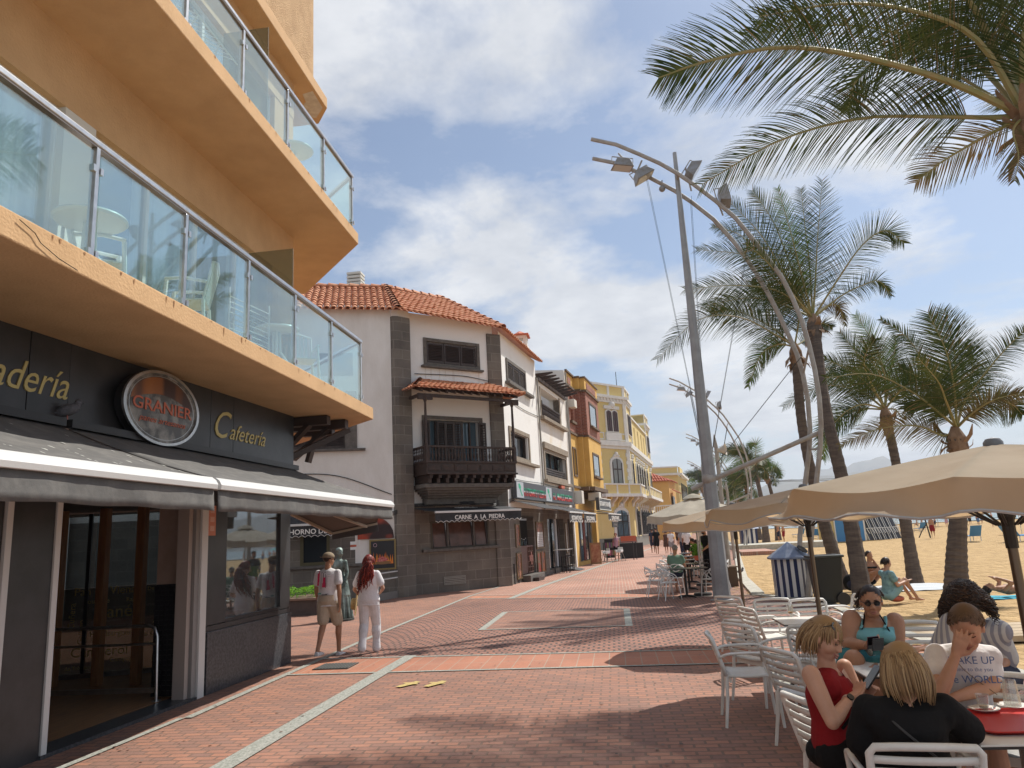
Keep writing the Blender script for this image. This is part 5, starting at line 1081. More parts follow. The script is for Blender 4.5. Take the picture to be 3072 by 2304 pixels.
for k in range(20): baluster(Fq.P(.4+k*1.0, 6.0, 1.3), m_wm, D, h=1.1, s=3, n=6)
fbox(Fq, 0, 20, 7.1, 7.3, 1.15, 1.45, 'balcony_rail', m_wm, D)
D = thing('cream_building', 'distant cream block at the far end of the promenade houses', 'building', (24, 190, 0)); mb = MB(); xc = PY(2112, 1600, 200).x; mb.prism([(xc-12, 198, 0), (xc, 200, 0), (xc+4, 232, 0), (xc-12, 232, 0)], (0, 0, 10)); mb.build('wall', m_py, D); mb = MB(); mb.box(xc-12.2, xc+.2, 197.5, 199.7, 10, 10.5); mb.build('cornice', m_wm, D)
for k in range(5): mb = MB(); mb.box(xc-11+k*2, xc-9.8+k*2, 197.6, 198.4+k*.35, 5, 8); mb.build('window', m_dglass, D)

# ============ pipes, cables, air conditioners and wall stains
m_pipe = mat('grey_drain_pipe', (.30, .28, .25), .6); m_stain = mat('rain_streak', (.66, .63, .58), .95, col2=(.73, .71, .67), scale=6)
for u, z0, z1, o_n in ((5.02, 2.9, 9.0, H2), (11.45, 2.9, 8.9, H2), (11.7, 3.0, 10.6, K)):
    mb = MB(); mb.tube([W3.P(u, z0, .07), W3.P(u, z1, .07)], .045, 8); mb.build('drain_pipe', m_pipe, o_n, smooth=True)
for pts, ow in (([W3.P(-.6, 4.05, .04), W3.P(1.5, 4.0, .04), W3.P(4.9, 4.06, .04), W3.P(7, 4.02, .05), W3.P(11.4, 4.05, .05)], H2), ([W3.P(.2, 7.2, .03), W3.P(2.5, 7.1, .03), W3.P(5.0, 7.15, .03)], H), ([W2.P(.2, 7.75, .03), W2.P(2.2, 7.82, .03), W2.P(3.4, 7.7, .05)], H), ([W1.P(6, 4.2, .03), W1.P(8, 4.1, .03), W1.P(9.85, 3.4, .03)], H)):
    mb = MB(); mb.tube(curve(pts, 20), .014, 5); mb.build('wall_cable', m_blackm, ow)
random.seed(17)
def streaks(pl, u0, u1, z, n, ow, L_=.7):
    mb = MB()
    for k in range(n): u = random.uniform(u0, u1); w = random.uniform(.01, .035); h = random.uniform(.15, L_); mb.poly([pl.P(u-w, z, .004), pl.P(u+w, z, .004), pl.P(u+w*.5, z-h, .004), pl.P(u-w*.4, z-h*.9, .004)])
    mb.build('rain_streaks', m_stain, ow, recalc=False)
streaks(W2, .5, 3.1, 8.02, 9, H); streaks(W3, 0, 3.8, 7.8, 9, H); streaks(W3, 0, 4, 4.68, 8, H, .5); streaks(W3, 5.4, 10.5, 7.08, 12, H2, .9); streaks(W3, 5.5, 10.8, 4.16, 8, H2, .4)
mb = MB(); mb.pbox(W3, 8.2, 8.9, 3.98, 4.12, .05, .2); mb.build('alarm_box', m_red, H2)
for u, z in ((12.0, 9.1), (14.6, 4.0)): mb = MB(); mb.pbox(W3, u, u+.7, z-.45, z, .3 if u > 14 else .05, .95 if u > 14 else .4); mb.build('air_conditioner', m_cream, K, bevel=.02)
# ================================================================ LAMPS, PALMS, UMBRELLAS
m_galv = mat('galvanised_steel', (.34, .35, .36), .55, .35, col2=(.27, .275, .28), scale=2.5, bump=.06)
m_galw = mat('weathered_pipe', (.42, .40, .37), .6, .25, col2=(.32, .28, .24), scale=4)
m_lampb = mat('floodlight_body', (.30, .31, .32), .5, .3, col2=(.24, .22, .2), scale=6); m_lampg = mat('floodlight_glass', (.45, .46, .44), .1, spec=.8)
def zz(x, y): return (1700+x*1000/1580, 350+y*1050/1659)
UPA = [(0.19, 12.67), (0.87, 12.36), (1.49, 11.93), (2.01, 11.55), (2.45, 11.16), (2.84, 10.76), (3.34, 10.2), (3.78, 9.64), (4.1, 9.06), (4.41, 8.47), (4.71, 7.88), (4.9, 7.29), (5.05, 6.65), (5.14, 6.0), (5.19, 5.36), (5.2, 4.7), (5.16, 4.06), (5.06, 3.45), (4.86, 2.6), (4.6, 1.4), (4.4, .3), (4.35, 0)]
LOA = [(0.19, 12.31), (0.86, 12.02), (1.66, 11.47), (2.38, 10.88), (2.81, 10.45), (3.31, 9.87), (3.73, 9.2), (3.98, 8.72), (4.22, 8.2), (4.46, 7.56), (4.65, 6.97), (4.8, 6.45), (4.94, 5.93), (5.02, 5.37), (5.05, 4.72), (5.01, 4.02), (4.93, 3.5), (4.71, 2.6), (4.45, 1.4), (4.3, .3), (4.28, 0)]
def floodlight(T, c, up, tilt, s=1.0, side=1):
    c = Vector(c); rot = Matrix.Rotation(tilt, 3, 'Y') @ Matrix.Rotation(.25, 3, 'Z')
    mb = MB(); a, b, h = .23*s, .17*s, .10*s
    vs = [V(x*a*(1 if z < 0 else .62), y*b*(1 if z < 0 else .7), z*h) for z in (-1, 1) for x, y in ((-1, -1), (1, -1), (1, 1), (-1, 1))]
    mb.add([c+rot @ v for v in vs], [(0, 1, 2, 3), (4, 5, 6, 7), (0, 1, 5, 4), (1, 2, 6, 5), (2, 3, 7, 6), (3, 0, 4, 7)]); f = mb.build('floodlight', m_lampb, T, bevel=.01)
    mb = MB(); mb.add([c+rot @ V(x*a*.86, y*b*.84, -h-.006) for x, y in ((-1, -1), (1, -1), (1, 1), (-1, 1))], [(0, 1, 2, 3)]); mb.build('lens', m_lampg, f)
    mb = MB(); mb.tube([c+rot @ V(-a*1.05, 0, 0), c+rot @ V(-a*1.05, 0, h*1.6), c+rot @ V(a*1.05, 0, h*1.6), c+rot @ V(a*1.05, 0, 0)], .013*s, 5); mb.tube([c+rot @ V(0, 0, h*1.6), up], .02*s, 5); mb.build('bracket', m_galw, f)
def lamp(bx, by, label, ky=1.0, big=False, yaw=0.0, group='arched floodlight masts on the promenade'):
    T = thing('arched_lamp_mast', label, 'lamp post', (bx, by, 0), group=group)
    dx = bx-2.45; cy, sy = cos(yaw), sin(yaw)
    def P(x, z, dy=0.0): return V(bx+(x-2.45)*cy, by+(x-2.45)*sy+dy, z)
    mb = MB(); mb.tube([P(2.45, 0), P(2.45, 3), P(2.45, 8), P(2.45, 11.9)], [.215, .165, .10, .055], 8); mb.build('mast', m_galv, T)
    mb = MB(); mb.lathe([(.30, 0), (.30, .02), (.22, .03)], P(2.45, 0), 8); mb.build('base_plate', m_galv, T)
    mb = MB(); mb.tube([P(x, z, -.22) for x, z in UPA], .058, 8); mb.build('arc_pipe', m_galw, T, smooth=True)
    mb = MB(); mb.tube([P(x, z, .22) for x, z in LOA], .058, 8); mb.build('arc_pipe', m_galw, T, smooth=True)
    a, b = PY(1600+1165*.40687, 1300+410*.40687, 19.1), PY(1600+2085*.40687, 1300+10*.40687, 19.1)
    a = P(a.x, a.z); b = P(b.x, b.z); mb = MB(); mb.tube([a, b], .06, 10); mb.build('cross_strut', m_galw, T, smooth=True)
    J = P(2.43, 2.93); mb = MB(); mb.ball(J+V(0, -.02, 0), .175, 16, 12); mb.build('ball_joint', m_galw, T, smooth='all')
    for i, j in ((8, 7), (13, 13), (17, 16)):
        mb = MB(); mb.tube([P(*UPA[i], -.22), P(*LOA[j], .22)], .03, 6); mb.build('rung', m_galw, T)
    mb = MB(); mb.tube([P(2.45, 11.16, -.22), P(2.45, 10.95, .22)], .035, 6); mb.build('rung', m_galw, T)
    for i, x, z in ((0, 1.62, 11.45), (1, 2.75, 10.5), (2, 4.0, 8.7), (3, 4.98, 5.8)):
        for dy in (-.12, .12):
            mb = MB(); mb.tube([J+V(0, dy*.3, .12), P(x, z, dy)], (.0045 if big else .014), 4); mb.build('stay_cable', m_blackm, T)
    for c, up, tl in (((1.0, 11.85), (.92, 12.2), .1), ((1.52, 11.42), (1.55, 11.85), -.55), ((2.86, 11.28), (2.78, 10.7), -1.0), ((3.6, 10.38), (3.52, 9.85), -1.65)):
        floodlight(T, P(*c), P(*up), tl, 1.25)
    mb = MB(); mb.ball(P(2.04, 11.0, .2), .09, 10, 8); mb.tube([P(2.04, 11.05, .2), P(2.06, 11.25, .2)], .02, 6); mb.build('dome_camera', m_lampb, T, smooth=True)
    return T
lamp(2.45, 19.1, 'nearest grey arched floodlight mast beside the tan umbrellas', big=True, yaw=-.15)
def lamp_at(px, Y): return PY(px, 1300, Y).x+2.26
lamp(lamp_at(2023, 55.0), 55.0, 'second arched floodlight mast seen behind the nearest one')
lamp(lamp_at(2072, 90.0)-.6, 90.0, 'third arched floodlight mast, by the far palms'); lamp(15.3, 128.0, 'farthest arched floodlight mast along the promenade')
def speaker_pole(px, py, Y, H_, label, horn=True):
    p = PY(px, py, Y); T = thing('speaker_pole', label, 'pole', (p.x, Y, 0)); mb = MB(); mb.tube([(p.x, Y, 0), (p.x, Y, p.z)], [.085, .065], 10); mb.build('pole', m_galw, T)
    mb = MB(); mb.lathe([(.09, 0), (.02, .42), (.0, .45)], (p.x-.02, Y, p.z), 8); mb.build('spike', m_galw, T)
    if horn:
        mb = MB(); mb.lathe([(.06, 0), (.07, .1), (.17, .26), (.20, .30), (.17, .28), (.05, .12)], (p.x+.02, Y, p.z-.12), 16, ax=(1, -.35, .05)); mb.build('horn', mat('cream_horn', (.55, .50, .42), .5), T, smooth=True)
speaker_pole(2148, 1341, 26, 4.6, 'pale pole with a loudspeaker horn just behind the nearest lamp mast'); speaker_pole(2181, 1470, 40, 4, 'small pale pole behind the loudspeaker pole', False)
# ---------------------------------------------------------------- palms
def leaf_mat(name, c1, c2, tr=.30): 
    m = cloth_mat(name, c1, tr, col2=c2, bump=0); m.node_tree.nodes['Principled BSDF'].inputs['Roughness'].default_value = .5; m.node_tree.nodes['Principled BSDF'].inputs['Specular IOR Level'].default_value = .25; return m
m_fr = leaf_mat('palm_leaf', (.026, .050, .012), (.075, .09, .022), .2); m_frb = leaf_mat('palm_leaf_bright', (.07, .13, .022), (.11, .15, .03), .3); m_frd = leaf_mat('palm_leaf_dry', (.17, .11, .05), (.10, .10, .035)); m_rach = mat('frond_rib', (.22, .22, .08), .5, col2=(.30, .23, .10), scale=5)
m_trunk = mat('palm_trunk_bark', (.16, .125, .10), .95, col2=(.09, .07, .06), scale=3, stretch=(1, 1, 5), bump=.5, bscale=12); m_sheath = mat('palm_fibre_sheath', (.20, .12, .07), .9, col2=(.30, .20, .13), scale=6, bump=.3)
def frond(mbs, pts, leaf=.8, n=70, droop=.35, flat=.9, rad=.03, m=0, wind=V(-.35, 0, 0), start=.16, ragged=.12, w=.022, view=None):
    """mbs=(leaf mesh, rib mesh); leaflets leave both sides of the rib, each a folded tapering blade"""
    lm, rm = mbs; C = curve(pts, 48); N = len(C)-1
    rm.tube(C[::3]+([C[-1]] if N % 3 else []), [rad*(1-.86*i/16) for i in range(len(C[::3])+(1 if N % 3 else 0))], 6, mi=0)
    for i in range(int(n*1.3)):
        s = start+(1-start)*(i+.5)/int(n*1.3); k = min(int(s*N), N-1); P = C[k].lerp(C[k+1], s*N-k); T = (C[min(k+2, N)]-C[max(k-1, 0)]).normalized()
        vd = (P-CAM).normalized() if view is None else view
        s1 = vd.cross(T); s2 = UP.cross(T); s1.normalize(); s2.normalize()
        if s1.dot(s2) < 0: s2 = -s2
        side = (s1*flat+s2*(1-flat)).normalized(); q = (s-start)/(1-start); Lg = leaf*(.35+.65*sin(pi*min(1, (q*.80+.22))))*(1 if q < .9 else .8)
        for sg in (-1, 1):
            if random.random() < ragged*.35: continue
            L_ = Lg*random.uniform(1-ragged, 1+ragged*.5); d = (side*sg*random.uniform(.8, 1)+T*(.55+.5*q)+V(random.uniform(-.1, .1), random.uniform(-.1, .1), random.uniform(-.1, .1))).normalized()
            nb = d.cross(T).normalized(); p = P.copy(); ww = w*random.uniform(.32, .56); vs = []; steps = 4; mi = m
            if random.random() < .12: mi = 2
            wd = T if abs(T.dot(d)) < .95 else nb; wd = (wd-d*wd.dot(d)).normalized()
            for j in range(steps+1):
                f = j/steps; r = ww*(.7+.6*f if f < .35 else .92*(1-f)/.65)+.0015
                vs += [p-wd*r, p+wd*r]; d = (d+V(0, 0, -1)*droop*.22*(.4+f)+wind*droop*.25).normalized(); p = p+d*L_/steps
                wd = (wd-d*wd.dot(d)).normalized()
            k0 = len(lm.v); lm.v += vs
            for j in range(steps): lm.f.append([k0+2*j, k0+2*j+1, k0+2*j+3, k0+2*j+2]); lm.m.append(mi)
def palm(label, base, mids, crown, fronds, r0=.20, r1=.13, leaf=.7, seed=0, group='coconut palms on the sand', rings=60, sheaths=8, fn=64, lw=.022, sh=1.0, lod=1.0, rough=True):
    random.seed(seed); T = thing('palm_tree', label, 'palm', base, group=group)
    C = curve([base-UP*.3]+mids+[crown], 40); mb = MB(); pts = []; rs = []
    for i in range(rings):
        t = i/(rings-1)*40; k = min(int(t), 39); p = C[k].lerp(C[k+1], t-k); f = i/(rings-1)
        pts.append(p); rs.append((r0+(r1-r0)*min(1, f*1.6)+.10*math.exp(-f*16))*(1.0 if i % 2 else 1.07)+(.05*max(0, (f-.93)/.07)))
    mb.tube(pts, rs, 12); mb.build('trunk', m_trunk, T, smooth=True if not rough else 20)
    lm, rm = MB(), MB()
    for fr in fronds:
        kw = dict(fr[1]) if len(fr) > 1 and isinstance(fr[1], dict) else {}; kw.setdefault('leaf', leaf); kw.setdefault('n', fn); kw.setdefault('w', lw); frond((lm, rm), fr[0], **kw)
    cr = lm.build('crown', [m_fr, m_frb, m_frd], T, recalc=False); rm.build('frond_ribs', m_rach, cr, smooth=True)
    mb = MB(); cr_ = Vector(crown)
    for k in range(sheaths):
        a = 2*pi*k/sheaths+random.uniform(-.3, .3); d = V(cos(a), sin(a), 0); h = random.uniform(.1, .5)*sh; o = cr_+d*r1*.8-UP*random.uniform(0, .35)*sh
        tip = o+d*random.uniform(.12, .32)*sh+UP*random.choice([-h*1.1, -h*.8, h*.9]); sd_ = UP.cross(d)*random.uniform(.06, .10)*sh
        md = o.lerp(tip, .5)+d*.07*sh; mb.add([o-sd_, o+sd_, md+sd_*.9, md-sd_*.9, tip+sd_*.2, tip-sd_*.2], [(0, 1, 2, 3), (3, 2, 4, 5)])
    mb.lathe([(r1*1.0, -.45*sh), (r1*1.5, -.2*sh), (r1*1.35, .05), (r1*.5, .3*sh)], crown, 10); mb.build('leaf_sheaths', m_sheath, T, recalc=False)
    return T
def F(fn, Y0, pts, dys=None, **kw):
    """frond through pixels of the zoomed photo; dys = depth offsets along the frond"""
    n = len(pts); dys = dys or [0]*n; return ([PY(*fn(*p), Y0+d) for p, d in zip(pts, dys)], kw)
def y6(x, y): return (1900+x*1172/2160, y*1172/2160)
def y7(x, y): return (2200+x*872/2212, 850+y*872/2212)
BPc = (2165, 640); Y = 12.0
c = PY(*y6(2185, 650), Y); BS = 1.33
palm('big coconut palm whose long fronds fill the upper right corner', V(c.x+.9, Y+.2, 0), [V(c.x+.75, Y+.1, 3), V(c.x+.4, Y, 6)], c, [
    F(y6, Y, [BPc, (1720, 440), (1200, 300), (800, 262), (400, 340), (140, 430)], [0, -.3, -.6, -.9, -1.0, -1.1], leaf=1.37, n=125, droop=.5, ragged=.1, rad=0.069),
    F(y6, Y, [BPc, (1960, 650), (1700, 645), (1250, 655), (800, 780), (380, 1020)], [0, .1, .2, .4, .5, .6], leaf=1.10, n=100, droop=.8, rad=0.050, start=.3, flat=.8),
    F(y6, Y, [BPc, (2050, 700), (1880, 790), (1700, 900), (1560, 1010)], [0, 0, .2, .3, .4], leaf=0.72, n=45, m=2, droop=.6, start=.2, rad=0.037),
    F(y6, Y, [BPc, (1900, 220), (1550, 60), (1150, 20), (700, 90)], [0, -.4, -.8, -1.1, -1.3], leaf=1.23, n=100, droop=.6, rad=0.062),
    F(y6, Y, [BPc, (1850, 320), (1500, 250), (1250, 420), (1180, 620)], [0, .5, 1.0, 1.3, 1.5], leaf=0.98, n=80, droop=.8, rad=0.050),
    F(y6, Y, [BPc, (1990, 260), (1850, 0), (1600, -180), (1300, -200)], [0, -.2, -.6, -1.0, -1.2], leaf=1.30, n=90, droop=.6, rad=0.075),
    F(y6, Y, [BPc, (2080, 250), (2000, -50), (1850, -330)], [0, .3, .6, .8], leaf=1.23, n=80, droop=.5, rad=0.075),
    F(y6, Y, [BPc, (2150, 300), (2200, -50), (2300, -400)], [0, -.4, -.8, -1.2], leaf=1.23, n=80, droop=.5, rad=0.062),
    F(y6, Y, [BPc, (1900, 200), (1700, 100), (1500, 260)], [0, 1, 1.8, 2.4], leaf=1.04, n=80, droop=.7, rad=0.050),
    F(y6, Y, [BPc, (2350, 500), (2700, 450), (3100, 600)], [0, .3, .6, .6], leaf=1.17, n=80), F(y6, Y, [BPc, (2300, 300), (2600, 100), (2950, 120)], [0, -.8, -1.6, -2.2], leaf=1.17, n=80),
    F(y6, Y, [BPc, (2150, 500), (2100, 480), (2050, 600)], [0, 1.3, 2.4, 3.2], leaf=1.04, n=70), F(y6, Y, [BPc, (2300, 760), (2380, 950), (2390, 1150)], [0, .2, .3, .4], leaf=0.65, n=40, m=2, droop=.9),
    F(y6, Y, [BPc, (1800, 420), (1450, 180), (1000, 140), (620, 200)], [0, .3, .6, .8, .9], leaf=1.10, n=90, droop=.7, m=0),
    F(y6, Y, [BPc, (2100, 720), (2130, 860), (2110, 1000)], [0, -.3, -.35, -.4], leaf=0.55, n=26, m=2, droop=1.0, rad=0.025)],
    r0=.26, r1=.17, seed=21, rings=70, sheaths=14, sh=1.25, lw=.021)
Y = 20.3; c = PY(*zz(1172, 985), Y); c2 = (1168, 955)
palm('tall leaning palm with full crown right of the nearest lamp mast', G(2590, 1792), [PY(2540, 1500, 18.8), PY(2478, 1230, 19.4)], c, [
    F(zz, Y, [c2, (1010, 830), (800, 800), (560, 818)], [0, -.4, -.6, -.8], droop=.6), F(zz, Y, [c2, (1000, 780), (850, 660), (615, 630)], [0, .4, .7, 1], droop=.6),
    F(zz, Y, [c2, (1040, 760), (920, 560), (760, 390)], [0, -.5, -.9, -1.2], droop=.5), F(zz, Y, [c2, (1060, 700), (980, 500), (880, 350)], [0, .3, .6, .7], droop=.5, m=0),
    F(zz, Y, [c2, (1110, 740), (1060, 540), (1000, 340)], [0, -.3, -.4, -.5], m=1, droop=.5, leaf=.6), F(zz, Y, [c2, (1180, 760), (1190, 560), (1212, 300)], [0, 0, 0, 0], droop=.3, leaf=.95, ragged=.2),
    F(zz, Y, [c2, (1150, 700), (1130, 520), (1110, 340)], [0, 1, 1.5, 1.8], droop=.4), F(zz, Y, [c2, (1280, 780), (1400, 610), (1510, 540), (1600, 600), (1650, 680)], [0, -.3, -.5, -.6, -.6], droop=.5, leaf=.75),
    F(zz, Y, [c2, (1300, 850), (1400, 800), (1480, 780), (1540, 850)], [0, .5, .8, 1, 1.1], droop=.8, leaf=.5, m=0, ragged=.3), F(zz, Y, [c2, (1230, 900), (1290, 900), (1320, 990)], [0, .4, .7, .9], droop=.9, leaf=.4, ragged=.3, m=2),
    F(zz, Y, [c2, (1000, 880), (850, 860), (640, 900)], [0, .8, 1.4, 1.8], droop=.7), F(zz, Y, [c2, (960, 700), (820, 560), (690, 520)], [0, 1, 1.8, 2.4], droop=.6, leaf=.6), F(zz, Y, [c2, (1080, 850), (960, 700), (850, 600)], [0, -1, -1.9, -2.6], droop=.6)],
    seed=3, leaf=.8, r0=.19, r1=.135, fn=80, sheaths=16, lw=.017)
Y = 21.6; c = PY(*zz(1085, 1120), Y); c2 = (1080, 1090)
palm('palm trunk hidden behind the lamp arc, with a long frond drooping left', G(2537, 1758), [PY(2470, 1560, 21.6), PY(2410, 1300, 21.6)], c, [
    F(zz, Y, [c2, (1000, 1040), (820, 950), (620, 965), (430, 1150)], [0, -.4, -1, -1.4, -1.6], droop=.9, leaf=.95), F(zz, Y, [c2, (1000, 1080), (920, 1130), (860, 1280)], [0, -.3, -.5, -.6], droop=.7, leaf=.6, m=1),
    F(zz, Y, [c2, (960, 990), (800, 920), (680, 930)], [0, .5, 1.2, 1.8], droop=.8), F(zz, Y, [c2, (1100, 960), (1090, 860), (1050, 780)], [0, 0, 0, .2]), F(zz, Y, [c2, (1020, 960), (950, 850), (880, 780)], [0, .5, .8, 1]), F(zz, Y, [c2, (1140, 1050), (1200, 980), (1260, 1000)], [0, .5, 1, 1.3], leaf=.5)],
    seed=4, leaf=.8, r0=.19, r1=.13, fn=80, sheaths=14, lw=.019)
Y = 22.3; c = PY(*y7(1160, 1010), Y); c2 = (1155, 960)
palm('palm with wind blown bushy crown, third from the right', G(2745, 1742), [PY(2715, 1560, Y), PY(2690, 1400, Y)], c, [
    F(y7, Y, [c2, (1150, 700), (1080, 480), (930, 240)], [0, 0, 0, 0], m=1, leaf=.75, droop=.3), F(y7, Y, [c2, (1080, 760), (960, 560), (810, 370)], [0, .3, .5, .6], droop=.5), F(y7, Y, [c2, (1050, 800), (900, 670), (690, 570)], [0, -.3, -.5, -.6], droop=.5),
    F(y7, Y, [c2, (1030, 860), (860, 790), (650, 790), (380, 940)], [0, .3, .6, .9, 1.1], droop=.6), F(y7, Y, [c2, (1000, 920), (880, 960), (770, 1060), (660, 1180)], [0, -.3, -.5, -.6, -.7], droop=.6), F(y7, Y, [c2, (960, 960), (780, 1040), (710, 1180), (680, 1340)], [0, .3, .6, .8, .9], droop=.7, m=1),
    F(y7, Y, [c2, (1190, 700), (1220, 560), (1240, 400)], [0, .4, .7, .9], droop=.4), F(y7, Y, [c2, (1240, 850), (1330, 760), (1370, 690)], [0, -.3, -.5, -.6], leaf=.6, droop=.6), F(y7, Y, [c2, (1020, 700), (1000, 560), (1080, 420)], [0, -1, -1.6, -2], droop=.5),
    F(y7, Y, [c2, (900, 760), (760, 700), (700, 640)], [0, 1.2, 2, 2.6]), F(y7, Y, [c2, (1230, 960), (1290, 1030), (1310, 1015)], [0, 0, 0, 0], leaf=.2, m=2, n=12)],
    seed=5, leaf=.75, r0=.18, r1=.12, fn=74, sheaths=14, lw=.018)
Y = 17.1; c = PY(*y7(1700, 1190), Y); c2 = (1700, 1100)
palm('palm with thick pale trunk rising behind the nearest tan umbrella', G(2862, 1800), [PY(2870, 1650, Y), PY(2880, 1450, Y)], c, [
    F(y7, Y, [c2, (1600, 1160), (1400, 1085), (1100, 1110), (810, 1230)], [0, 0, -.2, -.3, -.4], droop=.9, leaf=.6, m=2, ragged=.3), F(y7, Y, [c2, (1600, 900), (1470, 650), (1330, 420), (1120, 270)], [0, .3, .5, .7, .8], droop=.25, leaf=.4),
    F(y7, Y, [c2, (1680, 800), (1620, 520), (1480, 220)], [0, -.3, -.5, -.6], leaf=.95, droop=.25), F(y7, Y, [c2, (1690, 800), (1680, 500), (1600, 200)], [0, .5, .9, 1.2], leaf=.9, droop=.25), F(y7, Y, [c2, (1760, 900), (1950, 640), (2120, 450), (2240, 330)], [0, 0, 0, 0, 0], leaf=.5, droop=.8, ragged=.35, m=0),
    F(y7, Y, [c2, (1830, 980), (2000, 880), (2230, 830)], [0, -.4, -.7, -.9], leaf=.45, droop=1.0, m=2, ragged=.3), F(y7, Y, [c2, (1850, 950), (2000, 890), (2120, 920), (2200, 1000)], [0, .5, .9, 1.1, 1.2], leaf=.7, droop=.8), F(y7, Y, [c2, (1560, 980), (1350, 820), (1050, 690), (700, 720)], [0, -.4, -.8, -1.1, -1.3], leaf=.7, droop=.6),
    F(y7, Y, [c2, (1600, 1000), (1450, 900), (1300, 960)], [0, .5, .8, 1], leaf=.6, droop=.8), F(y7, Y, [c2, (1780, 800), (1820, 620), (1780, 450)], [0, .6, 1, 1.4], leaf=.8, droop=.4), F(y7, Y, [c2, (1580, 850), (1420, 720), (1260, 640)], [0, .6, 1.2, 1.6], leaf=.7, droop=.5), F(y7, Y, [c2, (1620, 900), (1560, 750), (1400, 560)], [0, -1, -1.6, -2.2], leaf=.7, droop=.5)],
    seed=6, leaf=.8, r0=.25, r1=.14, fn=78, sheaths=12, lw=.019)
def far_palm(px, py_top, py_base, Y, label, s=1.0, seed=1):
    random.seed(seed); c = PY(px, py_top, Y); b = V(c.x+random.uniform(.3, 1.2), Y, 0); fs = []
    for k in range(17):
        a = 2*pi*k/17+random.uniform(-.2, .2); el = random.uniform(-.3, 1.3); L_ = random.uniform(2.6, 3.8)*s; d = V(cos(a)-.35, sin(a), 0)
        p1 = c+d*L_*.45*cos(el)+UP*L_*.5*sin(el); p2 = c+d*L_*.9*cos(el)+V(-.25*L_, 0, 0)+UP*L_*(.75*sin(el)-.25); fs.append(([c, p1, p2], dict(leaf=.85*s, n=34, droop=.7, w=.05*s, rad=.05, m=1 if k % 4 == 0 else 0)))
    palm(label, b, [b.lerp(c, .5)+V(.2, 0, 0)], c, fs, seed=seed, rings=20, r0=.3*s, r1=.17*s, group='palms far along the promenade', sheaths=6, sh=2)
far_palm(2262, 1400, 1620, 74, 'left palm of the far clump behind the lamp strut', 1.15, 31); far_palm(2300, 1425, 1620, 78, 'right palm of the far clump behind the lamp strut', 1.0, 32); far_palm(2240, 1470, 1620, 84, 'low palm in the middle of the far clump', 1.0, 33); far_palm(2212, 1500, 1620, 100, 'lowest farthest palm of the clump near the speaker pole', .9, 34)
far_palm(2108, 1466, 1600, 175, 'distant palm at the end of the yellow villas', 2.2, 35)
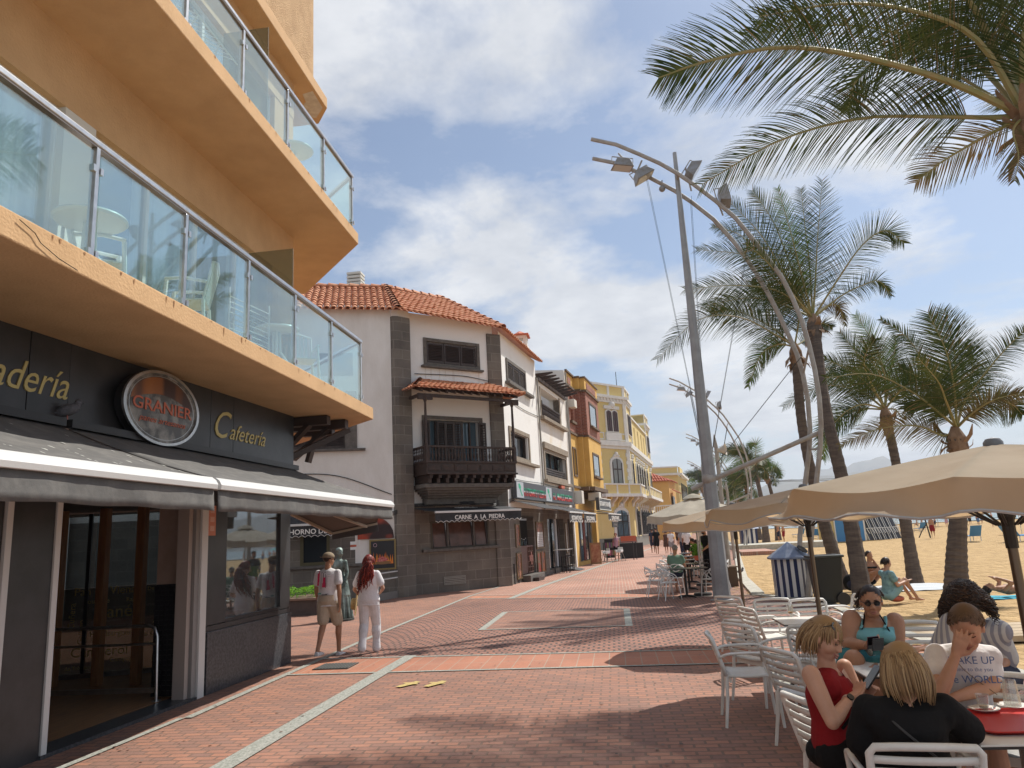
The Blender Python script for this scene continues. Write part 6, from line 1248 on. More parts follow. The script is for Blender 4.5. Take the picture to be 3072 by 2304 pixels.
# ---------------------------------------------------------------- umbrellas
m_umb = cloth_mat('tan_canvas', (.46, .41, .315), .42, col2=(.38, .335, .255), bump=.3)
for l_ in list(m_umb.node_tree.links):
    if l_.to_node.bl_idname == 'ShaderNodeBsdfTranslucent': m_umb.node_tree.links.remove(l_)
for n_2 in m_umb.node_tree.nodes:
    if n_2.bl_idname == 'ShaderNodeBsdfTranslucent': n_2.inputs[0].default_value = (.70, .49, .28, 1)
m_umbw = cloth_mat('beige_canvas', (.58, .54, .45), .35, col2=(.48, .44, .36), bump=.2)
m_piping = mat('grey_piping', (.42, .40, .37), .8); m_wpole = mat('bronze_umbrella_pole', (.16, .12, .085), .35, .75); m_blkp = mat('black_plastic', (.025, .022, .02), .5); m_cap = mat('grey_plastic_cap', (.16, .16, .16), .5)
def umbrella(loc, r, ze, za, label, group, m, val=.16, wav=1.0, seed=0, n=8, vent=False, rot=.0, pm=None, poler=.024, vp=8):
    random.seed(seed); x0, y0 = loc; T = thing('parasol', label, 'umbrella', (x0, y0, 0), group=group); mb = MB(); K = n*12; J = 12
    def rim(a):
        f = (a-rot) % (2*pi/n); h = pi/n; return r*cos(h)/cos(f-h)*.5+r*.5*(1-.05*sin(n*(a-rot)/2)**2)
    def surf(a, s):
        f = ((a-rot) % (2*pi/n))/(2*pi/n); sag = sin(pi*f); R_ = rim(a)*s
        z = za-(za-ze)*(s**1.12)-.035*sag*s*r-.012*sin(3*a+seed)*s
        return V(x0+R_*cos(a), y0+R_*sin(a), z)
    for j in range(J+1):
        for k in range(K): mb.v.append(surf(2*pi*k/K, max(j/J, .015)))
    for j in range(J):
        for k in range(K): mb.f.append([j*K+k, j*K+(k+1) % K, (j+1)*K+(k+1) % K, (j+1)*K+k]); mb.m.append(0)
    cn = mb.build('canopy', m, T, smooth='all', recalc=False)
    mb = MB(); ed = []
    for k in range(K):
        a = 2*pi*k/K; p = surf(a, 1.0); out = V(cos(a), sin(a), 0); ph = noise.noise(V(cos(a)*2.2, sin(a)*2.2, seed*3.7)); sc = .76+.24*abs(sin(vp*a/2+seed)); 
        L_ = val*sc; fl = (.5+.5*sin(vp*a+seed*1.3))*.6*wav*max(0, .5+1.1*ph)
        p1 = p+out*L_*.35*fl-UP*L_*.5+out.cross(UP)*.0; p2 = p+out*L_*(.1+1.0*fl)-UP*L_*(1-.55*fl); mb.v += [p, p1, p2]; ed.append(p2)
    for k in range(K):
        q = (k+1) % K
        for i in range(2): mb.f.append([k*3+i, q*3+i, q*3+i+1, k*3+i+1]); mb.m.append(0)
    mb.build('valance', m, T, smooth='all', recalc=False)
    mb = MB(); mb.tube(ed+[ed[0]], .007, 5); mb.build('edge_piping', m_piping, T)
    mb = MB(); mb.tube([(x0, y0, 0), (x0, y0, za-.02)], poler, 10); mb.build('pole', pm or m_wpole, T, smooth=True)
    mb = MB(); mb.lathe([(.030, za-.54), (.032, za-.40), (.042, za-.38), (.042, za-.34), (.028, za-.32)], (x0, y0, 0), 10); mb.build('slider', m_blkp, T)
    mb = MB(); mb.lathe([(.048, za-.01), (.047, za+.012), (.034, za+.03), (.001, za+.038)], (x0, y0, 0), 14); mb.build('finial', m_cap, T, smooth=True)
    for k in range(n):
        a = rot+2*pi*k/n; mb = MB(); mb.tube([surf(a, s)-UP*.012 for s in (.04, .35, .7, .99)], .008, 5); rb = mb.build('rib', m_blkp, T)
        mb = MB(); mb.tube([V(x0+.05*cos(a), y0+.05*sin(a), za-.42), surf(a, .5)-UP*.015], .007, 5); mb.build('strut', m_blkp, rb)
    if vent:
        mb = MB(); mb.lathe([(r*.22, za-.03), (r*.12, za+.06), (.03, za+.10)], (x0, y0, 0), n*2); mb.build('vent_cap', m, T)
    mb = MB(); mb.lathe([(.24, 0), (.24, .04), (.22, .07), (.05, .08), (.035, .3)], (x0, y0, 0), 16); mb.build('base', m_blkp, T, smooth=True)
    return T
umbrella((2.03, 4.22), 1.12, 1.955, 2.14, 'big tan cloth umbrella in front, shading the seated group', 'tan cloth umbrellas', m_umb, .17, 1.4, 2, rot=.2)
umbrella((2.09, 8.55), 1.12, 1.97, 2.155, 'middle tan cloth umbrella over the empty white tables', 'tan cloth umbrellas', m_umb, .15, 1.2, 5, rot=.35)
umbrella((1.86, 12.1), 1.12, 1.88, 2.10, 'third tan cloth umbrella, left edge beside the lamp mast', 'tan cloth umbrellas', m_umb, .15, .6, 8, rot=.1)
m_wp = mat('pale_umbrella_pole', (.45, .42, .38), .4, .4)
for k, (y, lab) in enumerate(((20.6, 'first pale beige umbrella over the black tables, fully seen beside the lamp mast'), (23.9, 'second pale beige umbrella, mostly hidden by the first'), (27.3, 'third pale beige umbrella in the row over the black tables'), (30.8, 'fourth pale beige umbrella in the row'), (34.4, 'farthest pale beige umbrella in the row'))):
    umbrella((2.16+(y-20.6)*.125, y), 1.35, 2.12, 2.56, lab, 'pale umbrellas over the black tables', m_umbw, .2, .1, 20+k, n=8, vent=True, rot=.39, pm=m_wp, vp=4)
# ================================================================ CAFE FURNITURE
def r4(x, y): return (2100+x*972/2212, 1650+y*972/2212)
m_cp = mat('white_chair_plastic', (.80, .79, .75), .38, col2=(.66, .65, .60), scale=3); m_cp2 = mat('cream_chair_plastic', (.68, .65, .55), .4)
def slat_chair(m, name='slatted_armchair'):
    """stackable armchair, front +y"""
    T = thing(name, 'white plastic slatted armchair', 'chair')
    mb = MB(); nx = 8
    for j in range(7):
        y = -.19+.40*j/6
        for i in range(nx+1): x = -.215+.43*i/nx; mb.v.append(V(x*(1 if j < 5 else .97), y, .435+.012*(2*i/nx-1)**2+(.0 if j < 6 else -.02)-.006*sin(pi*j/6)))
    for j in range(6):
        for i in range(nx): k = j*(nx+1)+i; mb.f.append([k, k+1, k+nx+2, k+nx+1]); mb.m.append(0)
    o = mb.build('seat', m, T, smooth='all', local=True); sm = o.modifiers.new('t', 'SOLIDIFY'); sm.thickness = .022; sm.offset = -1
    mb = MB(); mb.beam((-.21, .2, .415), (.21, .2, .415), .02, .05); mb.build('apron', m, T, local=True); mb = MB(); mb.beam((-.2, -.17, .40), (.2, -.17, .40), .02, .05); mb.build('apron', m, T, local=True)
    def bk(x, z): # back surface
        f = (z-.44)/.34; return V(x*(1+.10*f), -.205-.095*f-.035*(1-(x/.23)**2)*f, z)
    fr_ = [bk(-.215, .44), bk(-.215, .55), bk(-.215, .66), bk(-.212, .745), bk(-.19, .775), bk(-.1, .783), bk(0, .785), bk(.1, .783), bk(.19, .775), bk(.212, .745), bk(.215, .66), bk(.215, .55), bk(.215, .44)]
    mb = MB(); mb.tube(fr_, .0185, 8); mb.build('back_frame', m, T, smooth='all', local=True)
    for k in range(5):
        z = .495+k*.056; mb = MB(); L_ = []
        for i in range(9): x = -.212+.424*i/8; L_.append(bk(x, z))
        vs = [];
        for p in L_: vs += [p+V(0, 0, -.0165), p+V(0, 0, .0165)]
        mb.add(vs, [(2*i, 2*i+2, 2*i+3, 2*i+1) for i in range(8)]); o = mb.build('slat', m, T, smooth='all', local=True); sm = o.modifiers.new('t', 'SOLIDIFY'); sm.thickness = .011; sm.offset = 0
    for sx in (-1, 1):
        mb = MB(); mb.tube(curve([bk(sx*.22, .60), V(sx*.25, -.17, .632), V(sx*.262, .0, .64), V(sx*.262, .15, .635), V(sx*.258, .205, .60), V(sx*.25, .225, .52), V(sx*.247, .228, .42)], 20), .0165, 8, flat=.75); mb.build('armrest', m, T, smooth='all', local=True)
        mb = MB(); mb.tube([V(sx*.247, .228, .44), V(sx*.245, .235, .2), V(sx*.25, .25, 0)], [.0175, .016, .013], 8); mb.build('leg', m, T, smooth=True, local=True)
        mb = MB(); mb.tube([V(sx*.21, -.2, .46), V(sx*.222, -.215, .25), V(sx*.245, -.25, 0)], [.0175, .016, .013], 8); mb.build('leg', m, T, smooth=True, local=True)
    return T
ch0 = slat_chair(m_cp); u0 = []
GRP = 'white slatted armchairs on the terrace'
CH = [(1.12, 7.55, -1.62, 'empty slatted armchair standing alone in front, leftmost of the terrace'),
      (1.42, 8.35, -1.0, 'empty slatted armchair right behind the leftmost one'),
      (1.74, 11.45, -.85, 'farthest left slatted armchair, next to the lamp mast foot'),
      (1.80, 9.75, -1.3, 'slatted armchair tucked to the left end of the table with the orange drink'),
      (1.98, 10.35, 3.05, 'slatted armchair behind the table with the orange drink, left of two'),
      (2.42, 10.1, 3.2, 'slatted armchair behind the table with the orange drink, right of two'),
      (2.92, 10.6, 1.9, 'slatted armchair seen from the side in front of the wheelie bin'),
      (1.93, 8.12, -.35, 'slatted armchair with tilted back between the two empty white tables'),
      (1.50, 6.62, -1.15, 'empty slatted armchair directly behind the woman in red'),
      (1.29, 4.84, -1.25, 'slatted armchair the woman in red sits on'),
      (1.33, 4.07, -.12, 'foreground slatted armchair seen from behind, the blonde woman sits on it'),
      (2.70, 7.55, 2.95, 'empty slatted armchair between teal top woman and curly haired man'),
      (2.74, 5.75, 2.0, 'slatted armchair the curly haired man sits on'),
      (2.02, 6.9, 3.05, 'slatted armchair the woman in the teal top sits on'),
      (2.18, 4.98, 2.5, 'slatted armchair the man covering his face sits on'),
      (1.98, 3.42, .6, 'slatted armchair cut off by the bottom right corner')]
CHO = [place(ch0, u0, (x, y, 0), rz, lab, GRP) for x, y, rz, lab in CH]
m_ttop = mat('white_table_top', (.74, .73, .69), .32, col2=(.68, .67, .62), scale=5); m_edge = mat('dark_table_edge', (.035, .03, .028), .5); m_tleg = mat('table_leg_steel', (.32, .30, .27), .4, .7)
def cafe_table(x, y, w, d, label, rz=0, top=m_ttop, edge=m_edge, leg=m_tleg, group='white terrace tables', z=.72):
    T = thing('cafe_table', label, 'table', (x, y, 0), rz, group)
    mb = MB(); mb.box(-w/2, w/2, -d/2, d/2, z-.010, z); tp = mb.build('tabletop', top, T, local=True, bevel=.003); mb = MB(); mb.box(-w/2+.001, w/2-.001, -d/2+.001, d/2-.001, z-.022, z-.0105); mb.build('edge', edge, tp, local=True)
    mb = MB(); mb.tube([(0, 0, .03), (0, 0, z-.022)], .032, 12); mb.box(-.12, .12, -.12, .12, z-.034, z-.0225); mb.build('leg', leg, T, smooth=True, local=True)
    mb = MB()
    for k in range(4): a = k*pi/2+pi/4; mb.tube([(0, 0, .05), (.2*cos(a), .2*sin(a), .035), (.3*cos(a), .3*sin(a), .01)], [.03, .022, .016], 6)
    mb.build('base', m_blkp, T, local=True); return T
cafe_table(1.97, 4.33, .70, .68, 'white table in front carrying the red tray with two glasses')
cafe_table(2.0, 5.98, .72, .60, 'white table with the latte glass in front of the woman in teal')
cafe_table(2.02, 8.85, .62, .62, 'empty white table with a plastic cup of orange drink')
cafe_table(1.88, 7.28, .62, .66, 'small empty white table behind the head of the woman in red')
# tray, glasses, plates
m_tray = mat('red_tray', (.50, .025, .02), .35); m_china = mat('white_china', (.78, .77, .73), .2); m_glass = glass_mat('drinking_glass', (.90, .90, .88), .06, .10); m_latte = mat('latte', (.48, .30, .14), .5); m_foam = mat('milk_foam', (.62, .48, .32), .7); m_juice = mat('orange_drink', (.75, .38, .04), .3)
pL = G(*r4(1745, 1052), .735)
T = thing('serving_tray', 'red plastic serving tray on the front white table', 'tray', (2.02, 4.33, .72)); mb = MB(); x0, x1, y0, y1 = 1.72, 2.30, 4.13, 4.60
def rrect(x0, x1, y0, y1, r, z, n=5): return [V(cx+r*cos(a), cy+r*sin(a), z) for cx, cy, a0 in ((x1-r, y1-r, 0), (x0+r, y1-r, pi/2), (x0+r, y0+r, pi), (x1-r, y0+r, 3*pi/2)) for a in [a0+pi/2*i/n for i in range(n+1)]]
mb.prism(rrect(x0+.02, x1-.02, y0+.02, y1-.02, .05, .722), (0, 0, .004)); mb.build('tray_floor', m_tray, T)
mb = MB(); a = rrect(x0+.02, x1-.02, y0+.02, y1-.02, .05, .724); b = rrect(x0, x1, y0, y1, .06, .742); c = rrect(x0-.008, x1+.008, y0-.008, y1+.008, .066, .740); n = len(a); mb.add(a+b+c, [(k+i, k+(i+1) % n, k+n+(i+1) % n, k+n+i) for k in (0, n) for i in range(n)]); o = mb.build('tray_rim', m_tray, T, smooth=True); sm = o.modifiers.new('t', 'SOLIDIFY'); sm.thickness = .003
def saucer(p, label): T = thing('saucer', label, 'saucer', p, group='white saucers'); mb = MB(); mb.lathe([(.03, 0), (.035, .004), (.07, .013), (.078, .018), (.074, .019), (.04, .009), (.001, .008)], p, 28); mb.build('plate', m_china, T, smooth='all'); return T
def glassware(p, label, h, r0, r1, fill=None, fh=.5, tilt=None, foam=False, name='glass'):
    T = thing(name, label, 'glass', p); mb = MB(); mb.lathe([(r0, 0), (r1, h), (r1-.002, h), (r0-.002, .006), (.001, .006)], p, 20, ax=tilt); mb.build('cup', m_glass, T, smooth=True)
    if fill: mb = MB(); f = r0+(r1-r0)*fh; mb.lathe([(r0-.004, .008), (f-.003, h*fh)], p, 20, ax=tilt); q = mb.build('drink', fill, T, smooth=True)
    if foam: mb = MB(); f = r0+(r1-r0)*fh; mb.lathe([(f-.003, h*fh+.0005), (r1-.004, h*.97)], p, 20); mb.build('foam', m_foam, T, smooth=True)
    return T
p = G(*r4(1942, 1100), .726); saucer(p, 'white saucer under the small empty glass on the red tray'); glassware(p+V(0, 0, .012), 'small empty coffee stained glass on the red tray', .075, .024, .034, mat('coffee_dregs', (.40, .27, .14), .5), .22)
T = thing('teaspoon', 'small steel teaspoon on the saucer of the small glass', 'spoon', p); mb = MB(); mb.tube([p+V(.03, -.02, .018), p+V(.08, .03, .022)], .003, 5); mb.ball(p+V(.03, -.02, .018), (.012, .009, .003), 8, 6); mb.build('spoon', m_alu, T)
p = G(*r4(2140, 1078), .726); saucer(p, 'white saucer under the tall glass on the red tray'); glassware(p+V(0, 0, .012), 'tall empty glass upside down on a saucer on the red tray', .135, .044, .032)
p = G(*r4(1160, 742), .72); saucer(p, 'white saucer under the latte on the second table'); glassware(p+V(0, 0, .010), 'glass of latte with foam in front of the woman in teal', .092, .026, .033, m_latte, .72, foam=True)
p = G(*r4(617, 436), .72); glassware(p, 'clear plastic cup with a little orange drink on the empty table', .11, .03, .042, m_juice, .22, name='plastic_cup')
T = thing('serving_tray', 'corner of a red tray on the second table beyond the blonde head', 'tray', (2.2, 6.0, .72)); mb = MB(); mb.prism(rrect(2.1, 2.34, 5.75, 6.1, .04, .722), (0, 0, .016)); mb.build('tray', m_tray, T)
# ---- white looped chairs, black tables further on
m_mw = mat('glossy_white_plastic', (.76, .76, .74), .3)
def loop_chair():
    T = thing('looped_armchair', 'white moulded armchair with interlaced loop back', 'chair')
    mb = MB(); mb.lathe([(.001, .44), (.19, .445), (.215, .435), (.21, .42), (.001, .415)], (0, 0, 0), 18); mb.build('seat', m_mw, T, smooth=True, local=True)
    Lp = [[(-.24, .2, 0), (-.22, .16, .43), (-.25, .06, .62), (-.2, -.18, .72), (0, -.25, .80), (.2, -.18, .72), (.25, .06, .62), (.22, .16, .43), (.24, .2, 0)],
          [(-.19, -.14, .42), (-.27, .02, .55), (-.25, .1, .65), (-.1, -.22, .66), (.12, -.22, .78), (.24, -.08, .66), (.17, -.15, .42)],
          [(.19, -.14, .42), (.27, .02, .57), (.2, -.18, .66), (0, -.24, .60), (-.14, -.22, .76), (-.25, -.06, .66), (-.17, -.15, .42)]]
    for L_ in Lp: mb = MB(); mb.tube(curve(L_, 30), .013, 6); mb.build('loop', m_mw, T, smooth='all', local=True)
    for sx in (-1, 1): mb = MB(); mb.tube([(sx*.17, -.15, .42), (sx*.22, -.24, 0)], [.017, .012], 6); mb.build('leg', m_mw, T, smooth=True, local=True)
    return T
lc = loop_chair(); ul = []; LG = 'white looped armchairs around the black tables'
def kx(y): return 2.0+(y-20.5)*.125
for x, y, rz, lab in ((1.25, 19.7, -1.2, 'nearest looped white armchair left of the first black table'), (.95, 20.7, -1.5, 'looped white armchair at the far left corner of the first black table'), (2.35, 20.3, 1.2, 'looped white armchair right of the first black table, close to the lamp mast'),
        (1.35, 22.3, -1.4, 'looped white armchair beside the man in the green shirt'), (2.9, 22.4, 1.5, 'looped white armchair right of the second black table'), (1.6, 24.9, -1.5, 'looped armchair left of the third black table'), (3.0, 25.2, 1.4, 'looped armchair right of the third black table'),
        (1.9, 28.0, -1.4, 'looped armchair left of the fourth black table'), (3.3, 28.2, 1.5, 'looped armchair right of the fourth black table'), (2.4, 31.4, -1.5, 'looped armchair left of the farthest black table'), (3.8, 31.5, 1.5, 'looped armchair right of the farthest black table')):
    place(lc, ul, (x, y, 0), rz, lab, LG)
m_bt = mat('black_table_top', (.03, .03, .032), .25); 
for k, (y, lab) in enumerate(((20.2, 'first black square table by the lamp mast'), (22.6, 'second black table in the row'), (25.2, 'third black table in the row'), (28.2, 'fourth black table in the row'), (31.6, 'farthest black table in the row'))):
    cafe_table(kx(y)-.25, y, 1.15, .8, lab, top=m_bt, edge=m_edge, leg=m_blkp, group='black tables in a row', z=.74)
T = thing('plant_pot', 'green potted plant on the black tables near the waiter', 'plant', (2.5, 24.4, .74)); mb = MB(); mb.lathe([(.08, .0), (.11, .14), (.10, .14), (.001, .12)], (2.5, 24.4, .74), 12); mb.build('pot', m_red, T); random.seed(9); mb = MB()
for k in range(160):
    a = random.uniform(0, 6.3); c = V(2.5, 24.4, .9)+V(cos(a), sin(a), 0)*random.uniform(0, .2)+UP*random.uniform(0, .35); d1 = V(random.uniform(-1, 1), random.uniform(-1, 1), random.uniform(-.2, 1)).normalized()*.06; d2 = d1.cross(V(0, 1, .3)).normalized()*.018; mb.quad(c-d1, c+d2, c+d1, c-d2)
mb.build('leaves', m_leafb, T, recalc=False)
T = thing('wooden_box', 'brown wooden planter box behind the lamp mast base', 'box', (3.15, 23.2, 0)); mb = MB(); mb.box(2.95, 3.45, 22.9, 23.5, 0, .55); mb.build('box', mat('brown_box', (.12, .08, .05), .8), T, bevel=.02); mb = MB(); mb.box(2.93, 3.47, 22.88, 23.52, .55, .585); mb.build('rim', mat('brown_box_rim', (.17, .12, .08), .8), T)
# ---- high tables and stools by the restaurants, baby chairs
m_bwood = mat('bar_table_wood', (.30, .17, .08), .45)
def high_table(x, y, w, d, label, top, rz=0.0, h=1.06):
    T = thing('high_table', label, 'table', (x, y, 0), rz, 'high bar tables outside the restaurants'); mb = MB(); mb.box(-w/2, w/2, -d/2, d/2, h-.03, h); mb.build('tabletop', top, T, local=True, bevel=.004)
    for sx in (-1, 1):
        for sy in (-1, 1): mb = MB(); mb.box(sx*(w/2-.03)-.02, sx*(w/2-.03)+.02, sy*(d/2-.03)-.02, sy*(d/2-.03)+.02, 0, h-.03); mb.build('leg', m_blackm, T, local=True)
    mb = MB(); mb.box(-w/2+.03, w/2-.03, -d/2+.02, -d/2+.05, .28, .31); mb.build('footrest', m_blackm, T, local=True)
def stool(x, y, label, rz=0.0):
    T = thing('bar_stool', label, 'stool', (x, y, 0), rz, 'black bar stools outside the restaurants'); mb = MB(); mb.box(-.17, .17, -.16, .16, .72, .755); mb.build('seat', m_blackm, T, local=True, bevel=.006)
    for sx in (-1, 1):
        for sy in (-1, 1): mb = MB(); mb.box(sx*.15-.015, sx*.15+.015, sy*.14-.015, sy*.14+.015, 0, .72); mb.build('leg', m_blackm, T, local=True)
    mb = MB(); mb.box(-.15, .15, .125, .155, .24, .27); mb.box(-.15, .15, -.155, -.125, .24, .27); mb.build('rung', m_blackm, T, local=True)
high_table(-4.35, 29.0, .95, .65, 'wooden topped high table at the stone corner under the CARNE A LA PIEDRA awning', m_bwood, .75)
stool(-4.1, 28.5, 'black stool pushed under the wooden topped high table', .75)
high_table(-2.5, 35.6, .6, 1.5, 'high table with pale top under the first zigzag awning', m_ttop, -.15); stool(-2.35, 35.0, 'near black stool at the pale topped high table', -.15); stool(-2.25, 36.4, 'far black stool at the pale topped high table', -.15)
T = thing('doorstep_ramp', 'small dark metal ramp leading to the pizzeria door', 'ramp', W3.P(9.2, 0, .2)); mb = MB(); mb.prism([W3.P(7.9, 0, .05), W3.P(7.9, .2, .05), W3.P(7.9, .02, .9)], W3.u*1.3); mb.build('ramp', m_sgn, T)
T = thing('doormat', 'dark doormat block on the step of the restaurant doorway', 'doormat', W3.P(1.8, .0, .5)); mb = MB(); mb.pbox(W3, 1.2, 2.1, 0.0, .14, .36, .6); mb.build('mat', m_shut, T, bevel=.01)
def baby_chair(x, y, label, rz):
    T = thing('high_chair', label, 'high chair', (x, y, 0), rz, 'white plastic high chairs'); mb = MB(); mb.box(-.16, .16, -.14, .14, .52, .56); mb.box(-.16, .16, .12, .15, .56, .82); mb.box(-.18, -.16, -.14, .15, .56, .68); mb.box(.16, .18, -.14, .15, .56, .68); mb.build('seat', m_pvc, T, local=True, bevel=.02)
    mb = MB(); mb.box(-.17, .17, -.32, -.14, .66, .68); mb.build('tray', m_pvc, T, local=True, bevel=.008)
    for sx in (-1, 1):
        for sy in (-1, 1): mb = MB(); mb.tube([(sx*.13, sy*.1, .53), (sx*.26, sy*.24, 0)], .014, 6); mb.build('leg', m_tleg, T, local=True)
p = G(1770, 1680); q = G(1803, 1676)
baby_chair(-.6, 43.4, 'left white high chair outside the yellow house', -.9); baby_chair(.15, 44.6, 'right white high chair outside the yellow house', -.5)
high_table(.2, 46.3, 1.9, .7, 'dark high table behind the white high chairs', m_blackm, -.3, 1.1)
T = thing('menu_stand', 'red topped menu stand beside the woman in the pink top', 'stand', (1.0, 49, 0)); mb = MB(); mb.box(.2, 1.7, 48.9, 49.1, .0, .95); mb.build('panel', m_blackm, T); mb = MB(); mb.box(.3, 1.3, 48.8, 48.88, 1.0, 1.4); mb.build('header', m_red, T)
T = thing('menu_board', 'brown wooden menu board standing under the second zigzag awning', 'board', (-1.2, 41.5, 0)); mb = MB(); mb.box(-1.45, -.85, 41.5, 41.6, .05, 1.2); mb.build('frame', m_bwood, T); mb = MB(); mb.box(-1.38, -.92, 41.485, 41.498, .15, 1.1); mb.build('print', mat('menu_print', (.5, .28, .16), .6, col2=(.3, .1, .06), scale=5), T)
T = thing('market_rack', 'rack of colourful items under the restaurant sign', 'rack', (-.6, 42.6, 0)); mb = MB(); mb.box(-.7, -.1, 45.6, 45.75, .2, 1.3); mb.build('back', m_blackm, T); random.seed(8)
for k in range(10): mb = MB(); x = -.65+.11*(k % 5); z = .35+.45*(k//5); mb.box(x, x+.09, 45.5, 45.59, z, z+.3); mb.build('card', mat('card', (random.uniform(.2, .7), random.uniform(.1, .4), random.uniform(.1, .4)), .6), T)
# ---- bins
T = thing('striped_litter_bin', 'octagonal blue and white striped litter bin with pyramid roof', 'litter bin', (4.15, 19.0, 0)); bx_, by_ = 4.12, 19.05; m_navy = mat('navy_paint', (.02, .03, .09), .35); m_bw = mat('white_stripe_paint', (.68, .68, .66), .4); m_broof = mat('blue_grey_roof', (.16, .20, .30), .35, .3, col2=(.24, .28, .36), scale=6)
for k in range(8):
    a0 = k*pi/4+pi/8; a1 = a0+pi/4; r = .42; h = .93
    for j in range(4):
        A = V(bx_+r*cos(a0), by_+r*sin(a0), .04).lerp(V(bx_+r*cos(a1), by_+r*sin(a1), .04), j/4); B_ = V(bx_+r*cos(a0), by_+r*sin(a0), .04).lerp(V(bx_+r*cos(a1), by_+r*sin(a1), .04), (j+1)/4); n_ = ((A+B_)/2-V(bx_, by_, .04)).normalized()*.012
        mb = MB(); mb.prism([A, B_, B_+UP*h, A+UP*h], n_ if j % 2 else n_*.8); mb.build('stripe_board', m_bw if j % 2 else m_navy, T)
mb = MB(); P8 = [V(bx_+.52*cos(k*pi/4+pi/8), by_+.52*sin(k*pi/4+pi/8), .95) for k in range(8)]; ap = V(bx_, by_, 1.31); mb.add(P8+[ap]+[p-UP*.04 for p in P8], [(k, (k+1) % 8, 8) for k in range(8)]+[(k, 9+k, 9+(k+1) % 8, (k+1) % 8) for k in range(8)]+[tuple(range(16, 8, -1))]); mb.build('roof', m_broof, T)
mb = MB(); c = V(bx_+.27, by_-.24, 1.115); nn = (V(.52, -.5, .9)).normalized(); uu = UP.cross(nn).normalized(); mb.prism([c+uu*cos(a)*.13+nn.cross(uu)*sin(a)*.13 for a in [i*pi/10 for i in range(20)]], nn*.02); mb.build('hole', m_dark, T)
mb = MB(); mb.lathe([(.44, 0), (.44, .04)], (bx_, by_, 0), 8); mb.build('base', m_navy, T)
T = thing('wheelie_bin', 'black wheeled rubbish bin beside the striped litter bin', 'wheelie bin', (4.6, 16.6, 0)); bx_, by_ = 4.42, 17.2
mb = MB(); a = rrect(bx_-.22, bx_+.24, by_-.26, by_+.26, .04, .05); b = rrect(bx_-.29, bx_+.31, by_-.33, by_+.33, .05, .98); n = len(a); mb.add(a+b, [tuple(range(n)), tuple(range(2*n-1, n-1, -1))]+[(i, (i+1) % n, n+(i+1) % n, n+i) for i in range(n)]); mb.build('body', mat('black_bin_plastic', (.018, .02, .018), .45), T, smooth=True)
mb = MB(); mb.prism(rrect(bx_-.32, bx_+.36, by_-.36, by_+.36, .06, .985), (0, 0, .05)); mb.box(bx_-.35, bx_-.3, by_-.3, by_+.3, .93, .98); mb.build('lid', mat('bin_lid', (.03, .035, .03), .4), T, bevel=.01)
for sy in (-1, 1): mb = MB(); mb.lathe([(.001, -.03), (.13, -.03), (.13, .03), (.001, .03)], (bx_+.24, by_+sy*.3, .13), 20, ax=(0, 1, 0)); w_ = mb.build('wheel', m_blkp, T, smooth=True)
# ================================================================ PEOPLE
def skin(name, c): return mat(name, c, .5, col2=tuple(k*.88 for k in c), scale=9, sss=.12, spec=.35)
sk_f = skin('fair_skin', (.58, .34, .24)); sk_t = skin('tanned_skin', (.45, .235, .14)); sk_d = skin('brown_skin', (.30, .15, .09)); sk_m = skin('light_tan_skin', (.52, .29, .19))
def cloth(name, c, c2=None, sc=8, bs=22, bump=.35): return mat(name, c, .85, col2=c2 or tuple(k*.85 for k in c), scale=sc, bump=bump, bscale=bs, dist=.02, spec=.2)
c_white = cloth('white_cotton', (.74, .72, .72)); c_red = cloth('dark_red_cotton', (.27, .015, .02)); c_teal = cloth('teal_cotton', (.20, .46, .48)); c_black = cloth('black_cotton', (.012, .012, .013)); c_beige = cloth('beige_cotton', (.50, .42, .32)); c_navy = cloth('navy_cotton', (.03, .035, .06)); c_green = cloth('sage_green_cotton', (.16, .27, .21)); c_brown = cloth('brown_cotton', (.10, .055, .04)); c_pink = cloth('lilac_pink_cotton', (.55, .33, .40)); c_grey = cloth('grey_cotton', (.30, .30, .32)); c_blue = cloth('blue_cotton', (.10, .18, .35))
h_blond = [mat('blonde_hair', (.29, .19, .095), .5, spec=.4), mat('light_blonde_hair', (.40, .28, .15), .5, spec=.4), mat('dark_blonde_hair', (.18, .11, .055), .5, spec=.4)]
h_dark = [mat('dark_brown_hair', (.028, .016, .012), .45, spec=.4), mat('brown_hair', (.07, .04, .022), .45, spec=.4), mat('black_brown_hair', (.015, .01, .008), .45)]
h_red = [mat('red_dyed_hair', (.20, .022, .016), .45, spec=.4), mat('bright_red_hair', (.42, .07, .04), .45, spec=.4), mat('deep_red_hair', (.06, .01, .01), .45)]
h_brn = [mat('short_brown_hair', (.10, .06, .035), .6), mat('short_brown_hair_light', (.16, .10, .06), .6), mat('short_brown_hair_dark', (.05, .03, .02), .6)]
h_grey = [mat('grey_hair', (.25, .24, .23), .7), mat('light_grey_hair', (.4, .39, .38), .7), mat('dark_grey_hair', (.12, .12, .12), .7)]
m_dk = mat('sunglass_lens', (.01, .01, .012), .08, spec=.9); m_lip = mat('lips', (.40, .17, .13), .5); m_eyew = mat('eye_white', (.6, .58, .55), .3); m_iris = mat('eye_dark', (.03, .02, .015), .2); m_teeth = mat('teeth', (.65, .62, .56), .3)
def loft(mb, secs, n=18):
    vs = []
    for c, w, d in secs:
        for k in range(n): a = 2*pi*k/n; vs.append(Vector(c)+w*cos(a)+d*sin(a))
    m = len(secs); return mb.add(vs, [(i*n+k, i*n+(k+1) % n, (i+1)*n+(k+1) % n, (i+1)*n+k) for i in range(m-1) for k in range(n)]+[tuple(range(n-1, -1, -1)), tuple(range((m-1)*n, m*n))])
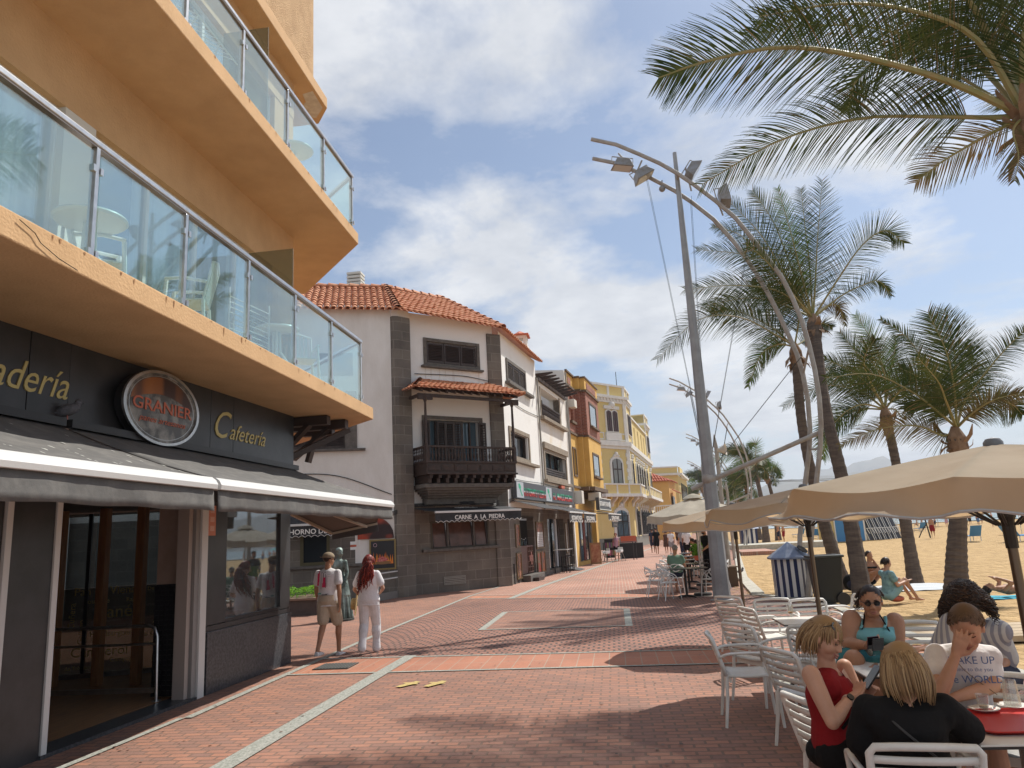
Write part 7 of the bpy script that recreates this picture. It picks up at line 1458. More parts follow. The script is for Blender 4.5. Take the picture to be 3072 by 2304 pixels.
def limb(mb, pts, rs, n=12, j=4):
    P = [Vector(p) for p in pts]; C = []; Rr = []
    for i in range(len(P)-1):
        for k in range(j): f = k/j; C.append(P[i].lerp(P[i+1], f)); Rr.append(rs[i]+(rs[i+1]-rs[i])*f)
    C.append(P[-1]); Rr.append(rs[-1]); mb.tube(C, Rr, n)
    for p, r in zip(P, rs): mb.ball(p, r*1.0, 10, 8)
    return mb
def remesh(mb, name, m, T, vox, smooth=6, local=False):
    o = mb.build(name, m, T, smooth='all', local=local); r = o.modifiers.new('remesh', 'REMESH'); r.mode = 'VOXEL'; r.voxel_size = vox; r.use_smooth_shade = True
    s = o.modifiers.new('smooth', 'SMOOTH'); s.iterations = smooth; s.factor = .5; return o
def hand(mb, w, d, pn, curl, s=1.0, side=1, spread=1.0, th=.8):
    """w wrist, d pointing direction, pn palm normal; curl = bend of each finger in radians; side = which side the thumb leaves"""
    w = Vector(w); d = Vector(d).normalized(); pn = Vector(pn); pn = (pn-d*pn.dot(d)).normalized(); x = d.cross(pn)*side
    L_ = .085*s; secs = [(w, x*.025*s, pn*.019*s), (w+d*L_*.35, x*.034*s, pn*.017*s), (w+d*L_*.8, x*.041*s, pn*.014*s), (w+d*L_*1.0, x*.039*s, pn*.011*s)]; loft(mb, secs, 14)
    cs = curl if isinstance(curl, (list, tuple)) else [curl*k for k in (.85, 1, 1.08, 1.15)]
    for i, (off, ln, r) in enumerate(((.030, .072, .0088), (.010, .080, .0090), (-.010, .074, .0086), (-.029, .058, .0078))):
        a = -.12; p = w+d*L_*.92+x*off*s; dd = (d+x*off*2.2*spread).normalized(); pts = [p-d*.012*s]; ax = dd.cross(pn)
        for k, f in enumerate((.45, .32, .23)):
            a = cs[i]*(.35, .75, 1.0)[k]; q = (dd*cos(a)+pn*sin(a)).normalized(); p = p+q*ln*f*s; pts.append(p)
        mb.tube(pts, [r*s*1.05, r*s, r*s*.92, r*s*.78], 8); mb.ball(pts[-1], r*s*.78, 8, 6)
    p = w+d*.018*s+x*.024*s; t1 = (d*.55+x*.75+pn*.35*th).normalized(); t2 = (d*.9+x*.25+pn*.6*th).normalized(); a = p+t1*.038*s; b = a+t2*.030*s; c = b+(t2+pn*.3*th).normalized()*.022*s
    mb.tube([p, a, b, c], [.0145*s, .0115*s, .0105*s, .0085*s], 8); mb.ball(c, .0085*s, 8, 6)
def head(mb, c, f, u, s=1.0, fem=False, look=0):
    """skull, face, nose, ears, jaw as overlapping volumes; f = facing, u = up"""
    c = Vector(c); f = Vector(f).normalized(); u = Vector(u); u = (u-f*u.dot(f)).normalized(); r = f.cross(u); M = Matrix((r, f, u)).transposed()
    def B_(x, y, z, rx, ry, rz): mb.ball(c+M @ V(x*s, y*s, z*s), (rx*s, ry*s, rz*s), 16, 12, rot=M)
    B_(0, -.012, .035, .074, .092, .085); B_(0, .018, -.015, .064, .070, .085); B_(0, .040, -.070, .040 if fem else .046, .040, .036); B_(0, .058, -.086, .020, .020, .018)
    for sx in (-1, 1): B_(sx*.038, .045, -.030, .026, .032, .034); B_(sx*.075, -.008, -.008, .010, .018, .030); B_(sx*.028, .072, .025, .024, .012, .009); B_(sx*.012, .094, -.031, .009, .010, .008)
    loft(mb, [(c+M @ V(0, .078*s, .020*s), r*.009*s, f*.008*s), (c+M @ V(0, .088*s, -.005*s), r*.010*s, f*.012*s), (c+M @ V(0, .096*s, -.028*s), r*.013*s, f*.014*s), (c+M @ V(0, .088*s, -.036*s), r*.012*s, f*.008*s)], 10)
    B_(0, .079, -.055, .024, .012, .006); B_(0, .079, -.064, .021, .012, .007); return M
def face(T, c, M, s=1.0, eyes='open', smile=0.0, brow=None, lips=m_lip):
    c = Vector(c); brow = brow or h_dark[1]
    def W_(x, y, z): return c+M @ V(x*s, y*s, z*s)
    for sx in (-1, 1):
        if eyes == 'open':
            mb = MB(); mb.ball(W_(sx*.029, .070, .008), (.0125*s, .0105*s, .0075*s), 12, 8, rot=M); e = mb.build('eye', m_eyew, T, smooth='all'); mb = MB(); mb.ball(W_(sx*.029, .0785, .008), (.0052*s, .003*s, .0055*s), 10, 6, rot=M); mb.build('iris', m_iris, e, smooth='all')
        elif eyes == 'closed':
            mb = MB(); mb.tube([W_(sx*.017, .081, .005), W_(sx*.029, .083, .002), W_(sx*.042, .075, .005)], .0022*s, 5); mb.build('eyelash', m_iris, T)
        mb = MB(); mb.tube([W_(sx*.013, .085, .024), W_(sx*.030, .084, .030), W_(sx*.047, .070, .025)], [.0035*s, .0035*s, .0015*s], 6); mb.build('eyebrow', brow, T)
    z = -.058; mb = MB(); mb.tube([W_(-.026, .078, z+.010*smile), W_(-.012, .090, z+.001), W_(0, .0915, z-.002), W_(.012, .090, z+.001), W_(.026, .078, z+.010*smile)], [.002*s, .0045*s, .0045*s, .0045*s, .002*s], 6); mb.build('upper_lip', lips, T, smooth='all')
    mb = MB(); mb.tube([W_(-.023, .078, z+.008*smile-.002), W_(-.012, .088, z-.011), W_(0, .090, z-.014), W_(.012, .088, z-.011), W_(.023, .078, z+.008*smile-.002)], [.002*s, .005*s, .0055*s, .005*s, .002*s], 6); mb.build('lower_lip', lips, T, smooth='all')
    if smile > .5: mb = MB(); mb.ball(W_(0, .086, z-.006), (.017*s, .005*s, .0045*s), 10, 6, rot=M); mb.build('teeth', m_teeth, T)
def glasses(T, c, M, s=1.0, up=0.0, back=0.0, name='sunglasses', big=1.0, tilt=0.0):
    c = Vector(c); q = Matrix.Rotation(tilt, 3, 'X')
    def W_(x, y, z): return c+M @ (q @ V(x*s, (y+back)*s, (z+up)*s))
    mb = MB()
    for sx in (-1, 1): mb.prism([W_(sx*(.032+.024*cos(a)*big), .093-.006*abs(cos(a)), .006+.020*sin(a)*big) for a in [i*pi/8 for i in range(16)]], M @ (q @ V(0, .003, 0)))
    g = mb.build(name, m_dk, T); mb = MB(); mb.tube([W_(-.012, .096, .010), W_(.012, .096, .010)], .0025*s, 5)
    for sx in (-1, 1): mb.tube([W_(sx*.055, .088, .012), W_(sx*.074, .05, .012), W_(sx*.078, -.01, .006)], .0025*s, 5)
    mb.build('frame', m_blackm, g)
def hair(T, c, M, mats, length=.25, n=260,  s=1.0, r=.0065, curl=0.0, part=0.0, fringe=.25, down=None, puff=1.0, cap=True, spread=1.0, seed=0, back=1.0, name='hair', ears=.35, wind=V(0, 0, 0), hug=0):
    """locks rooted over the scalp that follow the skull and then fall"""
    random.seed(seed); c = Vector(c); down = down or V(0, 0, -1); mb = MB(); Mi = M.transposed()
    if cap:
        k0 = MB(); k0.ball(c+M @ V(0, -.016*s, .038*s), (.080*s*puff, .096*s*puff, .088*s*puff), 22, 16, rot=M); keep = []
        for f_ in k0.f:
            ctr = sum((k0.v[i] for i in f_), V(0, 0, 0))/len(f_); l = Mi @ (ctr-c)
            if l.y > (.030+.9*(l.z-.045 if l.z > .045 else -.02))*s or (l.z < -.005*s and l.y > -.01*s) or l.z < -.045*s: continue
            keep.append(f_)
        mb.add(k0.v, keep, 0)
    n = int(n*2.4); r = r*.56
    for i in range(n):
        a = random.uniform(-pi, pi); el = random.uniform(.05, 1.35) if i % 5 else random.uniform(1.1, 1.57)
        l = V(sin(a)*cos(el), cos(a)*cos(el), sin(el))
        if l.y > fringe+.35*l.z and l.z < .75: continue
        root = c+M @ V(l.x*.078*s*puff, (-.014+l.y*.094*puff)*s, (.036+l.z*.086*puff)*s); out = (M @ V(l.x, l.y, l.z)).normalized()
        flow = M @ V(l.x*(.3 if hug else .9), min(l.y, .1)*.5-.30*back, -.75); L_ = length*random.uniform(.78, 1.05)*(1 if l.y < .2 else .8); steps = 15 if curl else 7; p = root; pts = [p-out*.004]; d = (out*.16*puff+flow).normalized(); ph = random.uniform(0, 6.3)
        for k in range(steps):
            f = (k+1)/steps; g = (d*(1-f)**1.5+down*f*1.1+wind*f).normalized(); p = p+g*L_/steps; q = p-c-M @ V(0, -.012*s, .02*s); l2 = Mi @ q; e2 = (l2.x/(.083*s*puff))**2+(l2.y/(.096*s*puff))**2+(l2.z/(.10*s*puff))**2
            if e2 < 1.0: p = c+M @ V(0, -.012*s, .02*s)+q/math.sqrt(max(e2, .01))*1.01
            w_ = V(0, 0, 0)
            if curl: t_ = ph+k*1.45; w_ = (M @ V(cos(t_), sin(t_), .3*sin(t_*1.3)))*curl*min(1, f*1.6)
            pts.append(p+w_+(M @ V(-l.x, .0, 0))*(max(0, f-.6)*.03+hug*f*f))
        k1 = len(mb.f); mb.tube(pts, [r*s*(1.0 if k < steps-1 else .35) for k in range(steps+1)], 5); mi = random.choice((0, 0, 1, 2))
        for j in range(k1, len(mb.f)): mb.m[j] = mi
    return mb.build(name, mats, T, smooth='all', recalc=False)
def torso(mb, pel, che, nek, sh, fw, s=1.0, g=0.0, fem=False, belly=0.0, bust=0.0, hipw=1.0, seat=False, low=True, neck=True, top=1.0, yoke=None, cut=0, long=0.0):
    """pel/che/nek centres; sh = unit vector to the right; fw forward; g = extra thickness of cloth"""
    pel = Vector(pel); che = Vector(che); nek = Vector(nek); w = Vector(sh); d = Vector(fw); mid = pel.lerp(che, .5)
    hw = (.165 if not fem else .168)*hipw*s+g; cw = (.158 if not fem else .140)*s+g; S = []
    if long: S.append((pel-UP*(.06*s+long), w*(hw+.005)*.97, d*(.112*s+g)))
    if low: S.append((pel-UP*.06*s, w*hw*.86, d*(.098*s+g)))
    S += [(pel+UP*.0, w*hw, d*(.112*s+g)), (pel.lerp(che, .30)+d*belly*.6, w*(.148*hipw*s+g if not fem else .142*hipw*s+g), d*(.105*s+g+belly)), (mid+d*belly*.5, w*((.138 if not fem else .128)*(1+(hipw-1)*.8)*s+g), d*(.098*s+g+belly*.6)), (mid.lerp(che, .6)+d*bust*.2, w*cw*1.0, d*(.108*s+g+bust*.4)), (che+d*bust*.3, w*(cw*1.06), d*(.115*s+g+bust*.5)), (che.lerp(nek, .45), w*cw*1.04, d*(.098*s+g)), (che.lerp(nek, .75), w*(.118*s+g)*top, d*(.074*s+g))]
    if neck: S += [(nek-(nek-che).normalized()*.02*s, w*(.066*s+g*.6), d*(.062*s+g*.6))]
    if cut: S = S[:-cut]
    loft(mb, S, 24)
    if (neck if yoke is None else yoke):
        for sx in (-1, 1): limb(mb, [nek-UP*.055*s+w*.03*sx, che.lerp(nek, .45)+w*(.142*s)*sx], [.048*s+g*1.1, .046*s+g*1.15], 10)
    if bust:
        for sx in (-1, 1): mb.ball(che-(che-pel).normalized()*.01*s+w*.068*s*sx+d*(.070*s+g), (.062*s+bust*.4, .062*s+bust*.5, .062*s), 14, 10)
def foot(mb, an, d, s=1.0, h=.0, r=.04):
    an = Vector(an); d = Vector(d); d.z = 0; d.normalize(); x = d.cross(UP); b = V(an.x, an.y, an.z)
    loft(mb, [(b-d*.045*s-UP*.035*s, x*.030*s, UP*.030*s), (b-d*.02*s-UP*.035*s, x*.036*s, UP*.038*s), (b+d*.05*s-UP*.038*s, x*.040*s, UP*.034*s), (b+d*.12*s-UP*.052*s, x*.046*s, UP*.022*s), (b+d*.175*s-UP*.058*s, x*.036*s, UP*.014*s)], 12)
def arm(mb, J, k, s=1.0, g=0.0, r=(.052, .042, .036, .026), upto=1.0, curl=.6, hd=None, pn=None, th=.8, hands=True, side=None, spread=1.0):
    sh, el, wr = Vector(J['sh'+k]), Vector(J['el'+k]), Vector(J['wr'+k]); R_ = [x*s+g for x in r]
    if upto < 1: limb(mb, [sh, sh.lerp(el, upto)], [R_[0]*.98, (R_[0]+(R_[1]-R_[0])*upto)*1.12]); return
    limb(mb, [sh, sh.lerp(el, .45), el, el.lerp(wr, .3), wr], [R_[0], R_[0]*.92, R_[1]*.93, R_[2]*1.12, R_[3]])
    if hands:
        d = Vector(hd) if hd is not None else (wr-el).normalized(); p = Vector(pn) if pn is not None else V(0, 0, -1); hand(mb, wr, d, p, curl, s, side=side if side is not None else (1 if k == 'R' else -1), th=th, spread=spread)
def leg(mb, J, k, s=1.0, g=0.0, r=(.088, .060, .054, .036), upto=None, toe=None, feet=True):
    h, kn, an = Vector(J['hip'+k]), Vector(J['kn'+k]), Vector(J['an'+k]); R_ = [x*s+g for x in r]
    if upto is not None: limb(mb, [h, h.lerp(kn, upto)], [R_[0]*1.05, (R_[0]+(R_[1]-R_[0])*upto)*1.15]); return
    fw_ = (toe if toe is not None else V(0, 1, 0)); limb(mb, [h, h.lerp(kn, .5), kn, kn.lerp(an, .28)-Vector(fw_).normalized()*.012*s, kn.lerp(an, .6), an], [R_[0], R_[0]*.86, R_[1]*.93, R_[2]*1.03, R_[2]*.78, R_[3]])
    if feet: foot(mb, an, fw_, s)
# ---- standing and walking figures from a small pose description (local frame: faces +y, feet on z=0)
def standing(label, loc, rz, H_=1.72, fem=False, sk=None, top=None, bottom=None, btype='shorts', sleeves=.5, hairm=None, hlen=.06, hn=120, stride=.0, swing=.25, lean=0.0, cap_=None, vox=.014, shoes=None, group=None, name='person', headturn=0.0, armsup=None, width=1.0, hat=None, belly=.0, skirt=None, bare=False, detail=True):
    s = H_/1.75; sk = sk or sk_t; T = thing(name, label, 'person', loc, rz, group); J = {}
    J['hipR'] = V(.085*s, 0, .90*s); J['hipL'] = V(-.085*s, 0, .90*s)
    for k, sx, st in (('R', 1, stride), ('L', -1, -stride)):
        J['an'+k] = V(sx*.085*s, st*.5*H_*.55, (.075+(.07 if st < 0 else 0)*abs(stride)*2)*s); a = J['hip'+k].lerp(J['an'+k], .5); J['kn'+k] = V(sx*.09*s, a.y+(.05+.12*abs(stride))*s, a.z+.0*s)
    pel = V(0, 0, .95*s); che = V(0, lean*.5+.01, 1.28*s); nek = V(0, lean-.005, 1.48*s); hc = V(0, lean*1.15+.03, 1.615*s)
    for k, sx, sw in (('R', 1, -swing*(1 if stride >= 0 else -1)), ('L', -1, swing*(1 if stride >= 0 else -1))):
        J['sh'+k] = V(sx*(.165 if not fem else .142)*s*width, lean*.8, 1.385*s); J['el'+k] = J['sh'+k]+V(sx*.055*s, sw*.25*s-.02, -.28*s); J['wr'+k] = J['el'+k]+V(-sx*.0, sw*.25*s+.07, -.235*s)
    if armsup:
        for k, (e, w_) in armsup.items(): J['el'+k] = V(*e)*s; J['wr'+k] = V(*w_)*s
    f = V(sin(headturn), cos(headturn), -.08).normalized(); ww = V(width, 0, 0); X_ = V(1, 0, 0); Y_ = V(0, 1, 0)
    mb = MB(); torso(mb, pel, che, nek, X_*width, Y_, s, fem=fem, belly=belly, bust=.012 if fem else 0); limb(mb, [nek-UP*.04*s, nek+UP*.05*s, hc-UP*.03*s], [.062*s, .052*s, .052*s]); M = head(mb, hc, f, UP, s*.98, fem)
    hd_ = vox < .02
    for k in 'RL': arm(mb, J, k, s*(.88 if fem else 1), curl=.7, pn=V(-1 if k == 'R' else 1, 0, 0), hands=hd_); leg(mb, J, k, s, toe=Y_)
    if not hd_:
        for k in 'RL': mb.ball(J['wr'+k]+(J['wr'+k]-J['el'+k]).normalized()*.06, (.03*s, .035*s, .06*s), 8, 6)
    remesh(mb, 'body', sk, T, vox, 4, local=True)
    if top and not bare:
        mb = MB(); torso(mb, pel-(UP*.02*s if not bare else 0), che, nek-UP*.01, X_*width, Y_, s, .020, fem=fem, belly=belly, bust=.014 if fem else 0, long=.03)
        if sleeves:
            for k in 'RL': arm(mb, J, k, s, .017, upto=sleeves)
        remesh(mb, 'shirt', top, T, vox, 3, local=True)
    if bottom:
        mb = MB()
        if btype == 'skirt': mb.lathe([(.145*s, .98*s), (.19*s, .9*s), (.22*s, .72*s), (.24*s, .52*s), (.20*s, .52*s)], (0, 0, 0), 20)
        else:
            loft(mb, [(pel-UP*.10*s, X_*.165*s, Y_*.115*s), (pel-UP*.02*s, X_*(.180*s), Y_*(.128*s+belly)), (pel+UP*.08*s, X_*(.165*s), Y_*(.12*s+belly*1.05))], 20)
            for k in 'RL':
                if btype == 'shorts': leg(mb, J, k, s, .022, upto=.76)
                elif btype == 'minishorts': leg(mb, J, k, s, .02, upto=.4)
                else: leg(mb, J, k, s, .020, toe=Y_, feet=False, r=(.092, .068, .064, .056))
        remesh(mb, 'skirt' if btype == 'skirt' else 'trousers' if btype == 'trousers' else 'shorts', bottom, T, vox, 3, local=True)
    if shoes:
        for k in 'RL':
            mb = MB(); foot(mb, J['an'+k]-UP*.005, Y_, s*1.12); mb.box(J['an'+k].x-.045*s, J['an'+k].x+.045*s, J['an'+k].y-.055*s, J['an'+k].y+.19*s, J['an'+k].z-.085*s, J['an'+k].z-.062*s); remesh(mb, 'shoe', shoes, T, max(.009, vox*.7), 3, local=True)
    if hairm: hair_o = hair(T, V(*loc)+Matrix.Rotation(rz, 3, 'Z') @ hc, Matrix.Rotation(rz, 3, 'Z') @ M, hairm, hlen, hn, s, r=.008 if vox < .02 else .012, seed=int(loc[1]*10)); fix_local(hair_o, T)
    return T, J, hc, M
def fix_local(o, T):
    """geometry built in world axes under a rotated thing: turn it back into the thing's own frame"""
    q = Matrix.Rotation(-T.rotation_euler.z, 4, 'Z')
    for v in o.data.vertices: v.co = q @ v.co
def L2W(T, p): return Vector(T.location)+Matrix.Rotation(T.rotation_euler.z, 3, 'Z') @ Vector(p)
# ---- the walking couple
g1 = G(985, 1972)
T, J, hc, M = standing('man in beige cap, printed white T-shirt and beige shorts holding a bottle', (g1.x, g1.y, 0), -.05, 1.70, False, sk_t, c_white, c_beige, 'shorts', .52, None, stride=.5, swing=.2, vox=.010, shoes=c_white, headturn=.75, width=1.08, belly=.03)
o = hair(T, L2W(T, hc), Matrix.Rotation(T.rotation_euler.z, 3, 'Z') @ M, h_dark, .03, 150, .96, seed=3); fix_local(o, T)
mb = MB(); k0 = MB(); k0.ball(hc+M @ V(0, -.010, .052), (.088, .104, .078), 24, 14, rot=M); mb.add(k0.v, [f_ for f_ in k0.f if (M.transposed() @ (sum((k0.v[i] for i in f_), V(0, 0, 0))/len(f_)-hc)).z > .035]); mb.prism([hc+M @ V(x, y, .042-.004) for x, y in ((-.06, -.09), (-.05, -.135), (-.02, -.155), (.02, -.155), (.05, -.135), (.06, -.09))], M @ V(0, 0, .008)); o = mb.build('cap', cloth('khaki_cap_cloth', (.30, .24, .17)), T, smooth=50, local=True); sm = o.modifiers.new('t', 'SOLIDIFY'); sm.thickness = .004
glasses_parent = T
mb = MB(); mb.tube([hc+M @ V(.078, 0, .01), hc+M @ V(.07, .07, .015)], .003, 5); mb.ball(hc+M @ V(.035, .088, .01), (.022, .01, .016), 10, 6, rot=M); mb.ball(hc+M @ V(-.035, .088, .01), (.022, .01, .016), 10, 6, rot=M); mb.build('sunglasses', m_dk, T, local=True)
# print on the back of the shirt: loose coloured strokes
def decal(T, parent_mat, pts, nm='shirt_print'): mb = MB(); mb.poly([Vector(p) for p in pts]); return mb.build(nm, parent_mat, T, local=True)
pr = mat('crimson_print', (.55, .03, .10), .8); pk = mat('black_print_ink', (.03, .03, .05), .8); pg = mat('green_print', (.15, .35, .28), .8)
def backy(z): return -.158 if z > 1.05 else -.172
for x0, x1, z0, z1, m_, in ((-.125, -.095, 1.16, 1.36, pr), (-.10, -.085, 1.22, 1.40, pr), (-.04, .03, 1.13, 1.20, pr), (-.025, .02, 1.20, 1.29, pr), (-.02, -.01, 1.29, 1.36, pk), (.02, .028, 1.12, 1.34, pk), (.045, .05, 1.14, 1.32, pk), (-.06, -.055, 1.10, 1.38, pk), (-.05, .05, 1.005, 1.015, pk), (.02, .08, 1.018, 1.024, pk), (-.12, -.06, 1.02, 1.045, pg), (-.03, -.022, 1.36, 1.385, pk), (.01, .02, 1.36, 1.38, pk), (.06, .11, 1.30, 1.303, pk), (.06, .11, 1.335, 1.338, pk)):
    y = -.155-.0; decal(T, m_, [(x0, y, z0), (x1, y, z0), (x1*.92, y+.006, z1), (x0*.92, y+.006, z1)])
B_ = thing('water_bottle', 'clear blue water bottle in the left hand of the walking man', 'bottle', L2W(T, J['wrL']+V(-.0, .03, -.19))); p = B_.location.copy(); mb = MB(); mb.lathe([(.032, -.10), (.034, -.05), (.034, .04), (.014, .075), (.013, .09)], p, 12); mb.build('body', mat('blue_bottle', (.05, .12, .35), .1, trans=.3), B_, smooth=True); mb = MB(); mb.lathe([(.015, .09), (.015, .11)], p, 10); mb.build('cap', c_blue, B_)
mb = MB(); mb.tube([J['wrL']+V(0, 0, .03), J['wrL']+V(0, .005, .05)], .034, 12); mb.build('watch', m_blackm, T, local=True)
g2 = G(1108, 1962)
T, J, hc, M = standing('woman in white blouse and white trousers with long red ponytail, walking away', (g2.x, g2.y, 0), .05, 1.63, True, sk_m, c_white, c_white, 'trousers', .62, None, stride=.36, swing=-.1, vox=.010, headturn=-.35, width=1.12, armsup={'L': ((-.27, .02, 1.13), (-.20, .17, 1.0)), 'R': ((.27, .0, 1.13), (.19, .17, 1.06))})
Mw = Matrix.Rotation(T.rotation_euler.z, 3, 'Z') @ M
o = hair(T, L2W(T, hc), Mw, h_red, .13, 260, .95, seed=4, fringe=.15, back=1.6); fix_local(o, T)
random.seed(12); mb = MB(); tie = hc+M @ V(0, -.115, .0)
for i in range(190):
    a = random.uniform(0, 6.3); q = random.random()**.5; w0 = V(cos(a), .55*sin(a), 0); ph = random.uniform(0, 6.3); pts = []; Lh = random.uniform(.36, .56)
    for k in range(13):
        f = k/12; rr = (.026+.125*sin(min(1, f*1.15)*pi*.62)*(1-.25*f))*q; pts.append(tie+w0*rr+V(-.11*f**1.3+.016*sin(ph+k*1.7), -.05*sin(pi*f)-.03+.085*f, -Lh*f))
    k1 = len(mb.f); mb.tube(pts, [.0055]*12+[.002], 4); mi = random.choice((0, 0, 1, 2))
    for j in range(k1, len(mb.f)): mb.m[j] = mi
mb.build('ponytail', h_red, T, smooth='all', local=True, recalc=False)
Hs = thing('straw_hat', 'straw sun hat carried in the left hand of the woman in white', 'hat', L2W(T, V(-.26, .16, .80))); p = Hs.location.copy(); mb = MB(); mb.lathe([(.20, 0), (.19, .008), (.10, .015), (.095, .07), (.07, .09), (.001, .092)], p, 28, ax=(-.95, -.25, .1)); mb.build('brim_and_crown', mat('straw', (.52, .38, .17), .9, col2=(.40, .28, .12), scale=30, bump=.4), Hs, smooth=40)
# ---- bronze statue
m_brz = mat('green_bronze', (.09, .12, .105), .55, .5, col2=(.33, .40, .37), scale=3.5, detail=9, bump=.4, bscale=18, lo=.42, hi=.72)
gs = G(1018, 1862); T = thing('bronze_statue', 'weathered green bronze statue of a long skirted woman with a head wrap', 'statue', (gs.x, gs.y, 0)); s = 1.03; mb = MB(); X_ = V(1, 0, 0); Y_ = V(0, 1, 0); J = {}
hc = V(.02, .0, 1.62); torso(mb, V(0, 0, 1.0), V(0, 0, 1.30), V(0, 0, 1.47), X_, Y_, .92, .01, fem=True, bust=.02); limb(mb, [V(0, 0, 1.42), hc-UP*.05], [.06, .05]); M = head(mb, hc, V(.8, -.6, -.05), UP, .98, True)
loft(mb, [(V(0, 0, 1.09), X_*.14, Y_*.12), (V(0, 0, 1.0), X_*.19, Y_*.17), (V(0, 0, .8), X_*.23, Y_*.20), (V(0, 0, .45), X_*.27, Y_*.24), (V(0, 0, .06), X_*.31, Y_*.28)], 24)
for k in range(14): a = 2*pi*k/14; limb(mb, [V(.15*cos(a), .13*sin(a), 1.02), V(.24*cos(a), .21*sin(a), .6), V(.32*cos(a), .29*sin(a), .08)], [.02, .03, .035], 8)
loft(mb, [(V(0, 0, 1.05), X_*.17, Y_*.15), (V(0, 0, .9), X_*.22, Y_*.19), (V(.02, 0, .6), X_*.26, Y_*.22), (V(.02, 0, .56), X_*.24, Y_*.20)], 20)
J = dict(shR=V(.16, 0, 1.39), elR=V(.22, -.03, 1.13), wrR=V(.20, -.13, .93), shL=V(-.16, 0, 1.39), elL=V(-.23, -.02, 1.13), wrL=V(-.12, -.16, 1.02)); arm(mb, J, 'R', .95, .008); arm(mb, J, 'L', .95, .008)
mb.ball(hc+V(-.02, .02, .06), (.09, .1, .075), 14, 10); mb.ball(hc+V(-.06, .07, -.0), (.05, .05, .07)); remesh(mb, 'figure', m_brz, T, .011, 2, local=True)
mb = MB(); mb.lathe([(.36, 0), (.36, .05), (.33, .06)], (0, 0, 0), 20); mb.build('base', mi_, T, local=True)
# ---- seated cafe guests: joints are given where they are in the place
def P4(x, y, Y): return PY(*r4(x, y), Y)
def seated(label, D, sk, Y0):
    T = thing('person', label, 'person', (D['pel'].x, D['pel'].y, 0)); return T
def unit(v): return Vector(v).normalized()
# 1) blonde woman in red, sitting left, looking down at her phone
J = dict(shR=P4(758, 850, 4.38), elR=P4(905, 1175, 4.22), wrR=P4(1020, 1015, 4.42), shL=P4(985, 800, 4.86), elL=P4(1085, 1010, 4.80), wrL=P4(1150, 985, 4.66))
pel = P4(930, 1325, 4.62); che = P4(895, 985, 4.60); nek = P4(862, 790, 4.60); hc = P4(855, 605, 4.58); fw = V(.92, -.28, 0).normalized(); sh = V(-fw.y*-1, -fw.x, 0); sh = fw.cross(UP)
D = dict(pel=pel); T = seated('', D, sk_f, 4.6); tag(T, 'blonde woman in a dark red sleeveless top looking down at her phone')
J.update(hipR=pel+sh*.10-UP*.03, hipL=pel-sh*.10-UP*.03); J['knR'] = pel+fw*.42+sh*.12+UP*.0; J['knL'] = pel+fw*.44-sh*.06+UP*.02; J['anR'] = V(J['knR'].x-.02, J['knR'].y+.05, .08); J['anL'] = V(J['knL'].x+.06, J['knL'].y, .08)
hf = (V(.72, -.62, 0)-UP*.40).normalized(); hu = (UP+fw*.35).normalized()
mb = MB(); torso(mb, pel, che, nek, sh, fw, .98, fem=True, bust=.02, hipw=1.05); limb(mb, [nek-UP*.05, nek+(hc-nek)*.35, hc-hu*.03], [.058, .047, .047]); M = head(mb, hc, hf, hu, 1.0, True)
arm(mb, J, 'R', .96, curl=[1.0, 1.1, 1.2, 1.2], hd=(J['wrR'], 0)[0]*0+unit(P4(1130, 930, 4.52)-J['wrR']), pn=V(.3, .3, .9), th=1.0); arm(mb, J, 'L', .94, curl=[.9, 1.1, 1.3, 1.4], hd=unit(P4(1195, 880, 4.55)-J['wrL']), pn=V(0, -1, .3), th=1.0)
for k in 'RL': leg(mb, J, k, .98, toe=fw)
remesh(mb, 'body', sk_f, T, .0065, 5); face(T, hc, M, 1.0, 'closed', 1.0, h_blond[2])
mb = MB(); torso(mb, pel, che, nek-UP*.012, sh, fw, .98, .022, fem=True, bust=.022, hipw=1.06, top=1.2, neck=False, yoke=True); remesh(mb, 'sleeveless_top', c_red, T, .008, 3)
mb = MB(); 
for k in 'RL': leg(mb, J, k, 1.0, .02, upto=.85)
mb.ball(pel-UP*.04, (.17, .16, .10), 16, 10); remesh(mb, 'skirt', c_black, T, .01, 3)
v0 = nek+fw*.075-UP*.075; mb = MB(); mb.poly([nek+fw*.078+sh*.055-UP*.02, nek+fw*.088-sh*.045-UP*.02, che+fw*.139+UP*.012]); mb.build('neckline_skin', sk_f, T)
hair(T, hc, M, h_blond, .205, 460, 1.0, hug=.02, seed=5, fringe=.02, puff=1.0, back=1.1, down=V(-.14, .10, -1)); glasses(T, hc, M, 1.0, up=.045, back=-.005, big=1.2, tilt=.62)
mb = MB(); mb.tube(curve([nek-sh*.06+UP*.0-fw*.03, nek+sh*.0+fw*.085-UP*.07, che+sh*.08+fw*.14-UP*.02, pel+sh*.16+fw*.05+UP*.12], 16), .009, 6); mb.build('bag_strap', c_black, T)
w = J['wrR']+(J['elR']-J['wrR']).normalized()*.025; ax = (J['wrR']-J['elR']).normalized(); mb = MB(); mb.tube([w-ax*.010, w+ax*.010], .031, 16); mb.build('watch_strap', mat('pale_pink_strap', (.55, .40, .34), .5), T, smooth=True); vd = (CAM-w).normalized(); vd = (vd-ax*vd.dot(ax)).normalized(); disc(w+vd*.026, ax, ax.cross(vd), vd, .019, .010, 20).build('watch_face', m_blackm, T)
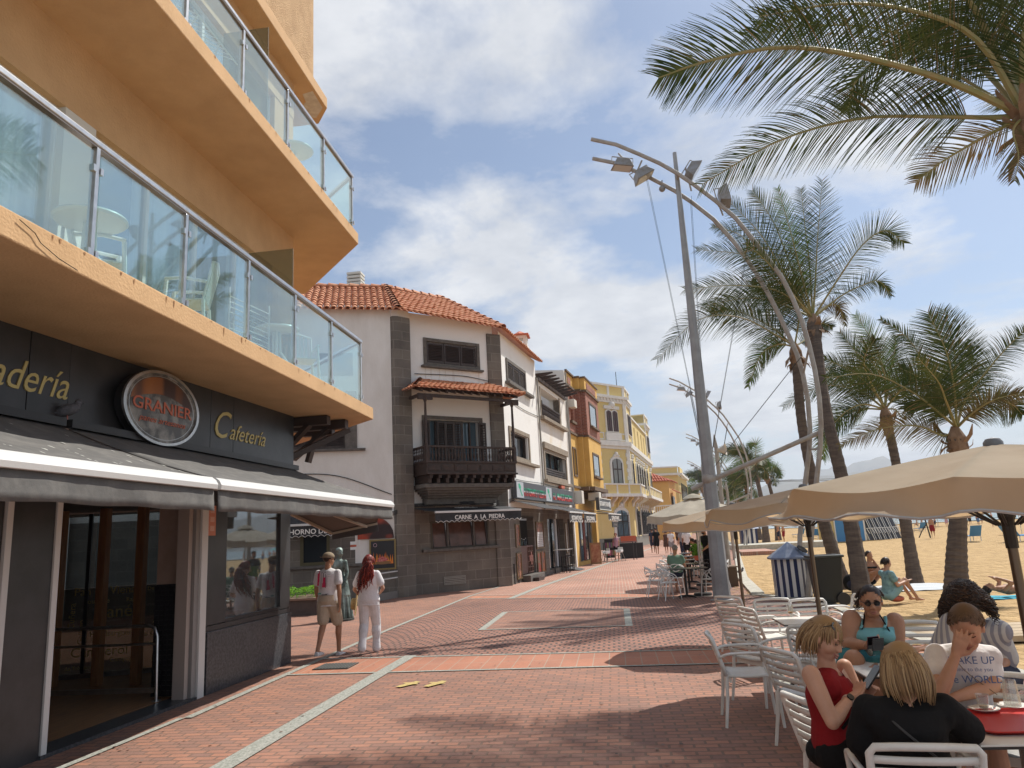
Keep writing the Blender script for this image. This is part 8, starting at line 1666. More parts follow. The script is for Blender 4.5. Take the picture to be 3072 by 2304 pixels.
def phone(label, c, d, up_, m=m_blackm, w=.036, h=.075, group=None):
    d = unit(d); up_ = Vector(up_); up_ = (up_-d*up_.dot(d)).normalized(); T = thing('smartphone', label, 'phone', c, group=group); mb = MB(); mb.obox(c, d.cross(up_)*w, up_*h, d*.005); mb.build('case', m, T, bevel=.004); mb = MB(); mb.obox(c+d*.0056, d.cross(up_)*w*.92, up_*h*.94, d*.0004); mb.build('screen', m_dk, T); return T
pc_ = (J['wrR']+J['wrL'])/2; phone('dark smartphone held in both hands by the blonde woman in red', P4(1172, 868, 4.52), V(-.75, -.15, .65), V(.65, .1, .75))
# 2) woman in teal tank top with sunglasses, facing us
J = dict(shR=P4(1035, 470, 6.50), elR=P4(1010, 640, 6.40), wrR=P4(1125, 650, 6.18), shL=P4(1330, 490, 6.50), elL=P4(1350, 670, 6.42), wrL=P4(1262, 688, 6.18))
pel = P4(1165, 790, 6.62); che = P4(1172, 570, 6.52); nek = P4(1175, 455, 6.50); hc = P4(1168, 352, 6.42); fw = V(-.22, -.97, 0).normalized(); sh = fw.cross(UP)
T = seated('', dict(pel=pel), sk_t, 6.5); tag(T, 'dark haired woman in a teal tank top and sunglasses, holding two phones')
J.update(hipR=pel+sh*.12-UP*.04, hipL=pel-sh*.12-UP*.04, knR=P4(1050, 745, 6.15), knL=P4(1190, 860, 6.0), anR=V(1.62, 6.2, .08), anL=V(1.95, 5.9, .08))
hf = (fw-UP*.12).normalized(); mb = MB(); torso(mb, pel, che, nek, sh, fw, 1.08, fem=True, bust=.055, hipw=1.22, belly=.05); limb(mb, [nek-UP*.05, nek+UP*.02, hc-UP*.04], [.068, .055, .056]); M = head(mb, hc, hf, UP, 1.04, True)
mb.ball(hc+M @ V(0, .05, -.085), (.05, .04, .025), rot=M)
arm(mb, J, 'R', 1.12, r=(.066, .05, .04, .028), curl=1.2, hd=unit(P4(1185, 640, 6.12)-J['wrR']), pn=V(0, -.3, .9)); arm(mb, J, 'L', 1.12, r=(.066, .05, .04, .028), curl=1.2, hd=unit(P4(1215, 665, 6.12)-J['wrL']), pn=V(0, -.3, .9), th=1)
for k in 'RL': leg(mb, J, k, 1.1, r=(.105, .07, .06, .038), toe=V(0, -1, 0))
remesh(mb, 'body', sk_t, T, .0075, 5); face(T, hc, M, 1.04, 'none', .3, h_dark[1]); glasses(T, hc, M, 1.04)
mb = MB(); torso(mb, pel, che, nek, sh, fw, 1.08, .016, fem=True, bust=.06, hipw=1.24, belly=.055, neck=False, cut=1)
remesh(mb, 'tank_top', c_teal, T, .008, 3)
for sx in (-1, 1): mb = MB(); mb.tube(curve([che+sh*sx*.085+fw*.145+UP*.06, nek+sh*sx*.085+fw*.075-UP*.045, nek+sh*sx*.095-UP*.0+fw*.0, nek+sh*sx*.085-fw*.08-UP*.05], 10), .012, 6, flat=.5); mb.build('strap', c_teal, T)
for sx in (-1, 1): mb = MB(); mb.tube([nek+sh*sx*.05+UP*.03-fw*.01, nek+sh*sx*.075+fw*.085-UP*.035, nek+sh*sx*.10+fw*.12-UP*.10], .006, 5); mb.build('halter_string', c_black, T)
mb = MB(); 
for k in 'RL': leg(mb, J, k, 1.1, .018, r=(.105, .08, .06, .038), upto=.6)
mb.ball(pel-UP*.03, (.22, .18, .12), 16, 10); remesh(mb, 'shorts', cloth('dark_teal_cloth', (.05, .20, .21)), T, .01, 3)
hair(T, hc, M, h_dark, .10, 300, 1.04, seed=6, fringe=.0, back=2.2, down=M @ V(0, -.7, -.3)); random.seed(3); hair(T, hc+M @ V(.05, -.09, -.03), M, [h_brn[0], h_brn[1], h_dark[1]], .12, 60, .45, seed=8, name='bun', curl=.012, cap=False)
phone('dark smartphone in the right hand of the woman in teal', P4(1180, 632, 6.06), V(.1, -.9, -.4), V(0, -.4, .9), w=.042, h=.05, m=mat('plum_case', (.06, .02, .035), .3)); phone('second dark smartphone overlapping the first, held by the woman in teal', P4(1215, 645, 6.02), V(.1, -.9, -.4), V(0, -.4, .9), w=.042, h=.05)
# 3) man in white printed T-shirt covering his face with his hand
J = dict(shR=P4(1612, 715, 4.88), elR=P4(1640, 985, 4.64), wrR=P4(1745, 720, 4.66), shL=P4(1965, 725, 4.92), elL=P4(2000, 930, 4.82), wrL=P4(1730, 1010, 4.66))
pel = P4(1790, 1180, 5.02); che = P4(1790, 800, 4.92); nek = P4(1795, 625, 4.86); hc = P4(1822, 530, 4.78); fw = V(-.18, -.98, 0).normalized(); sh = fw.cross(UP)
T = seated('', dict(pel=pel), sk_m, 4.9); tag(T, 'brown haired man in a white T-shirt covering his face with one hand')
J.update(hipR=pel+sh*.10, hipL=pel-sh*.10, knR=pel+V(-.02, -.42, .03), knL=pel+V(.26, -.42, .03), anR=V(pel.x, pel.y-.45, .08), anL=V(pel.x+.3, pel.y-.4, .08))
hf = (V(-.42, -.75, 0)-UP*.52).normalized(); hu = (UP*.85+V(-.25, -.5, 0)).normalized(); mb = MB(); torso(mb, pel, che, nek, sh, fw, 1.0); limb(mb, [nek-UP*.05, nek.lerp(hc, .5), hc-hu*.02], [.068, .058, .056]); M = head(mb, hc, hf, hu, 1.06)
palm_n = (hc+M @ V(0, .07, 0)-(J['wrR']+V(.03, 0, .07))).normalized()
arm(mb, J, 'R', 1.0, curl=[.2, .22, .28, .35], hd=(unit(P4(1790, 600, 4.645)-J['wrR'])), pn=V(.25, .95, .1), th=-.2, side=-1, spread=1.9); arm(mb, J, 'L', 1.02, curl=.5, hd=V(-1, .02, 0), pn=V(0, 0, -1))
for k in 'RL': leg(mb, J, k, 1.0, toe=V(0, -1, 0))
remesh(mb, 'body', sk_m, T, .0065, 5); face(T, hc, M, 1.06, 'closed', 0, h_brn[0])
mb = MB(); torso(mb, pel, che, nek-UP*.015, sh, fw, 1.0, .018); arm(mb, J, 'R', 1.0, .014, upto=.5); arm(mb, J, 'L', 1.0, .014, upto=.5); remesh(mb, 't_shirt', c_white, T, .008, 3)
mb = MB()
for k in 'RL': leg(mb, J, k, 1.0, .02, upto=.8)
mb.ball(pel-UP*.03, (.18, .16, .10), 16, 10); remesh(mb, 'shorts', c_black, T, .01, 3)
hair(T, hc, M, h_brn, .035, 420, 1.06, seed=7, fringe=.25, r=.006, back=.6, puff=1.03)
tp = mat('blue_green_print', (.08, .14, .30), .8); cb_ = che+fw*.158
for tx, dz, sz, dx in (('MAKE UP', .045, .058, -.02), ('come to the you', .005, .03, -.02), ('the WORLD', -.06, .058, -.03)): text(tx, sz, 'shirt_print', tp, T, cb_+UP*(dz)-sh*(.02)-fw*(.004 if dz > 0 else .012), -sh, (UP+fw*-.05), fw, 'CENTER', .001)
mb = MB(); mb.tube(curve([nek+sh*.08-UP*.02, cb_+sh*.03+UP*.02+fw*.005, cb_-sh*.12-UP*.12], 10), .0025, 4); mb.build('cord', mat('tan_cord', (.2, .14, .08), .8), T)
# 4) curly haired man in striped shirt behind him
J = dict(shR=P4(1720, 500, 5.62), elR=P4(1640, 690, 5.66), wrR=P4(1545, 672, 5.52), shL=P4(2010, 540, 5.72), elL=P4(2090, 740, 5.75), wrL=P4(2000, 860, 5.45))
pel = P4(1960, 830, 5.85); che = P4(1900, 600, 5.74); nek = P4(1872, 478, 5.68); hc = P4(1808, 350, 5.58); fw = V(-.62, -.78, 0).normalized(); sh = fw.cross(UP)
T = seated('', dict(pel=pel), sk_t, 5.7); tag(T, 'man with long dark curly hair and a pale striped shirt, leaning forward')
J.update(hipR=pel+sh*.1-UP*.03, hipL=pel-sh*.1-UP*.03, knR=pel+fw*.42, knL=pel+fw*.40-sh*.15, anR=V(2.05, 5.5, .08), anL=V(2.35, 5.35, .08)); hf = (V(-.5, -.8, 0)-UP*.35).normalized(); hu = (UP+fw*.25).normalized()
mb = MB(); torso(mb, pel, che, nek, sh, fw, 1.0); limb(mb, [nek-UP*.05, nek.lerp(hc, .5), hc-hu*.02], [.066, .056, .054]); M = head(mb, hc, hf, hu, 1.03); arm(mb, J, 'R', .98, curl=.9, hd=unit(V(-1, -.4, 0)), pn=V(0, 0, -1)); arm(mb, J, 'L', .98, curl=.9, hd=V(-.7, -.7, 0), pn=V(0, 0, -1))
for k in 'RL': leg(mb, J, k, 1.0, toe=fw)
remesh(mb, 'body', sk_t, T, .0075, 5); face(T, hc, M, 1.03, 'open', 0, h_dark[0])
c_str = bpy.data.materials.new('striped_linen'); c_str.use_nodes = True; t = c_str.node_tree; tcn = nd(t, 'ShaderNodeTexCoord'); wv = nd(t, 'ShaderNodeTexWave'); wv.inputs['Scale'].default_value = 9; wv.inputs['Distortion'].default_value = 1.2; mpn = nd(t, 'ShaderNodeMapping'); mpn.inputs['Rotation'].default_value = (0, 0, .9); t.links.new(tcn.outputs['Object'], mpn.inputs[0]); t.links.new(mpn.outputs[0], wv.inputs['Vector'])
crr = nd(t, 'ShaderNodeValToRGB'); crr.color_ramp.elements[0].color = (.50, .49, .47, 1); crr.color_ramp.elements[1].color = (.26, .26, .30, 1); crr.color_ramp.elements[0].position = .45; crr.color_ramp.elements[1].position = .6; t.links.new(wv.outputs[0], crr.inputs[0]); t.links.new(crr.outputs[0], t.nodes['Principled BSDF'].inputs['Base Color']); t.nodes['Principled BSDF'].inputs['Roughness'].default_value = .9
mb = MB(); torso(mb, pel, che, nek-UP*.01, sh, fw, 1.0, .028); arm(mb, J, 'R', 1.0, .026, upto=.95); arm(mb, J, 'L', 1.05, .028, upto=.95); remesh(mb, 'striped_shirt', c_str, T, .009, 3)
mb = MB()
for k in 'RL': leg(mb, J, k, 1.0, .02, upto=.8)
mb.ball(pel-UP*.03, (.18, .16, .10), 16, 10); remesh(mb, 'shorts', c_navy, T, .01, 3)
hair(T, hc, M, h_dark, .22, 420, 1.03, r=.0075, curl=.021, seed=9, fringe=.1, puff=1.12, back=.3, wind=V(.03, .0, .0))
# 5) blonde woman in black seen from behind
J = dict(shR=P4(1660, 1085, 3.93), elR=P4(1850, 1240, 4.02), wrR=P4(1900, 1330, 4.22), shL=P4(1150, 1090, 3.98), elL=P4(1095, 1330, 4.02), wrL=P4(1170, 1390, 4.22))
pel = P4(1440, 1560, 3.98); che = P4(1420, 1195, 3.94); nek = P4(1405, 1010, 3.93); hc = P4(1378, 820, 3.98); fw = V(.06, 1, 0).normalized(); sh = fw.cross(UP)
T = seated('', dict(pel=pel), sk_f, 3.9); tag(T, 'woman with a short blonde bob and black top seen from behind in the foreground')
J.update(hipR=pel+sh*.1, hipL=pel-sh*.1, knR=pel+fw*.4+sh*.1, knL=pel+fw*.4-sh*.1, anR=V(pel.x+.1, pel.y+.42, .08), anL=V(pel.x-.1, pel.y+.42, .08)); mb = MB(); torso(mb, pel, che, nek, sh, fw, 1.0, fem=True, hipw=1.1, bust=.02); limb(mb, [nek-UP*.05, nek+UP*.03, hc-UP*.04], [.06, .05, .05]); M = head(mb, hc, V(-.12, .95, -.28), (UP+fw*.25), .98, True)
arm(mb, J, 'R', .95, curl=.8, hd=fw, pn=V(0, 0, -1)); arm(mb, J, 'L', .95, curl=.8, hd=fw, pn=V(0, 0, -1))
for k in 'RL': leg(mb, J, k, 1.0, toe=fw)
remesh(mb, 'body', sk_f, T, .0075, 5); face(T, hc, M, .98, 'open', .3, h_blond[2])
mb = MB(); torso(mb, pel, che, nek-UP*.008, sh, fw, 1.0, .028, fem=True, hipw=1.15, bust=.02, top=1.2)
for k in 'RL': arm(mb, J, k, 1.0, .022, upto=.9); limb(mb, [nek-UP*.05, J['sh'+k]-UP*.01], [.05, .062])
remesh(mb, 'black_top', c_black, T, .009, 3)
mb = MB()
for k in 'RL': leg(mb, J, k, 1.0, .02, upto=.9)
mb.ball(pel-UP*.03, (.19, .17, .10), 16, 10); remesh(mb, 'trousers', c_black, T, .012, 3)
hair(T, hc, M, h_blond, .225, 700, 1.02, hug=.028, r=.0062, seed=10, fringe=.45, puff=1.04, back=.6, down=V(0, .06, -1))
mb = MB(); mb.tube(curve([nek-sh*.14-UP*.03-fw*.02, che-sh*.05-fw*.145, pel+sh*.12-fw*.14+UP*.1], 12), .006, 5); mb.build('thin_strap', mat('dark_grey_strap', (.05, .05, .05), .6), T)
# ---- people further down the promenade
def bb(x, y): return (1600+x*900/2212, 1300+y*900/2212)
def stand_px(px, py, Y, label, rz, **kw):
    g = G(*bb(px, py)); p = PY(*bb(px, py), Y); return standing(label, (p.x, Y, 0), rz, vox=.028, hn=40, group=kw.pop('group', 'people walking along the promenade'), **kw)
stand_px(620, 925, 45, 'woman in a lilac strapless top and black skirt walking towards us by the restaurants', pi-.2, H_=1.66, fem=True, sk=sk_f, top=c_pink, sleeves=0, bottom=c_black, btype='minishorts', hairm=h_red, hlen=.07, stride=.2, armsup={'R': ((.22, -.05, 1.2), (.12, .10, 1.45))})
stand_px(915, 865, 54, 'man in black T-shirt and black shorts walking away, left of the group', .1, H_=1.85, top=c_black, bottom=c_black, hairm=h_dark, hlen=.04, stride=.3)
stand_px(885, 862, 57, 'man in dark clothes walking just ahead of the man in black shorts', .1, H_=1.8, top=c_navy, bottom=c_navy, hairm=h_dark, hlen=.04, stride=-.2, sk=sk_d)
stand_px(985, 868, 54, 'woman in a brown dress with hands behind her back', .1, H_=1.6, fem=True, top=c_brown, sleeves=0, bottom=c_brown, btype='skirt', hairm=h_dark, hlen=.15, stride=.15)
stand_px(1022, 862, 52, 'person in white shirt and grey shorts walking away', .05, H_=1.65, top=c_white, bottom=c_grey, hairm=h_grey, hlen=.04, stride=.2)
stand_px(1068, 800, 75, 'distant person in red brown walking away', .1, H_=1.65, top=c_brown, bottom=c_black, hairm=h_dark, hlen=.05, stride=.2)
stand_px(1105, 862, 47, 'man in striped shirt and dark long trousers', .1, H_=1.7, top=c_grey, bottom=c_navy, btype='trousers', hairm=h_grey, hlen=.03, stride=.2)
stand_px(1140, 890, 42, 'man in white T-shirt and black shorts near the pale umbrella poles', .0, H_=1.75, top=c_white, bottom=c_black, hairm=h_dark, hlen=.03, stride=.15, sk=sk_d)
T, J, hc, M = standing('bearded waiter in black T-shirt serving at the black tables beside the lamp mast', (PY(*bb(1290, 900), 25.0).x, 25.0, 0), 2.2, H_=1.78, top=c_black, bottom=c_black, btype='trousers', hairm=h_dark, hlen=.03, vox=.016, hn=80, sk=sk_t, armsup={'L': ((-.22, .12, 1.15), (-.1, .32, 1.0)), 'R': ((.22, .12, 1.15), (.1, .32, 1.0))}, lean=.06)
mb = MB(); mb.ball(hc+M @ V(0, .035, -.07), (.055, .055, .05), 12, 8, rot=M); mb.build('beard', h_dark[0], T, local=True, smooth='all')
def sitting(label, loc, rz, sk=sk_t, top=c_green, bottom=c_navy, hairm=None, fem=False, s=1.0, vox=.018, floor=False, bare=False, group=None, elbows=0):
    T = thing('person', label, 'person', loc, rz, group); z = .12 if floor else .47; pel = V(0, 0, z+.08); che = V(0, -.02+(.1 if floor else .03), z+.40); nek = V(0, .05 if floor else .03, z+.58); hc = V(0, .08, z+.73); J = {}
    for k, sx in (('R', 1), ('L', -1)):
        J['sh'+k] = V(sx*.165, .03, z+.51); J['el'+k] = V(sx*.22, .10, z+.26); J['wr'+k] = V(sx*.10, .32, z+.22); J['hip'+k] = V(sx*.09, 0, z+.05)
        J['kn'+k] = V(sx*.11, .40, z+.08) if not floor else V(sx*.10, .38, z+.36); J['an'+k] = V(sx*.11, .42, .08) if not floor else V(sx*.10, .62, .09)
    if floor: J['elL'] = V(-.14, .22, z+.36); J['wrL'] = V(-.06, .13, z+.62); J['wrR'] = V(.12, .46, z+.34)
    X_ = V(1, 0, 0); Y_ = V(0, 1, 0); mb = MB(); torso(mb, pel, che, nek, X_, Y_, s, fem=fem, bust=.012 if fem else 0); limb(mb, [nek-UP*.05, hc-UP*.03], [.06, .052]); M = head(mb, hc, V(0, 1, .05 if floor else -.15), UP, s, fem)
    for k in 'RL': arm(mb, J, k, s*.95, hands=vox < .02, pn=V(0, 0, -1)); leg(mb, J, k, s*.95, toe=Y_)
    remesh(mb, 'body', sk, T, vox, 4, local=True)
    if not bare:
        mb = MB(); torso(mb, pel, che, nek-UP*.01, X_, Y_, s, .02, fem=fem, bust=.014 if fem else 0)
        for k in 'RL': arm(mb, J, k, s, .016, upto=.5)
        remesh(mb, 'shirt', top, T, vox, 3, local=True)
    mb = MB(); mb.ball(pel-UP*.02, (.165, .15, .10), 14, 10)
    if not bare:
        for k in 'RL': leg(mb, J, k, s, .018, upto=.55)
    remesh(mb, 'shorts' if not bare else 'bikini', bottom, T, vox, 3, local=True)
    if bare and fem: mb = MB(); mb.tube([che+V(x, y, .02) for x, y in ((-.15, 0), (-.1, .11), (0, .125), (.1, .11), (.15, 0), (.1, -.105), (0, -.115), (-.1, -.105), (-.15, 0))], .028, 6); mb.build('bikini_top', bottom, T, smooth='all', local=True)
    if hairm: o = hair(T, L2W(T, hc), Matrix.Rotation(rz, 3, 'Z') @ M, hairm, .10 if fem else .03, 120 if vox < .02 else 40, s, r=.009, seed=5, back=1.5); fix_local(o, T)
    return T, hc, M
g = PY(*bb(1050, 960), 21.5); sitting('grey haired man in a sage green shirt sitting with his back to us', (g.x, 21.5, 0), -.25, sk_t, c_green, c_navy, h_grey)
sitting('dark haired person in navy seated among the pale umbrella poles', (2.9, 27.6, 0), 1.2, sk_d, c_navy, c_black, h_dark); sitting('person in black seated at the farthest black table', (3.1, 31.0, 0), 1.2, sk_t, c_black, c_black, h_dark)
place(lc, ul, (g.x, 21.5, 0), -.25, 'looped white armchair under the man in the sage green shirt', LG); place(lc, ul, (2.9, 27.6, 0), 1.2, 'looped armchair under the person in navy', LG); place(lc, ul, (3.1, 31.0, 0), 1.2, 'looped armchair under the farthest seated person', LG)
# ================================================================ BEACH LIFE, HAZE
def rr(x, y): return (2100+x*972/2212, 1300+y*972/2212)
m_hy = mat('hut_yellow', (.58, .46, .20), .8); m_hw = mat('hut_white', (.68, .67, .62), .8); m_hb = mat('hut_blue', (.06, .22, .45), .6); m_canvas = mat('white_arched_roof', (.62, .63, .64), .6)
Yh = 61.5; xa = PY(*rr(868, 735), Yh).x; xb = PY(*rr(985, 735), Yh).x; xc = PY(*rr(1140, 735), Yh).x
def cabin(x0, x1, label, loc):
    T = thing('beach_hut', label, 'beach hut', loc, group='yellow and blue beach huts'); h = 1.9; w = x1-x0; mb = MB(); mb.box(x0, x1, Yh, Yh+2.2, -.1, h); mb.build('wall', m_hy, T)
    mb = MB(); mb.prism([(x0-.15, Yh-.12, h), (x1+.15, Yh-.12, h), (x0+w/2, Yh-.12, h+.62)], (0, 2.4, 0)); mb.build('gable_roof', m_hw, T)
    d = fx = MB(); d.box(x0+w*.45, x1-.12, Yh-.06, Yh-.01, 0, h-.15); d.build('door', m_hb, T)
    for a, b in ((x0, x0+.1), (x0+w*.40, x0+w*.45), (x1-.12, x1-.0)): mb = MB(); mb.box(a, b, Yh-.08, Yh-.015, 0, h); mb.build('post', m_hw, T)
    disc((x0+w/2, Yh-.125, h+.22), V(1, 0, 0), UP, V(0, -1, 0), .16, .02, 16).build('roundel', m_hy, T)
cabin(xa, xb+.35, 'left yellow beach hut with blue door and white gable', (xa, Yh, 0)); cabin(xb+.4, xc, 'right yellow beach hut with blue door beside the leaning loungers', (xc, Yh, 0))
T = thing('arched_shelter', 'white arched canvas roof behind the yellow beach huts', 'shelter', (xc, 66, 0)); mb = MB(); A0 = PY(*rr(1020, 600), 66).x; A1 = PY(*rr(1240, 600), 66).x; P = [V(A0+(A1-A0)*(.5-.5*cos(a)), 64, 1.5+1.45*sin(a)) for a in [i*pi/14 for i in range(15)]]; n = len(P); mb.add(P+[p+V(0, 5, 0) for p in P], [(i, i+1, n+i+1, n+i) for i in range(n-1)]); mb.poly(P); mb.build('canvas', m_canvas, T)
mb = MB(); mb.box(A0+.1, A1-.1, 64.3, 68.5, -.1, 1.5); mb.build('store', m_hw, T)
def lounger(loc, rz, label, lean=False, col=None, group='blue beach loungers'):
    T = thing('beach_lounger', label, 'lounger', loc, rz, group); c_ = col or m_hb; mb = MB()
    if lean:
        mb.prism([(0, 0, 0), (.6, 0, 0), (.6, .85, 1.75), (0, .85, 1.75)], (0, .05, 0)); mb.build('fabric', mat('dark_fabric', (.06, .065, .08), .8), T, local=True)
        mb = MB(); mb.tube([(-.02, -.05, 0), (-.02, .8, 1.8), (.62, .8, 1.8), (.62, -.05, 0)], .03, 6); mb.tube([(-.02, -.2, .5), (-.02, .1, .9), (.62, .1, .9), (.62, -.2, .5)], .025, 6); mb.build('frame', m_white, T, local=True)
    else:
        mb.box(-.32, .32, -.9, .35, .30, .34); mb.build('seat', c_, T, local=True); mb = MB(); mb.prism([(-.32, .35, .3), (.32, .35, .3), (.32, .75, .95), (-.32, .75, .95)], (0, .04, 0)); mb.build('backrest', c_, T, local=True)
        for sx in (-1, 1):
            for y in (-.7, .4): mb = MB(); mb.box(sx*.3-.02, sx*.3+.02, y-.02, y+.02, 0, .3); mb.build('leg', m_white, T, local=True)
for k in range(6): lounger((xc+.25+k*.42, Yh+.2+.1*k, 0), .35, 'white framed lounger leaning upright in the row beside the right beach hut', True, group='loungers leaning by the beach huts')
for k, (x, y, Yv, rz) in enumerate(((1742, 640, 52, 2.9), (1745, 690, 42, 2.9), (1852, 655, 50, 3.1), (2150, 665, 47, 1.7), (2200, 668, 46, 1.7))):
    p = PY(*rr(x, y), Yv); lounger((p.x, Yv, -.03), rz, ('blue lounger partly behind the thick palm trunk, upper', 'blue lounger partly behind the thick palm trunk, lower', 'blue deck chair standing alone on the sand right of the thick palm trunk', 'blue lounger left of two at the right edge of the beach', 'blue lounger at the right edge of the beach')[k])
random.seed(14); cols = [(mat('blue_parasol', (.03, .12, .42), .7), m_hw), (m_hw, mat('blue_parasol_dark', (.03, .08, .28), .7))]
def beach_umb(x, y, label, c, r=1.15, h=2.0, group='blue and white beach umbrellas'):
    T = thing('beach_umbrella', label, 'beach umbrella', (x, y, 0), 0, group); mb = MB()
    for k in range(8):
        a, b = k*pi/4, (k+1)*pi/4; mb.add([(r*cos(a), r*sin(a), h-.42), (r*cos(b), r*sin(b), h-.42), (r*.5*cos(b), r*.5*sin(b), h-.12), (r*.5*cos(a), r*.5*sin(a), h-.12), (0, 0, h)], [(0, 1, 2, 3), (3, 2, 4)], k % 2)
    mb.build('canopy', list(c), T, local=True, recalc=False); mb = MB(); mb.tube([(0, 0, -.1), (0, 0, h)], .025, 5); mb.build('pole', m_white, T, local=True)
def bpx(x, Yv): return PY(*rr(x, 640), Yv).x
for k in range(26):
    Yv = random.uniform(84, 128); x = random.uniform(690, 1690)*1.0; beach_umb(bpx(x, Yv), Yv, 'blue and white striped beach umbrella in the crowded rows by the water', cols[k % 2])
beach_umb(bpx(1700, 112), 112, 'red beach umbrella near the waterline behind the palm trunk', (m_red, m_red), group='single coloured umbrellas'); beach_umb(bpx(1625, 108), 108, 'lime green beach umbrella next to the red one', (mat('lime', (.35, .55, .05), .7),)*2, group='single coloured umbrellas'); beach_umb(bpx(1905, 118), 118, 'turquoise beach umbrella right of the thick palm trunk', (c_teal, c_teal), group='single coloured umbrellas'); beach_umb(bpx(2190, 60), 60, 'pink and white umbrella at the right edge', (c_pink, m_hw), group='single coloured umbrellas')
random.seed(22); bc = [c_blue, c_red, c_black, c_white, c_teal, c_pink, c_navy]
for k, (x, Yv) in enumerate(((1583, 60), (1610, 95), (1688, 100), (2003, 88), (1850, 105), (700, 110), (1300, 98), (1440, 100), (1520, 96), (1930, 112), (2080, 104), (2120, 60), (530, 72), (565, 70), (1050, 110), (1760, 96), (1905, 98))):
    standing('bather in swimwear standing on the sand among the umbrellas', (bpx(x, Yv), Yv, -.05), random.uniform(0, 6), H_=1.7, sk=random.choice((sk_t, sk_m, sk_f)), bottom=random.choice(bc), hairm=h_dark if k % 3 else h_brn, hlen=.05, vox=.045, hn=20, group='standing bathers', fem=k % 2 == 0)
for k in range(24):
    Yv = random.uniform(78, 120); x = random.uniform(1230, 2200); sitting('bather sitting on the sand among the umbrellas near the water', (bpx(x, Yv), Yv, -.05), random.uniform(0, 6), random.choice((sk_t, sk_m, sk_d)), bottom=random.choice(bc), hairm=h_dark, floor=True, bare=True, vox=.045, group='sitting bathers', fem=k % 2 == 0)
for k in range(12): Yv = random.uniform(76, 100); lounger((bpx(random.uniform(640, 1560), Yv), Yv, -.05), random.uniform(2.6, 3.6), 'blue lounger in the crowded rows by the water', group='loungers in the crowded rows')
# near sunbathers
def towel(cx, cy, w, d, rz, label, m, z=0.0):
    T = thing('towel', label, 'towel', (cx, cy, 0), rz, 'beach towels'); mb = MB(); nx, ny = 10, 8
    for j in range(ny+1):
        for i in range(nx+1): x = -w/2+w*i/nx; y = -d/2+d*j/ny; c, s_ = cos(rz), sin(rz); mb.v.append(V(x, y, sand_z(cx+c*x-s_*y, cy+s_*x+c*y)+.02+.006*sin(i*2+j)))
    for j in range(ny):
        for i in range(nx): k = j*(nx+1)+i; mb.f.append([k, k+1, k+nx+2, k+nx+1]); mb.m.append(0)
    mb.build('cloth', m, T, smooth='all', local=True)
m_tw = mat('white_striped_towel', (.62, .62, .60), .9, col2=(.45, .50, .55), scale=2, stretch=(.3, 4, 1)); towel(7.55, 20.9, 1.9, 1.7, .1, 'big white striped beach towel behind the woman in the blue dress', m_tw)
g = G(*r4(1290, 345)); sitting('woman in a pale blue patterned dress sitting on the sand, hand at her chin', (g.x, g.y, -.06), -1.25, sk_m, mat('pale_blue_pattern', (.25, .42, .44), .9, col2=(.12, .22, .25), scale=14), mat('blue_dress_skirt', (.25, .42, .44), .9), h_dark, True, floor=True, vox=.014)
g = G(*r4(1168, 245)); sitting('woman in a dark bikini sitting on the towel behind the palm trunk', (g.x, g.y, -.06), pi+.5, sk_t, None, c_black, h_dark, True, floor=True, bare=True, vox=.014)
T = thing('backpack', 'black backpack lying against the palm trunk on the sand', 'backpack', G(*r4(1035, 268))); p = T.location.copy(); mb = MB(); mb.ball(p+V(0, 0, .17), (.19, .13, .21), 14, 10); mb.build('bag', c_black, T, smooth='all'); mb = MB(); mb.ball(p+V(0, -.1, .12), (.13, .06, .12), 12, 8); mb.build('front_pocket', c_navy, T, smooth='all')
T = thing('red_bag', 'red cloth bag beside the woman in the blue dress', 'bag', G(*r4(1345, 345))); p = T.location.copy(); mb = MB(); mb.ball(p+V(0, 0, .04), (.16, .12, .07), 12, 8); mb.build('bag', m_red, T, smooth='all'); mb = MB(); mb.tube([p+V(-.05, 0, .1), p+V(0, 0, .16), p+V(.05, 0, .1)], .008, 5); mb.build('handle', m_red, T)
towel(8.5, 17.75, 1.9, .85, .12, 'turquoise towel under the lying sunbather at the right', mat('turquoise_towel', (.05, .38, .50), .9))
T = thing('person', 'sunbather in a pale bikini lying on her back with knees raised on a turquoise towel', 'person', (8.4, 17.75, 0)); b = V(8.4, 17.75, .07); mb = MB(); pel = b+V(.25, 0, .02); che = b+V(-.12, 0, .03); nek = b+V(-.33, 0, .05); loft(mb, [(pel+V(.08, 0, 0), V(0, .15, 0), V(0, 0, .09)), (pel, V(0, .17, 0), V(0, 0, .10)), (pel.lerp(che, .5), V(0, .13, 0), V(0, 0, .085)), (che, V(0, .15, 0), V(0, 0, .11)), (nek, V(0, .08, 0), V(0, 0, .06))], 16); hc = b+V(-.48, 0, .08); limb(mb, [nek, hc], [.05, .05]); M = head(mb, hc, V(-.1, -.1, 1), V(-1, 0, 0), 1, True)
for sy in (-1, 1):
    limb(mb, [pel+V(.03, sy*.09, 0), pel+V(.32, sy*.11, .36), pel+V(.56, sy*.11, .0)], [.09, .06, .04]); foot(mb, pel+V(.56, sy*.11, .0), V(1, 0, 0)); limb(mb, [che+V(-.12, sy*.15, 0), che+V(.0, sy*.27, .16), che+V(-.22, sy*.1, .26)], [.05, .04, .028]); hand(mb, che+V(-.22, sy*.1, .26), V(-.8, -sy*.3, .3), V(0, 0, -1), .6)
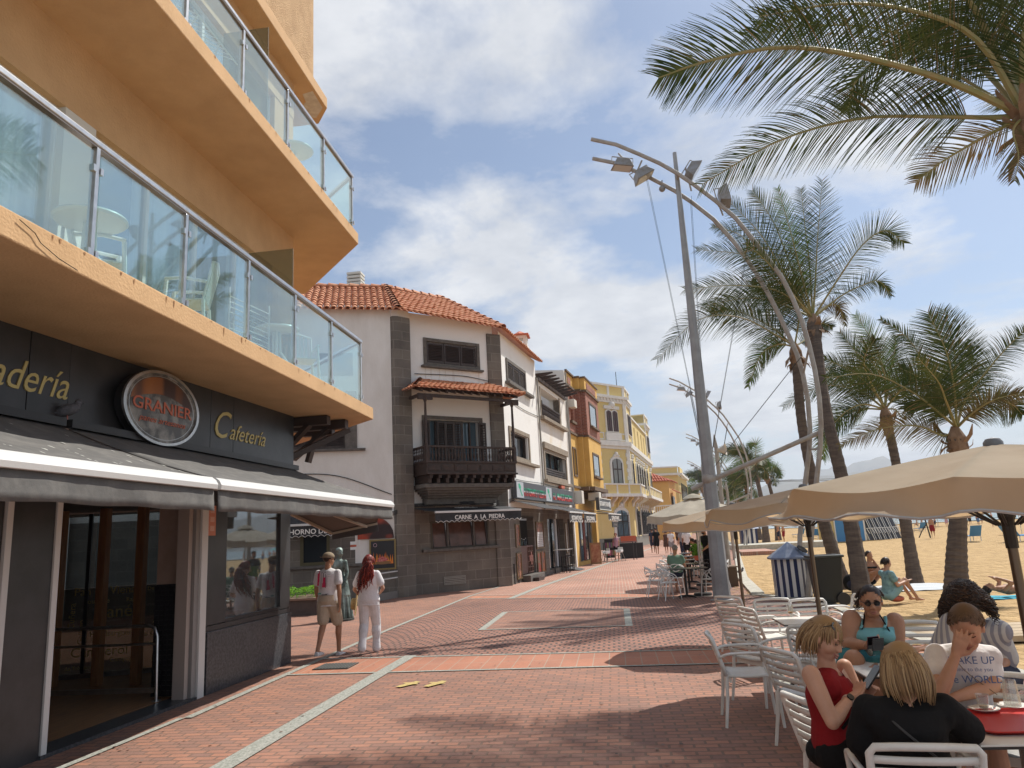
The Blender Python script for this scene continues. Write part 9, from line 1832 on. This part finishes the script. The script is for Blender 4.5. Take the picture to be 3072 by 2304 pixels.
remesh(mb, 'body', sk_t, T, .014, 4); mb = MB(); mb.ball(pel, (.10, .18, .10), 12, 8); mb.ball(che+V(.02, .06, .07), (.07, .07, .05)); mb.ball(che+V(.02, -.06, .07), (.07, .07, .05)); remesh(mb, 'bikini', c_beige, T, .014, 2); hair(T, hc, M, h_dark, .12, 120, 1, r=.008, seed=2, down=V(-.8, 0, -.5))
T = thing('beach_easel', 'small dark A shaped stand in the middle of the sand', 'stand', G(*rr(1550, 715))); p = T.location.copy(); mb = MB(); mb.beam(p+V(.25, 0, 0), p+V(.05, 0, 1.5), .08, .08); mb.build('upright', m_blackm, T); mb = MB(); mb.tube([p+V(-.55, 0, .05), p+V(-.3, 0, .5), p+V(.1, 0, 1.0), p+V(-.2, 0, .7)], .04, 6); mb.build('strap', m_blackm, T)
pg_ = PY(*bb(1513, 892), 27.0); pigeon((pg_.x, 27.0, .07), 1.8, 'pigeon standing on the pale kerb beside the sand')
T = thing('striped_litter_bin', 'far striped litter bin on the promenade edge below the tan umbrella', 'litter bin', PY(1900+1140*.3014, 1600, 62)); T.location.z = 0; p = T.location.copy()
for j in range(7): mb = MB(); mb.box(p.x-.6+j*.18, p.x-.43+j*.18, p.y-.5-.01*(j % 2), p.y+.4, 0, 1.35); mb.build('stripe_board', m_bw if j % 2 else m_navy, T)
mb = MB(); mb.lathe([(.95, 1.36), (.02, 1.75)], (p.x, p.y, 0), 4); mb.build('roof', m_broof, T)
T = thing('beach_ramp', 'pinkish paved ramp and low platform stepping down to the sand far on', 'ramp', (8.5, 47, 0)); mb = MB(); mb.prism([(7.3, 46, -.1), (9.2, 45.5, -.1), (9.4, 50, -.1), (7.6, 50.5, -.1)], (0, 0, .25)); mb.build('platform', m_far, T); mb = MB(); mb.box(8.2, 15, 54, 58, -.1, .3); mb.build('step', mk, T)
# wires across the bay
T = thing('overhead_wires', 'two thin overhead wires crossing behind the far palms', 'wires', (20, 90, 8))
for k, yy in enumerate((286, 303)):
    a = PY(1900+850*.3014, 1350+322*.3014, 92); b = PY(1900+1990*.3014, 1350+yy*.3014, 92); mb = MB(); mb.tube([a, b, b+(b-a)*.5], .03, 4); mb.build('wire', m_blackm, T)
# haze: the sea air between here and the hills
hz_ = bpy.data.materials.new('sea_haze'); hz_.use_nodes = True; t = hz_.node_tree; t.nodes.clear(); oo = nd(t, 'ShaderNodeOutputMaterial'); pv = nd(t, 'ShaderNodeVolumePrincipled'); pv.inputs['Color'].default_value = (.80, .87, .97, 1); pv.inputs['Density'].default_value = .00025; pv.inputs['Anisotropy'].default_value = .2; t.links.new(pv.outputs[0], oo.inputs['Volume'])
mb = MB(); mb.box(-2600, 5600, -700, 5700, -3, 345); o = mb.build('haze', hz_); tag(o, kind='stuff')
